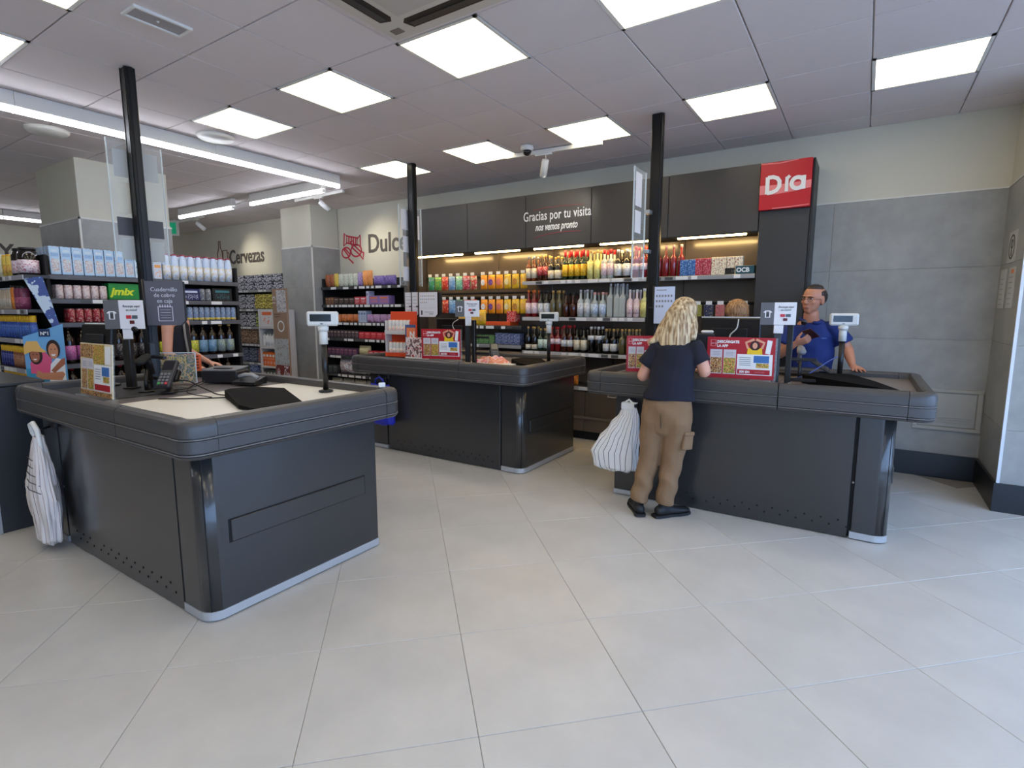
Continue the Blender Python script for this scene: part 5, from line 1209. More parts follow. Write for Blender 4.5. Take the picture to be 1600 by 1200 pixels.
def cord(name, label, pts, r=.004, m=M_white): 
    P_ = []
    pts = [Vector(p) for p in pts]
    for i in range(len(pts)-1):
        p0, p1, p2, p3 = pts[max(i-1, 0)], pts[i], pts[i+1], pts[min(i+2, len(pts)-1)]
        for k in range(6):
            s = k/6; P_.append(.5*((2*p1)+(-p0+p2)*s+(2*p0-5*p1+4*p2-p3)*s*s+(-p0+3*p1-3*p2+p3)*s**3))
    P_.append(pts[-1]); c = sum(P_, Vector())/len(P_)
    return MB().tube([p-c for p in P_], r, 6, m=0).build(name, m, None, tuple(c), 0, label=label, cat='cable')
cord('monitor_cable', 'white cable hanging down the back of the wide till monitor', [(-.86, 4.715, 1.375), (-.87, 4.71, 1.30), (-.92, 4.715, 1.24), (-.91, 4.715, 1.17), (-.88, 4.71, 1.10), (-.90, 4.71, .95)], .005)
cord('monitor_cable', 'thin pale cable behind the middle till monitor', [(-3.86, 4.81, 1.345), (-3.93, 4.80, 1.30), (-3.92, 4.80, 1.24), (-3.85, 4.81, 1.18), (-3.85, 4.80, .95)], .004)
t = thing('handheld_scanner', 'small white handheld scanner lying by the wide till monitor', 'scanner', (-1.08, 4.62, 1.258), .2)
MB().cbox(-.05, -.02, 0, .05, .02, .025, .01).build('body', M_white, t); MB().cbox(-.12, -.02, .0, -.075, .02, .03, .004).build('card', M_white, t)
MB().cbox(-.13, -.035, -.33, .06, .03, -.003, .004).build('stand_box', M_black, t)

# black frames that carry the card signs
def frame(x, y, h, label, arm):
    t = thing('equipment_post', label, 'stand', (x, y, .93), 0, 'black equipment posts on the counters')
    MB().cbox(-.018, -.018, 0, .018, .018, h, .003).build('post', M_black, t)
    MB().cbox(-.05, -.04, 0, .05, .04, .008, .002).build('foot', M_black, t)
    for z in arm: MB().cbox(.0, -.012, z, .17, .012, z+.02, .003).build('arm', M_black, t)
    return t
frame(-.415, 4.12, .45, 'black equipment post right of the red app poster', [.17, .03])
frame(-3.10, 4.10, .42, 'black equipment post right of the middle app poster', [.25, .10])
frame(-3.90, 1.66, .30, 'black equipment post behind the near food poster', [.20, .06])
# card terminals
def terminal(x, y, z, yaw, label):
    t = thing('card_terminal', label, 'card terminal', (x, y, .93), yaw, 'card payment terminals')
    MB().lathe([(.05, 0), (.05, .01), (.022, .018), (.022, z-.93-.02)], 14).build('stand', M_black, t)
    M = Matrix.Translation((0, 0, z-.93)) @ Matrix.Rotation(math.radians(52), 4, 'X')
    b = MB().cbox(-.042, -.10, -.015, .042, .10, .02, .008, 0, M).build('body', mat('terminal_grey', (46, 46, 50), .4), t)
    MB().cbox(-.034, .02, .02, .034, .085, .022, .001, 0, M).build('screen', mat('terminal_screen', (26, 28, 34), .15), t)
    for r_ in range(4):
        for c_ in range(3): MB().cbox(-.03+.022*c_, -.085+.022*r_, .02, -.014+.022*c_, -.07+.022*r_, .025, .001, 0, M).build('key', [mat('key_grey', (110, 110, 112), .5), mat('key_green', (60, 150, 70), .5), mat('key_red', (190, 50, 60), .5)][0 if r_ else (1 if c_ == 0 else 2 if c_ == 2 else 0)], t)
    MB().cbox(-.05, -.03, -.05, .05, .05, -.016, .006, 0, M).build('cradle', M_black, t)
terminal(-3.62, 1.62, 1.045, math.radians(35), 'card payment terminal on the near counter next to the magazine stand')
terminal(-3.14, 4.50, 1.02, math.radians(50), 'card payment terminal on the middle counter left of the pink bundle')
# hand scanner in a stand
def scanner(x, y, z, yaw, label, m=M_blackmat):
    t = thing('barcode_scanner', label, 'scanner', (x, y, .93), yaw, 'barcode scanners on stands')
    MB().tube([(0, 0, 0), (0, 0, .05), (.0, .01, z-.93-.07)], .012, 8).lathe([(.045, 0), (.045, .008), (.012, .014)], 14).build('stand', M_black, t)
    M = Matrix.Translation((0, 0, z-.93)) @ Matrix.Rotation(math.radians(20), 4, 'X')
    MB().lathe([(0, .07), (.026, .065), (.032, .045), (.028, -.02), (.02, -.05), (0, -.055)], 14, (0, 0, 0), 0, M @ Matrix.Rotation(PI/2, 4, 'X') @ Matrix.Diagonal((1, .7, 1, 1))).build('head', m, t)
    MB().tube([M @ Vector((0, .02, -.01)), M @ Vector((0, .05, -.06)), M @ Vector((0, .05, -.13))], .015, 8).build('grip', m, t)
    MB().lathe([(.02, 0), (.02, .003), (0, .003)], 12, tuple(M @ Vector((0, -.072, 0))), 0, M @ Matrix.Rotation(PI/2, 4, 'X')).build('window', mat('scanner_window', (24, 20, 24), .1), t)
scanner(-3.78, 1.56, 1.14, math.radians(40), 'black barcode scanner standing over the near card terminal')
scanner(-.375, 4.50, 1.155, math.radians(10), 'grey topped barcode scanner standing in front of the blue shirt', mat('scanner_grey', (120, 120, 124), .4))
cord('scanner_cable', 'dark looping cable on the off-white worktop', [(-3.70, 1.66, 1.0), (-3.60, 1.72, 1.0), (-3.50, 1.74, .97), (-3.42, 1.76, .945), (-3.28, 1.74, .936), (-3.14, 1.76, .936), (-3.12, 1.70, .936), (-3.26, 1.56, .936), (-3.40, 1.46, .936)], .004, M_blackmat)
cord('scanner_cable', 'second thin cable curling beside the near card terminal', [(-3.68, 1.60, .96), (-3.58, 1.66, .95), (-3.50, 1.76, .98), (-3.56, 1.80, .99), (-3.62, 1.74, .95), (-3.46, 1.66, .937), (-3.2, 1.66, .936)], .003, M_blackmat)
cord('handset_cable', 'pale blue cable drooping in front of the man', [(-.41, 4.40, .945), (-.33, 4.38, .98), (-.27, 4.40, 1.02), (-.20, 4.42, 1.08), (-.14, 4.44, 1.12)], .004, mat('cable_blue', (80, 100, 170), .5))
cord('counter_cable', 'short white cable end on the right counter by the poster', [(-.42, 3.98, .945), (-.39, 4.0, .96), (-.35, 3.98, .95), (-.30, 4.02, .94)], .006)
cord('counter_cable', 'black cable lying on the right counter worktop', [(-.30, 3.98, .935), (-.2, 4.0, .937), (-.24, 4.06, .936), (-.12, 4.02, .935), (-.10, 4.1, .935)], .003, M_blackmat)
# reading desk keyboard at the right counter
t = thing('till_keyboard', 'slim black keyboard leaning on the right counter beside the pole display', 'keyboard', (-.22, 4.58, .945), 0)
M = Matrix.Rotation(math.radians(33), 4, 'Y')
MB().cbox(-.14, -.09, .055, .12, .09, .07, .005, 0, M).build('body', mat('keyboard_dark', (36, 37, 40), .4), t)
for r_ in range(4):
    for c_ in range(6): MB().cbox(-.125+.038*c_, -.078+.04*r_, .07, -.093+.038*c_, -.046+.04*r_, .075, .002, 0, M).build('key', M_shelf, t)
MB().cbox(-.04, -.05, -.01, .02, .05, .05, .006).build('wedge', M_black, t)
t = thing('till_bar', 'low black rail behind the card sign on the right counter', 'rail', (-.39, 4.78, .93), 0)
MB().cbox(-.22, -.03, .0, .26, .03, .028, .006).build('rail', M_black, t)
# magazine in a clear stand, orange card, printer, phone base at the near counter
t = thing('magazine_stand', 'clear stand holding a dark magazine on the near counter', 'magazine stand', (-4.06, 1.88, .9345), math.radians(36))
MB().cbox(-.125, .004, .0, .125, .010, .20, .001).build('magazine', M_coll[1], t)
MB().cbox(-.13, -.002, 0, .13, .002, .215, .001).cbox(-.13, -.03, 0, .13, .03, .004, .001).build('clear_panel', M_acryl, t)
MB().cbox(.128, -.004, 0, .134, .004, .215, .001).cbox(-.134, -.004, .211, .134, .004, .217, .001).build('bright_edge', MATS['acrylic_edge'], t)
txt('JARDÍN', .05, M_yel, t, (-.10, .003, .15), ext=.0005)
t = thing('orange_notice', 'small orange notice card standing behind the magazine stand', 'notice', (-4.36, 2.14, .975), math.radians(55))
MB().prism([(-.055, 0), (.055, 0), (.055, .125), (-.055, .135)], 0, .004, 'y').build('card', mat('notice_orange', (240, 110, 60), .5), t)
for k in range(5): MB().box(-.042, -.001, .02+.022*k, .04, 0, .031+.022*k).build('print_line', mat('notice_ink', (120, 40, 20), .6), t)
MB().cbox(-.06, -.02, -.045, .06, .03, 0, .003).build('foot', M_black, t)
t = thing('receipt_printer', 'dark receipt printer with a grey lid at the back of the near counter', 'printer', (-3.84, 2.10, .93), math.radians(30))
MB().cbox(-.13, -.08, 0, .13, .10, .085, .008).build('housing', mat('printer_dark', (34, 34, 38), .4), t)
MB().prism([(-.08, .085), (.10, .10), (.10, .108), (-.08, .093)], -.12, .12, 'x').build('lid', mat('printer_lid', (110, 110, 112), .4), t)
MB().cbox(-.06, -.04, .098, .06, .0, .104, .001).build('paper_slot', M_black, t)
t = thing('desk_phone', 'black telephone base with pale handset right of the receipt printer', 'telephone', (-3.58, 2.12, .93), math.radians(20))
MB().prism([(-.06, 0), (.07, 0), (.07, .05), (-.06, .02)], -.09, .09, 'x').build('base', M_black, t)
MB().tube([(-.07, -.01, .05), (-.03, -.0, .065), (.03, .0, .065), (.08, -.01, .05)], .014, 8).build('handset', mat('handset_grey', (150, 150, 152), .4), t)
# pink bundle, tray on the middle counter
t = thing('pink_bundle', 'pink and orange patterned bundle of cloths on the middle counter', 'cloth', (-3.0, 4.26, .93), .1)
vs = []; fs = []; n = 22; rr = random.Random(3)
for j in range(n):
    for i in range(n):
        u = i/(n-1)*2-1; v = j/(n-1)*2-1
        hgt = max(0, 1-abs(u)**3)*max(0, 1-abs(v)**3)
        vs.append((u*.19*(1+.05*math.sin(9*v)), v*.10*(1+.1*math.sin(7*u)), hgt*(.055+.022*math.sin(8*u+3*v)*math.cos(6*v)+.012*rr.random())))
for j in range(n-1):
    for i in range(n-1): a = j*n+i; fs.append((a, a+1, a+n+1, a+n))
b0 = len(vs); vs += [(-.19, -.10, 0), (.19, -.10, 0), (.19, .10, 0), (-.19, .10, 0)]; fs.append((b0, b0+3, b0+2, b0+1))
MB().add(vs, fs, 0, True).build('folded_cloth', art('pink_cloth', [(236, 110, 150), (250, 200, 190), (240, 150, 110), (226, 90, 160)], 22, .8, mix=True), t)
MB().cbox(-.24, -.12, -.0005, .28, -.02, .012, .004).build('white_leaflet', M_paper, t)
# orange product stand at the left end of the middle counter
t = thing('lotion_stand', 'orange and white cardboard stand of small lotions behind the middle counter', 'display stand', (-4.31, 4.30, .93), math.radians(5))
M_or = mat('stand_orange', (226, 80, 40), .5)
MB().cbox(-.16, .08, 0, .20, .10, .50, .002).build('back_card', M_or, t)
MB().cbox(-.16, -.02, .0, -.15, .10, .40, .002).build('side_card', M_cardw, t); MB().cbox(.185, -.02, .0, .20, .10, .40, .002).build('side_card', M_or, t)
for z in (.005, .25):
    MB().cbox(-.15, -.03, z, .185, .08, z+.01, .002).build('tray', M_or, t); MB().cbox(-.155, -.035, z, .19, -.03, z+.045, .002).build('tray_lip', M_cardw if z > .1 else M_or, t)
MT = Matrix.Translation((-4.31, 4.30, .934)) @ Matrix.Rotation(math.radians(5), 4, 'Z')
for z, nm in ((.262, 'upper'), (.017, 'lower')):
    line(MT, -.14, z, [('bottle', .045, .15, [(240, 236, 230), (236, 150, 60), (244, 240, 236), (226, 220, 214)], 6, 'white tube with orange cap on the %s tray of the orange stand' % nm, P(name='lotion_tube', glass=M_white, cap=c_orange, cat='bottle', kw=dict(neck=.06, shoulder=.10, nr=.7, capn=.16)))], y=.0)
t = thing('brochure_board', 'blue and orange brochure board with a letter N beside the orange stand', 'sign', (-4.06, 4.24, .93), math.radians(4))
MB().cbox(-.07, 0, 0, .07, .006, .36, .001).build('card', mat('brochure_blue', (70, 90, 140), .5), t)
MB().box(-.05, -.001, .20, .07, 0, .33).build('orange_field', mat('brochure_orange', (236, 130, 80), .5), t)
txt('N', .09, M_paper, t, (-.01, -.0015, .225), ext=.0005, bold=.003)
t = thing('photo_collage', 'pink and white photo leaflet stack left of the middle app poster', 'leaflets', (-3.86, 4.12, .93), math.radians(6))
MB().cbox(-.14, 0, 0, .12, .03, .235, .002).build('leaflets', M_coll[0], t)
MB().cbox(-.145, -.01, 0, .125, .04, .03, .002).build('tray', M_paper, t)

# framed notices on the right return wall
def notice(y, z, w, h, label, lines):
    t = thing('wall_notice', label, 'notice', (.888, y, z), -PI/2, 'paper notices on the return wall')
    MB().cbox(-w/2, -.004, 0, w/2, 0, h, .001).build('paper', mat('notice_paper', (196, 196, 190), .5), t)
    lines(t, w, h)
def nl(t, w, h):
    for k in range(6): MB().box(-w*.38, -.005, h*(.1+.13*k), w*.2, -.004, h*(.115+.13*k)).build('print_line', M_print, t)
notice(5.47, 1.80, .26, .23, 'square notice with a round symbol, upper of the wall notices', lambda t, w, h: strokes([arc(0, h/2, .085, 0, 360, 24), arc(0, h/2+.02, .03, 0, 360, 12), [(0, h*.2), (0, h*.42)]], .006, M_ink, t, 'round_symbol', (0, -.004, 0)))
notice(5.66, 1.46, .20, .30, 'tall paper notice on the return wall, nearer the corner', nl)
notice(5.36, 1.46, .20, .30, 'tall paper notice on the return wall, nearer the white trim', lambda t, w, h: (nl(t, w, h), MB().box(-.03, -.005, h*.85, .05, -.004, h*.95).build('orange_mark', c_orange, t)))
t = thing('door_intercom', 'small dark box low on the right front wall at the photo edge', 'box', (1.17, 5.055, .95), 0)
MB().cbox(-.02, -.03, 0, .10, 0, .15, .004).build('housing', M_black, t); MB().cbox(.0, -.033, .03, .08, -.03, .12, .001).build('face_plate', M_shelf, t)

# carrier bags
def stripe_mat(name, base, line_, freq, width, axis=0, base2=None):
    if name in MATS: return MATS[name]
    m = mat(name, base, .55); nt = m.node_tree; b = nt.nodes['Principled BSDF']; L = nt.links.new
    uv = nt.nodes.new('ShaderNodeUVMap'); uv.uv_map = 'UVMap'; sp = nt.nodes.new('ShaderNodeSeparateXYZ'); L(uv.outputs[0], sp.inputs[0])
    mu = nt.nodes.new('ShaderNodeMath'); mu.operation = 'MULTIPLY'; mu.inputs[1].default_value = freq; L(sp.outputs[axis], mu.inputs[0])
    fr = nt.nodes.new('ShaderNodeMath'); fr.operation = 'FRACT'; L(mu.outputs[0], fr.inputs[0])
    lt = nt.nodes.new('ShaderNodeMath'); lt.operation = 'LESS_THAN'; lt.inputs[1].default_value = width; L(fr.outputs[0], lt.inputs[0])
    mx = nt.nodes.new('ShaderNodeMix'); mx.data_type = 'RGBA'; mx.inputs[6].default_value = lin(base); mx.inputs[7].default_value = lin(line_)
    L(lt.outputs[0], mx.inputs[0]); L(mx.outputs[2], b.inputs['Base Color'])
    b.inputs['Subsurface Weight'].default_value = 0
    return m
def bag(name, label, loc, rings, mt, yaw=0, seed=1, seg=48, fold=.05):
    """rings: (z, cx, halfwidth, halfdepth)"""
    t = thing(name, label, 'bag', loc, yaw); r = random.Random(seed)
    R = []
    for i in range(len(rings)-1):
        for k in range(5):
            s = k/5; R.append(tuple(a+(b-a)*(s*s*(3-2*s)) for a, b in zip(rings[i], rings[i+1])))
    R.append(rings[-1]); vs = []; uvs = []; ph = [r.random()*6 for _ in range(4)]
    for j, (z, cx, hw, hd) in enumerate(R):
        for i in range(seg):
            a = 2*PI*i/seg; c, s = math.cos(a), math.sin(a)
            w = 1+fold*math.sin(7*a+ph[0]+z*9)+fold*.7*math.sin(13*a+ph[1]-z*14)+fold*.5*math.sin(4*a+z*30+ph[2])
            sq = (abs(c)**2.6+abs(s)**2.6)**(-1/2.6)
            vs.append((cx+c*hw*sq*w, s*hd*sq*w, z+.008*math.sin(5*a+ph[3]+j)))
    fs = []
    for j in range(len(R)-1):
        for i in range(seg): a = j*seg+i; b = j*seg+(i+1) % seg; fs.append((a, b, b+seg, a+seg))
    fs.append(tuple(reversed(range(seg)))); fs.append(tuple(range((len(R)-1)*seg, len(R)*seg)))
    o = MB().add(vs, fs, 0, True).build('body', mt, t)
    uvl = o.data.uv_layers.new(name='UVMap')
    for p_ in o.data.polygons:
        us = [(vi % seg)/seg for vi in p_.vertices]
        wrap = max(us)-min(us) > .5
        for li, vi in zip(p_.loop_indices, p_.vertices):
            u = (vi % seg)/seg
            if wrap and u < .5: u += 1
            uvl.data[li].uv = (u, (vi//seg)/len(R))
    return t
M_bagw = stripe_mat('bag_white_striped', (232, 230, 228), (50, 48, 52), 26, .11)
M_baga = stripe_mat('bag_white_side_stripes', (228, 220, 214), (120, 60, 70), 20, .08)
t = bag('carrier_bag', 'white carrier bag with black stripes hanging beside the blonde woman', (-1.52, 3.835, .22), [(0, -.02, .12, .04), (.02, -.02, .175, .06), (.14, -.03, .185, .065), (.26, .01, .15, .06), (.36, .05, .11, .05), (.44, .08, .075, .04), (.50, .085, .05, .025)], M_bagw, 0, 2)
MB().tube([(.045, 0, .47), (.04, .0, .53), (.075, .01, .555), (.11, 0, .53), (.115, 0, .48)], .009, 6).build('handle', M_white, t)
MB().cbox(.03, -.035, .49, .13, -.03, .535, .001).build('price_tag', M_tag, t)
t = thing('bag_hook', 'black hook clip with a white card above the striped bag', 'hook', (-1.44, 3.873, .72))
MB().cbox(-.06, -.05, .0, .06, .0, .028, .006).build('clip', M_black, t); MB().cbox(-.055, -.052, .029, .055, -.005, .036, .001).build('card', M_paper, t); MB().cbox(-.02, .0, -.03, .02, .034, .06, .003).build('bracket', M_black, t)
t = bag('carrier_bag', 'knotted white carrier bag hanging at the left leg of the near counter', (-4.10, 1.085, .04), [(0, .03, .06, .03), (.03, .03, .105, .05), (.16, .02, .125, .055), (.28, -.01, .15, .06), (.36, -.03, .14, .06), (.50, .0, .085, .045), (.60, .01, .04, .03), (.66, .02, .03, .025)], M_baga, 0, 5, fold=.08)
st = MB()
for k in range(5):
    z = .34+.045*k; w_ = .115-.017*k
    st.tube([(-.03, -.066+.004*k, z+.02), (.02, -.070+.005*k, z+.008), (w_, -.045+.003*k, z-.008)], .0025, 5)
st.build('dark_stripes', mat('bag_stripe_dark', (60, 50, 52), .6), t, kind='stuff')
MB().tube([(.0, 0, .64), (-.03, -.01, .68), (-.02, -.02, .73), (.02, -.02, .745), (.05, -.01, .70), (.04, 0, .60), (.05, .0, .56)], .014, 8).tube([(-.02, 0, .66), (-.06, .0, .71), (-.075, .01, .735)], .010, 6).build('handle_knot', M_white, t)
t = thing('bag_hook', 'dark metal bag hook at the left leg of the near counter', 'hook', (-4.08, 1.16, .74))
MB().cbox(-.05, -.015, .0, .05, .01, .05, .004).tube([(0, -.01, .01), (0, -.06, .0), (0, -.085, .03)], .007, 6).build('plate_and_hook', M_black, t)
t = bag('shopping_bag', 'royal blue reusable bag hanging at the left leg of the middle counter', (-4.08, 3.80, .30), [(0, .03, .13, .05), (.02, .03, .16, .06), (.2, .02, .15, .06), (.34, .0, .13, .045), (.40, .0, .12, .03)], mat('bag_blue', (24, 40, 170), .5), 0, 8)
MB().tube([(-.06, 0, .39), (-.05, -.005, .45), (0, 0, .475), (.05, -.005, .45), (.06, 0, .39)], .009, 6).build('handle', mat('bag_blue', (24, 40, 170), .5), t)
t = thing('bag_hook', 'dark bag hook above the blue reusable bag', 'hook', (-4.08, 3.89, .755))
MB().cbox(-.05, -.015, .0, .05, .01, .05, .004).tube([(0, -.01, .02), (0, -.08, .01), (0, -.10, .04)], .007, 6).build('plate_and_hook', M_black, t)
t = thing('price_clip', 'tiny white price clip on the back rim of the near counter', 'clip', (-2.46, 2.31, .976), math.radians(50))
MB().cbox(-.02, -.006, 0, .02, .006, .028, .003).build('clip', M_white, t)
# ------------------------------------------------------------------ people
V = Vector
def ell(mb, c, r, M=None, seg=18, n=10):
    """ellipsoid; r radii along local axes, M rotation"""
    M = M or Matrix.Identity(3)
    vs = []; fs = []
    for j in range(n+1):
        th = PI*j/n
        for i in range(seg):
            a = 2*PI*i/seg
            p_ = V((math.sin(th)*math.cos(a)*r[0], math.sin(th)*math.sin(a)*r[1], -math.cos(th)*r[2])); vs.append(V(c)+M @ p_)
    for j in range(n):
        for i in range(seg): a = j*seg+i; b = j*seg+(i+1) % seg; fs.append((a, b, b+seg, a+seg))
    mb.add(vs, fs, 0, True)
def loft(mb, pts, lat, cap=True, seg=18):
    """pts: (pos, r_lateral, r_depth); lat: lateral axis hint. rounded ends"""
    P_ = [V(p[0]) for p in pts]; n = len(P_); rings = []
    for i in range(n):
        t = (P_[min(i+1, n-1)]-P_[max(i-1, 0)]).normalized(); x = V(lat); x = (x-t*x.dot(t)).normalized(); y = t.cross(x)
        rings.append((P_[i], x, y, pts[i][1], pts[i][2], t))
    # smooth interpolation between rings
    R = []
    for i in range(n-1):
        for k in range(4):
            s = k/4; a, b = rings[i], rings[i+1]; m = s*s*(3-2*s)*.5+s*.5
            R.append((a[0].lerp(b[0], s), a[1].lerp(b[1], s).normalized(), a[2].lerp(b[2], s).normalized(), a[3]+(b[3]-a[3])*m, a[4]+(b[4]-a[4])*m, a[5]))
    R.append(rings[-1])
    if cap:
        for end, sg in ((0, -1), (-1, 1)):
            c = R[end]; ex = []
            for q in (.5, .85, .99): ex.append((c[0]+c[5]*sg*min(c[3], c[4])*q*.8, c[1], c[2], c[3]*math.sqrt(1-q*q), c[4]*math.sqrt(1-q*q), c[5]))
            R = list(reversed(ex))+R if end == 0 else R+ex
    vs = []; fs = []
    for p_, x, y, a, b, t in R:
        for i in range(seg):
            an = 2*PI*i/seg; vs.append(p_+x*math.cos(an)*a+y*math.sin(an)*b)
    for j in range(len(R)-1):
        for i in range(seg): a = j*seg+i; b = j*seg+(i+1) % seg; fs.append((a, b, b+seg, a+seg))
    fs.append(tuple(reversed(range(seg)))); fs.append(tuple(range((len(R)-1)*seg, len(R)*seg)))
    mb.add(vs, fs, 0, True)
def fuse(mb, name, mats, voxel, smooth=4, parent=None, disp=None, paint=None, **tags):
    me = D.meshes.new('tmp'); me.from_pydata([tuple(v) for v in mb.v], [], mb.f)
    bm = bmesh.new(); bm.from_mesh(me); bmesh.ops.recalc_face_normals(bm, faces=bm.faces[:]); bm.to_mesh(me); bm.free()
    o = D.objects.new('tmp', me); COL.objects.link(o)
    m = o.modifiers.new('r', 'REMESH'); m.mode = 'VOXEL'; m.voxel_size = voxel; m.use_smooth_shade = True
    s = o.modifiers.new('s', 'SMOOTH'); s.factor = .5; s.iterations = smooth
    dg = bpy.context.evaluated_depsgraph_get(); out = D.meshes.new_from_object(o.evaluated_get(dg)); D.objects.remove(o); D.meshes.remove(me)
    out.name = name; out.materials.clear()
    for mt in (mats if isinstance(mats, list) else [mats]): out.materials.append(mt)
    if disp:
        cn = [(v.co.copy(), v.normal.copy()) for v in out.vertices]; fl = []
        for a_, b_ in cn: fl += list(a_+disp(a_, b_))
        out.vertices.foreach_set('co', fl); out.update()
    for p_ in out.polygons:
        p_.use_smooth = True
        if paint: p_.material_index = paint(p_.center)
    return obj(name, out, parent, **tags)
def hand(mb, wrist, d, palm, side, s=1, curl=.5, spread=.12, thumb=1):
    """wrist pos, d finger direction, palm = palm normal, side = +1 thumb on +lateral"""
    d = V(d).normalized(); pn = V(palm); pn = (pn-d*pn.dot(d)).normalized(); lt = d.cross(pn)*side
    w = V(wrist)
    loft(mb, [(w-d*.03*s, .025*s, .019*s), (w+d*.0*s, .027*s, .017*s), (w+d*.04*s, .038*s, .015*s), (w+d*.085*s, .041*s, .013*s)], lt)
    for k, (off, L) in enumerate(((.030, .070), (.010, .078), (-.011, .073), (-.030, .058))):
        b = w+d*.078*s+lt*off*s; dd = (d+lt*spread*(1.2-k*.8)).normalized(); pts = [(b, .0095*s, .0095*s)]; p_ = b
        for j in range(3):
            ang = curl*(j+1)*.55; v = (dd*math.cos(ang)+pn*math.sin(ang)).normalized(); p_ = p_+v*L*s*(.42, .32, .26)[j]; pts.append((p_, (.0088-.0008*j)*s, (.0085-.0008*j)*s))
        loft(mb, pts, lt, seg=10)
    if thumb:
        b = w+d*.022*s+lt*.024*s; v1 = (d*.62+lt*.75+pn*.25).normalized(); v2 = (d*.85+lt*.25+pn*(.2+curl*.4)).normalized()
        loft(mb, [(b, .014*s, .013*s), (b+v1*.035*s, .0115*s, .011*s), (b+v1*.035*s+v2*.028*s, .010*s, .0095*s), (b+v1*.035*s+v2*.052*s, .008*s, .008*s)], pn, seg=10)
def head(mb, c, f, u, s=1, nose=1, ears=1):
    f = V(f).normalized(); u = V(u); u = (u-f*u.dot(f)).normalized(); r = f.cross(u)
    M = Matrix((r, f, u)).transposed(); c = V(c); L = lambda a, b, e: c+(r*a+f*b+u*e)*s
    ell(mb, L(0, -.012, .030), (.074*s, .093*s, .085*s), M); ell(mb, L(0, .020, -.020), (.062*s, .070*s, .080*s), M)
    ell(mb, L(0, .048, -.078), (.034*s, .034*s, .030*s), M); ell(mb, L(0, .030, -.055), (.052*s, .055*s, .045*s), M)
    ell(mb, L(.035, .060, -.015), (.022*s, .020*s, .020*s), M); ell(mb, L(-.035, .060, -.015), (.022*s, .020*s, .020*s), M)
    ell(mb, L(0, .074, .030), (.050*s, .018*s, .012*s), M)
    loft(mb, [(L(0, .080, .022), .009*s, .010*s), (L(0, .097, -.006), .011*s, .012*s), (L(0, .102, -.020), .015*s, .012*s)], r, seg=10)
    ell(mb, L(0, .085, -.050), (.022*s, .010*s, .006*s), M); ell(mb, L(0, .083, -.060), (.019*s, .010*s, .006*s), M)
    if ears:
        for sg in (-1, 1): ell(mb, L(sg*.076, -.005, -.005), (.010*s, .020*s, .032*s), M)
    return M, L
M_skin = mat('skin', (216, 158, 132), .5, noise=.05, nscale=18); M_skin2 = mat('skin_tan', (190, 130, 102), .5, noise=.06, nscale=18)
def hair_mat(name, a, b, sc=60):
    if name in MATS: return MATS[name]
    m = mat(name, a, .5); nt = m.node_tree; bs = nt.nodes['Principled BSDF']; L = nt.links.new
    uv = nt.nodes.new('ShaderNodeTexCoord'); mp = nt.nodes.new('ShaderNodeMapping'); mp.inputs['Scale'].default_value = (1, 1, .035)
    n = nt.nodes.new('ShaderNodeTexNoise'); n.inputs['Scale'].default_value = sc; n.inputs['Detail'].default_value = 4
    cr = nt.nodes.new('ShaderNodeValToRGB'); cr.color_ramp.elements[0].position = .38; cr.color_ramp.elements[1].position = .62
    cr.color_ramp.elements[0].color = lin(a); cr.color_ramp.elements[1].color = lin(b)
    L(uv.outputs['Object'], mp.inputs[0]); L(mp.outputs[0], n.inputs['Vector']); L(n.outputs['Fac'], cr.inputs[0]); L(cr.outputs[0], bs.inputs['Base Color'])
    bp = nt.nodes.new('ShaderNodeBump'); bp.inputs['Strength'].default_value = .3; bp.inputs['Distance'].default_value = .01; L(n.outputs['Fac'], bp.inputs['Height']); L(bp.outputs[0], bs.inputs['Normal'])
    return m
def folds(fr, amp, ax=(1, .4, 2)):
    return lambda co, no: no*(amp*(math.sin(co.x*fr*ax[0]+co.z*fr*ax[2])+.6*math.sin(co.y*fr*1.7-co.z*fr*ax[2]*.7+co.x*9)))
def shoe(name, parent, ankle, toe, mt, sole):
    """heel under the ankle, pointing along toe"""
    a = V(ankle); t = V((toe[0], toe[1], 0)).normalized(); lt = V((-t.y, t.x, 0)); mb = MB(); g = .012
    h = V((a.x, a.y, g))-t*.045
    loft(mb, [(h+V((0, 0, .035)), .036, .036), (h+t*.06+V((0, 0, .038)), .037, .042), (h+t*.13+V((0, 0, .028)), .042, .030), (h+t*.20+V((0, 0, .022)), .043, .024), (h+t*.235+V((0, 0, .02)), .034, .018)], lt)
    loft(mb, [(V((a.x, a.y, .05)), .038, .040), (V((a.x, a.y, .10)), .037, .040)], lt)
    o = fuse(mb, name, mt, .006, 3, parent)
    sb = MB(); pts = [(-.085, .030), (-.06, .040), (.04, .036), (.11, .045), (.17, .044), (.205, .028), (.212, 0)]
    poly = [(x, y) for x, y in pts]+[(x, -y) for x, y in reversed(pts[:-1])]
    Mx = Matrix((( t.x, lt.x, 0, a.x), (t.y, lt.y, 0, a.y), (0, 0, 1, 0), (0, 0, 0, 1)))
    sb.prism(poly, .002, .020, 'z', 0, Mx); sb.build('sole', sole, o)
    return o

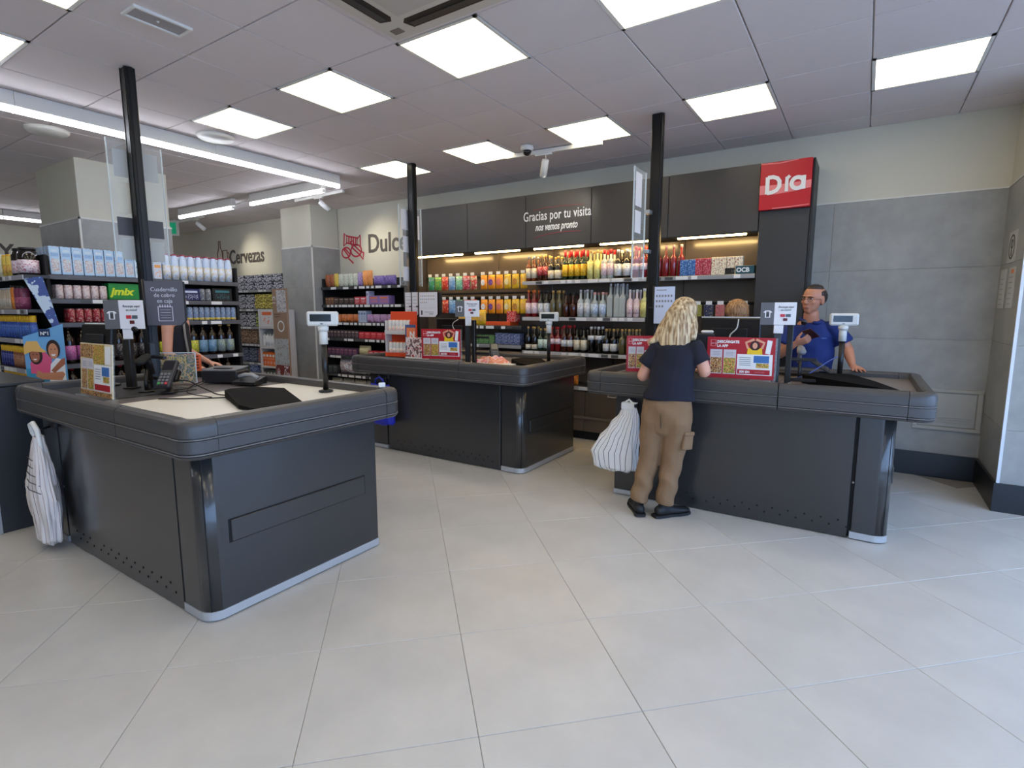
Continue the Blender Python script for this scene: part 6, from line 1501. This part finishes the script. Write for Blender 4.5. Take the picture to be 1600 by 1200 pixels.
# --- blonde woman seen from behind at the right counter
w_ = thing('person', 'blonde woman in navy t-shirt and khaki trousers leaning on the counter, seen from behind', 'person', (0, 0, 0))
mb = MB()
loft(mb, [((-1.09, 3.62, .70), .135, .095), ((-1.09, 3.62, .80), .145, .10), ((-1.075, 3.63, .92), .115, .085), ((-1.065, 3.66, 1.05), .125, .085), ((-1.062, 3.70, 1.16), .135, .085), ((-1.06, 3.72, 1.21), .09, .07)], (1, .1, 0))
loft(mb, [((-1.06, 3.725, 1.20), .048, .05), ((-1.055, 3.76, 1.31), .045, .048)], (1, 0, 0))
Mh, Lh = head(mb, (-1.05, 3.795, 1.405), (-.12, .93, -.36), (.05, .3, 1))
for sgn, sh, el, wr, hd in ((-1, (-1.205, 3.69, 1.165), (-1.285, 3.665, .985), (-1.245, 3.80, 1.012), (-.1, 1, .02)), (1, (-.925, 3.70, 1.18), (-.865, 3.685, 1.04), (-.925, 3.80, 1.030), (-.35, 1, -.02))):
    S_, E_, W_ = V(sh), V(el), V(wr)
    loft(mb, [(S_, .052, .050), (S_.lerp(E_, .4), .046, .046), (E_, .039, .039)], (0, 1, 0)); loft(mb, [(E_, .039, .039), (E_.lerp(W_, .3), .040, .038), (W_, .027, .023)], (0, 0, 1))
    hand(mb, W_+V(hd).normalized()*.02, hd, (0, 0, -1), sgn, .92, .25)
for (h_, k_, a_) in (((-1.165, 3.62, .70), (-1.205, 3.645, .41), (-1.265, 3.60, .085)), ((-1.01, 3.62, .70), (-1.05, 3.66, .41), (-1.09, 3.64, .085))):
    loft(mb, [(h_, .082, .088), (V(h_).lerp(V(k_), .5), .068, .072), (k_, .050, .054), (V(k_).lerp(V(a_), .35), .048, .052), (a_, .033, .036)], (1, 0, 0))
fuse(mb, 'body', M_skin, .0065, 3, w_)
M_navy = mat('navy_cotton', (15, 18, 36), .85, noise=.10, nscale=6); M_khaki = mat('khaki_twill', (136, 106, 76), .85, noise=.07, nscale=9, bump=.3, bscale=240)
mb = MB()
loft(mb, [((-1.08, 3.62, .845), .176, .130), ((-1.08, 3.62, .86), .174, .128), ((-1.075, 3.63, .93), .150, .112), ((-1.068, 3.66, 1.06), .146, .105), ((-1.062, 3.695, 1.16), .158, .100), ((-1.06, 3.715, 1.215), .125, .082), ((-1.06, 3.725, 1.245), .068, .062)], (1, .1, 0), cap=False)
for sh, e_ in (((-1.19, 3.69, 1.185), (-1.262, 3.672, 1.065)), ((-.94, 3.70, 1.195), (-.885, 3.69, 1.095))):
    S_, E_ = V(sh), V(e_); loft(mb, [(S_-(E_-S_)*.3, .05, .052), (S_, .062, .062), (E_, .066, .064)], (0, 1, 0), cap=False)
fuse(mb, 'shirt', M_navy, .008, 4, w_, folds(16, .0035))
mb = MB()
loft(mb, [((-1.09, 3.62, .66), .140, .100), ((-1.09, 3.62, .70), .162, .116), ((-1.09, 3.615, .78), .170, .122), ((-1.08, 3.62, .90), .152, .110)], (1, 0, 0))
for k, (h_, k_, a_) in enumerate((((-1.172, 3.62, .70), (-1.205, 3.64, .41), (-1.262, 3.60, .095)), ((-1.008, 3.62, .70), (-1.05, 3.655, .41), (-1.088, 3.64, .095)))):
    H_, K_, A_ = V(h_), V(k_), V(a_)
    loft(mb, [(H_+V((0, 0, .06)), .085, .105), (H_, .094, .104), (H_.lerp(K_, .5), .086, .088), (K_, .072, .076), (K_.lerp(A_, .4), .070, .074), (K_.lerp(A_, .85), .064, .068), (A_, .062, .064)], (1, 0, 0), cap=False)
tr = fuse(mb, 'trousers', M_khaki, .008, 3, w_, lambda co, no: no*(.0022*math.sin(co.z*42+co.x*30+co.y*20)*(1 if co.z > .3 else 2.0)+.002*math.sin(co.x*40+co.z*25)))
MB().cbox(-.045, -.012, -.06, .045, .012, .06, .006).build('cargo_pocket', M_khaki, tr, (-.935, 3.60, .575), (0, .08, 1.15))
MB().cbox(-.048, -.016, .035, .048, .014, .062, .005).build('pocket_flap', M_khaki, tr, (-.935, 3.60, .575), (0, .08, 1.15))
MB().tube([(-1.09, 3.499, .80), (-1.092, 3.497, .74), (-1.093, 3.512, .66)], .003, 6).build('back_seam', mat('khaki_dark', (96, 74, 52), .9), tr)
M_shoe = mat('black_trainer', (20, 20, 22), .6); M_sole = mat('black_sole', (30, 30, 32), .7)
shoe('shoe', w_, (-1.262, 3.60, .08), (-.55, .85), M_shoe, M_sole); shoe('shoe', w_, (-1.088, 3.64, .08), (.62, .78), M_shoe, M_sole)
M_blond = hair_mat('blonde_hair', (136, 104, 68), (222, 200, 160), 70)
mb = MB()
M3 = Mh
ell(mb, Lh(0, -.022, .040), (.090, .100, .088), M3)
loft(mb, [((-1.052, 3.775, 1.47), .070, .075), ((-1.058, 3.735, 1.41), .098, .082), ((-1.066, 3.705, 1.33), .112, .072), ((-1.075, 3.672, 1.26), .118, .052), ((-1.072, 3.642, 1.205), .085, .026)], (1, .12, 0))
loft(mb, [((-1.13, 3.76, 1.40), .03, .05), ((-1.165, 3.71, 1.32), .035, .045), ((-1.195, 3.665, 1.245), .030, .028), ((-1.235, 3.64, 1.222), .012, .012)], (1, 0, 0))
loft(mb, [((-.985, 3.77, 1.40), .03, .05), ((-.965, 3.725, 1.33), .032, .045), ((-.955, 3.685, 1.265), .024, .028)], (1, 0, 0))
def strand(co, no):
    a = math.atan2(co.y-3.74, co.x+1.058); q = min(1, max(.15, (1.47-co.z)*7)); return no*q*(.0018*math.sin(a*17+co.z*5)+.0010*math.sin(a*41-co.z*7))
fuse(mb, 'hair', M_blond, .006, 2, w_, strand)

# --- man in blue polo behind the right counter
m_ = thing('person', 'balding man in royal blue polo with glasses, looking aside and holding a phone', 'person', (0, 0, 0))
mb = MB()
loft(mb, [((-.36, 5.31, .86), .15, .11), ((-.365, 5.29, .98), .15, .115), ((-.37, 5.29, 1.12), .16, .115), ((-.375, 5.25, 1.25), .165, .105), ((-.38, 5.235, 1.32), .11, .08)], (1, .12, .10))
loft(mb, [((-.38, 5.23, 1.30), .062, .062), ((-.376, 5.20, 1.42), .058, .062)], (1, 0, 0))
Mm, Lm = head(mb, (-.368, 5.175, 1.535), (-.46, -.88, -.08), (.12, .03, 1), 1.05)
hands_m = (((-.20, 5.25, 1.300), (-.100, 5.26, 1.13), (-.052, 5.135, 1.005)), ((-.545, 5.20, 1.245), (-.590, 5.10, 1.075), (-.475, 4.985, 1.165)))
for i_, (sh, el, wr) in enumerate(hands_m):
    S_, E_, W_ = V(sh), V(el), V(wr)
    loft(mb, [(S_, .058, .056), (S_.lerp(E_, .4), .050, .050), (E_, .042, .042)], (0, 1, 0)); loft(mb, [(E_, .042, .042), (E_.lerp(W_, .3), .043, .040), (W_, .030, .025)], (0, 0, 1))
hand(mb, (-.045, 5.118, .998), (.30, -1, -.10), (0, 0, -1), 1, 1.0, .18, .18)
hand(mb, (-.462, 4.974, 1.172), (1, -.12, .42), (.15, .6, .75), 1, 1.0, .85, .10)
for (h_, k_, a_) in (((-.44, 5.31, .86), (-.44, 5.29, .48), (-.45, 5.33, .085)), ((-.28, 5.31, .86), (-.26, 5.29, .48), (-.25, 5.33, .085))):
    loft(mb, [(h_, .09, .095), (V(h_).lerp(V(k_), .5), .076, .08), (k_, .055, .058), (V(k_).lerp(V(a_), .35), .054, .058), (a_, .037, .04)], (1, 0, 0))
fuse(mb, 'body', M_skin2, .0062, 2, m_)
M_polo = mat('royal_blue_polo', (18, 42, 108), .8, noise=.06, nscale=7)
mb = MB()
loft(mb, [((-.36, 5.30, .84), .175, .135), ((-.365, 5.29, .98), .172, .138), ((-.37, 5.29, 1.12), .180, .135), ((-.375, 5.25, 1.24), .190, .122), ((-.378, 5.235, 1.32), .135, .095), ((-.38, 5.225, 1.36), .080, .076)], (1, .12, .12), cap=False)
for sh, e_ in (((-.215, 5.25, 1.315), (-.125, 5.262, 1.175)), ((-.53, 5.21, 1.265), (-.585, 5.135, 1.145))):
    S_, E_ = V(sh), V(e_); loft(mb, [(S_-(E_-S_)*.3, .06, .06), (S_, .074, .072), (E_, .072, .070)], (0, 1, 0), cap=False)
po = fuse(mb, 'polo_shirt', M_polo, .008, 4, m_, folds(14, .005))
MB().tube([(-.38+.078*math.cos(a), 5.215+.076*math.sin(a)-.01, 1.362-.016*math.cos(a)+.012*math.sin(a)) for a in [k*PI/10+PI*1.62 for k in range(0, 18)]], .013, 8).build('collar', M_polo, po)
MB().tube([(-.41, 5.145, 1.352), (-.405, 5.125, 1.30), (-.398, 5.112, 1.25)], .006, 6).build('placket', mat('polo_dark', (14, 30, 90), .8), po)
txt('cajero', .016, mat('polo_print', (120, 160, 220), .6), po, (-.285, 5.105, 1.215), (PI/2, 0, math.radians(12)), ext=.0005, name='chest_print')
mb = MB(); loft(mb, [((-.36, 5.31, .80), .155, .12), ((-.36, 5.305, .93), .160, .125)], (1, 0, 0), cap=False)
for (h_, k_, a_) in (((-.44, 5.31, .84), (-.44, 5.29, .48), (-.45, 5.33, .09)), ((-.28, 5.31, .84), (-.26, 5.29, .48), (-.25, 5.33, .09))):
    loft(mb, [(h_, .1, .105), (V(h_).lerp(V(k_), .5), .09, .09), (k_, .07, .075), (a_, .06, .065)], (1, 0, 0), cap=False)
fuse(mb, 'trousers', mat('dark_trousers', (30, 32, 38), .85), .010, 3, m_)
shoe('shoe', m_, (-.45, 5.33, .08), (-.2, -1), M_shoe, M_sole); shoe('shoe', m_, (-.25, 5.33, .08), (.1, -1), M_shoe, M_sole)
M_dhair = hair_mat('dark_short_hair', (30, 22, 18), (60, 46, 38), 120)
mb = MB(); s_ = 1.05
ell(mb, Lm(0, -.050, .020), (.078*s_, .064*s_, .076*s_), Mm); ell(mb, Lm(.052, -.016, .046), (.027, .040, .030), Mm); ell(mb, Lm(-.052, -.016, .046), (.027, .040, .030), Mm)
ell(mb, Lm(0, -.012, .084), (.060, .072, .038), Mm)
fuse(mb, 'hair', M_dhair, .006, 2, m_, lambda co, no: no*.0012*math.sin(co.x*300+co.z*260))
# face details
M_eyew = mat('eye_white', (226, 220, 214), .3); M_iris = mat('eye_dark', (40, 26, 20), .2); M_lip = mat('lip', (160, 92, 84), .5); M_stub = mat('stubble', (128, 88, 72), .7)
def face(parent, L, M, glasses=False, beard=False, brow=M_dhair):
    for sg in (-1, 1):
        a = MB(); ell(a, L(sg*.030, .0735, .012), (.0125, .0085, .0075), M); e = a.build('eye', M_eyew, parent)
        a = MB(); ell(a, L(sg*.030, .0800, .012), (.0058, .0035, .0058), M); a.build('iris', M_iris, e)
        MB().tube([L(sg*.014, .092, .026), L(sg*.030, .093, .031), L(sg*.047, .084, .026)], .0035, 6).build('eyebrow', brow, parent)
    MB().tube([L(-.020, .0925, -.053), L(0, .0985, -.054), L(.020, .0925, -.053)], .0036, 6).build('mouth', M_lip, parent)
    if glasses:
        f = MB()
        for sg in (-1, 1):
            f.tube([L(sg*.031+.021*math.cos(a), .098-.006*abs(math.cos(a)), .008+.0145*math.sin(a)) for a in [k*PI/9 for k in range(19)]], .0014, 5)
            f.tube([L(sg*.052, .094, .012), L(sg*.074, .05, .010), L(sg*.080, .0, .008)], .0014, 5)
        f.tube([L(-.010, .101, .010), L(.010, .101, .010)], .0014, 5); f.build('glasses', M_black, parent)
face(m_, Lm, Mm, True)
# phone held in the right hand
ph = thing('mobile_phone', 'dark smartphone held in the hand of the man in blue', 'phone', (-.352, 4.955, 1.258), (math.radians(-28), math.radians(-20), math.radians(-20)))
MB().cbox(-.036, -.072, -.004, .036, .072, .004, .003).build('case', mat('phone_maroon', (60, 24, 26), .35), ph); MB().box(-.032, -.066, .004, .032, .066, .0048).build('screen', M_lcd, ph)

# --- cashier standing low behind the wide monitor: only her hair shows
c_ = thing('person', 'cashier with light brown hair, head just showing above the wide till monitor', 'person', (0, 0, 0))
mb = MB()
loft(mb, [((-.96, 5.24, .76), .14, .10), ((-.96, 5.24, .88), .12, .09), ((-.96, 5.24, 1.03), .13, .09), ((-.96, 5.23, 1.15), .14, .085), ((-.96, 5.22, 1.21), .09, .07)], (1, 0, 0))
loft(mb, [((-.96, 5.22, 1.19), .05, .05), ((-.96, 5.19, 1.32), .045, .05)], (1, 0, 0))
Mc, Lc = head(mb, (-.96, 5.16, 1.415), (-.1, -.85, -.5), (0, -.3, 1), .98)
for sgn in (-1, 1):
    S_ = V((-.96+sgn*.155, 5.235, 1.13)); E_ = V((-.96+sgn*.20, 5.20, .98)); W_ = V((-.96+sgn*.14, 5.06, 1.03))
    loft(mb, [(S_, .045, .045), (E_, .036, .036)], (0, 1, 0)); loft(mb, [(E_, .036, .036), (W_, .026, .024)], (0, 0, 1)); hand(mb, W_, (-sgn*.3, -1, .1), (0, 0, -1), sgn, .85, .2)
    loft(mb, [((-.96+sgn*.08, 5.24, .75), .08, .085), ((-.96+sgn*.085, 5.24, .42), .055, .058), ((-.96+sgn*.09, 5.26, .085), .036, .038)], (1, 0, 0))
fuse(mb, 'body', M_skin, .009, 3, c_)
mb = MB(); loft(mb, [((-.96, 5.24, .80), .155, .12), ((-.96, 5.24, .90), .14, .11), ((-.96, 5.24, 1.03), .145, .108), ((-.96, 5.23, 1.14), .155, .10), ((-.96, 5.22, 1.21), .09, .08)], (1, 0, 0), cap=False)
for sgn in (-1, 1): loft(mb, [((-.96+sgn*.12, 5.235, 1.14), .06, .06), ((-.96+sgn*.18, 5.215, 1.05), .056, .056)], (0, 1, 0), cap=False)
fuse(mb, 'polo_shirt', M_polo, .010, 3, c_)
mb = MB(); loft(mb, [((-.96, 5.24, .70), .145, .105), ((-.96, 5.24, .84), .145, .108)], (1, 0, 0))
for sgn in (-1, 1):
    loft(mb, [((-.96+sgn*.08, 5.24, .76), .088, .095), ((-.96+sgn*.085, 5.24, .42), .066, .07), ((-.96+sgn*.09, 5.26, .1), .055, .06)], (1, 0, 0), cap=False)
    shoe('shoe', c_, (-.96+sgn*.09, 5.26, .08), (0, -1), M_shoe, M_sole)
fuse(mb, 'trousers', mat('dark_trousers', (30, 32, 38), .85), .010, 3, c_)
mb = MB(); ell(mb, Lc(0, -.015, .035), (.098, .105, .092), Mc); loft(mb, [(Lc(0, -.05, .0), .09, .06), (Lc(0, -.06, -.10), .08, .05)], (1, 0, 0))
fuse(mb, 'hair', hair_mat('light_brown_hair', (120, 84, 54), (190, 146, 100), 90), .007, 2, c_, lambda co, no: no*.003*math.sin(math.atan2(co.y-5.14, co.x+.96)*23))
face(c_, Lc, Mc, brow=MATS['light_brown_hair'])

# --- dark haired woman in the aisle behind the near counter
a_ = thing('person', 'long haired woman in a sleeveless black top, half hidden behind the grey board', 'person', (0, 0, 0))
mb = MB(); ax, ay = -5.29, 2.47
def Q(x, y, z): return (ax+x, ay+y, z)
lat = (.70, -.75, 0); ld = V(lat).normalized()
loft(mb, [(Q(0, 0, .88), .15, .11), (Q(0, 0, 1.0), .125, .09), (Q(0, 0, 1.15), .13, .09), (Q(0, 0, 1.32), .145, .085), (Q(0, 0, 1.38), .09, .06)], lat)
loft(mb, [(Q(0, 0, 1.36), .045, .045), (Q(0, 0, 1.48), .043, .045)], lat)
Ma, La = head(mb, Q(0, 0, 1.565), (.75, .68, -.1), (0, 0, 1), .97)
for sgn in (-1, 1):
    b_ = V(Q(0, 0, 0)); S_ = b_+ld*sgn*.165+V((0, 0, 1.34)); E_ = b_+ld*sgn*.215+V((0, 0, 1.06)); W_ = b_+ld*sgn*.19+V((.14, .13, .95))
    loft(mb, [(S_, .050, .050), (S_.lerp(E_, .5), .043, .043), (E_, .037, .037)], (0, 1, 0)); loft(mb, [(E_, .037, .037), (W_, .025, .022)], (0, 0, 1)); hand(mb, W_, (.7, .6, -.2), (0, 0, -1), sgn, .9, .4)
    loft(mb, [(b_+ld*sgn*.085+V((0, 0, .86)), .085, .09), (b_+ld*sgn*.09+V((0, 0, .48)), .055, .058), (b_+ld*sgn*.095+V((0, 0, .09)), .036, .038)], lat)
fuse(mb, 'body', M_skin, .008, 3, a_)
mb = MB(); loft(mb, [(Q(0, 0, .90), .165, .125), (Q(0, 0, 1.02), .142, .105), (Q(0, 0, 1.16), .148, .108), (Q(0, 0, 1.30), .140, .098), (Q(0, 0, 1.36), .12, .07)], lat, cap=False)
fuse(mb, 'sleeveless_top', mat('black_top', (18, 20, 30), .8), .009, 3, a_, folds(16, .003))
mb = MB(); loft(mb, [(Q(0, 0, .80), .16, .12), (Q(0, 0, .93), .150, .115)], lat, cap=False)
for sgn in (-1, 1):
    b_ = V(Q(0, 0, 0)); loft(mb, [(b_+ld*sgn*.085+V((0, 0, .86)), .095, .1), (b_+ld*sgn*.09+V((0, 0, .48)), .07, .075), (b_+ld*sgn*.095+V((0, 0, .1)), .055, .06)], lat, cap=False)
    shoe('shoe', a_, tuple(b_+ld*sgn*.095+V((0, 0, .08))), (.75, .66), M_shoe, M_sole)
fuse(mb, 'trousers', mat('dark_trousers', (30, 32, 38), .85), .010, 3, a_)
mb = MB(); ell(mb, La(0, -.02, .03), (.088, .100, .092), Ma)
loft(mb, [(La(0, -.06, .02), .08, .06), (La(0, -.085, -.12), .10, .05), (La(.02, -.10, -.26), .09, .04), (La(.03, -.11, -.40), .06, .03)], lat)
fuse(mb, 'hair', hair_mat('dark_brown_hair', (44, 28, 20), (100, 66, 42), 80), .007, 2, a_, lambda co, no: no*.003*math.sin(co.x*150+co.y*90))
MB().tube([Q(.10, .02, 1.34), Q(.155, .0, 1.2), Q(.19, .0, 1.05), Q(.20, .01, .92)], .010, 6).build('bag_strap', mat('strap_grey', (120, 118, 116), .7), a_)
face(a_, La, Ma)
# ------------------------------------------------------------------ every label singles out one thing
bpy.context.view_layer.update()
ORD = ['first', 'second', 'third', 'fourth', 'fifth', 'sixth', 'seventh', 'eighth', 'ninth', 'tenth', 'eleventh', 'twelfth', 'thirteenth', 'fourteenth', 'fifteenth', 'sixteenth', 'seventeenth', 'eighteenth', 'nineteenth', 'twentieth', 'twenty-first', 'twenty-second']
by = {}
for o in COL.objects:
    if o.parent is None and 'label' in o: by.setdefault(o['label'], []).append(o)
for lab, L_ in by.items():
    n = len(L_)
    if n < 2 or n > len(ORD): continue
    inv = [(to_cam(o.location)[1], o) for o in L_]
    if any(u < -300 or u > 1900 for u, o in inv): continue
    inv.sort(key=lambda t_: t_[0])
    for k, (u, o) in enumerate(inv):
        e = 'left one' if n == 2 and k == 0 else 'right one' if n == 2 else 'leftmost' if k == 0 else 'rightmost' if k == n-1 else ORD[k]+' from left'
        s = lab+', '+e
        ws = s.split()
        if len(ws) > 16: print('LONG', s)
        o['label'] = s

for o in COL.objects:
    if o.parent is None and 'label' in o and len(o['label'].split()) > 16: print('LONGLABEL', len(o['label'].split()), o['label'])

for o in COL.objects:
    if 'group' in o: o['group'] = o['group'].replace('shelfes', 'shelf').replace('shelfs', 'shelf').replace('boxs', 'boxes')
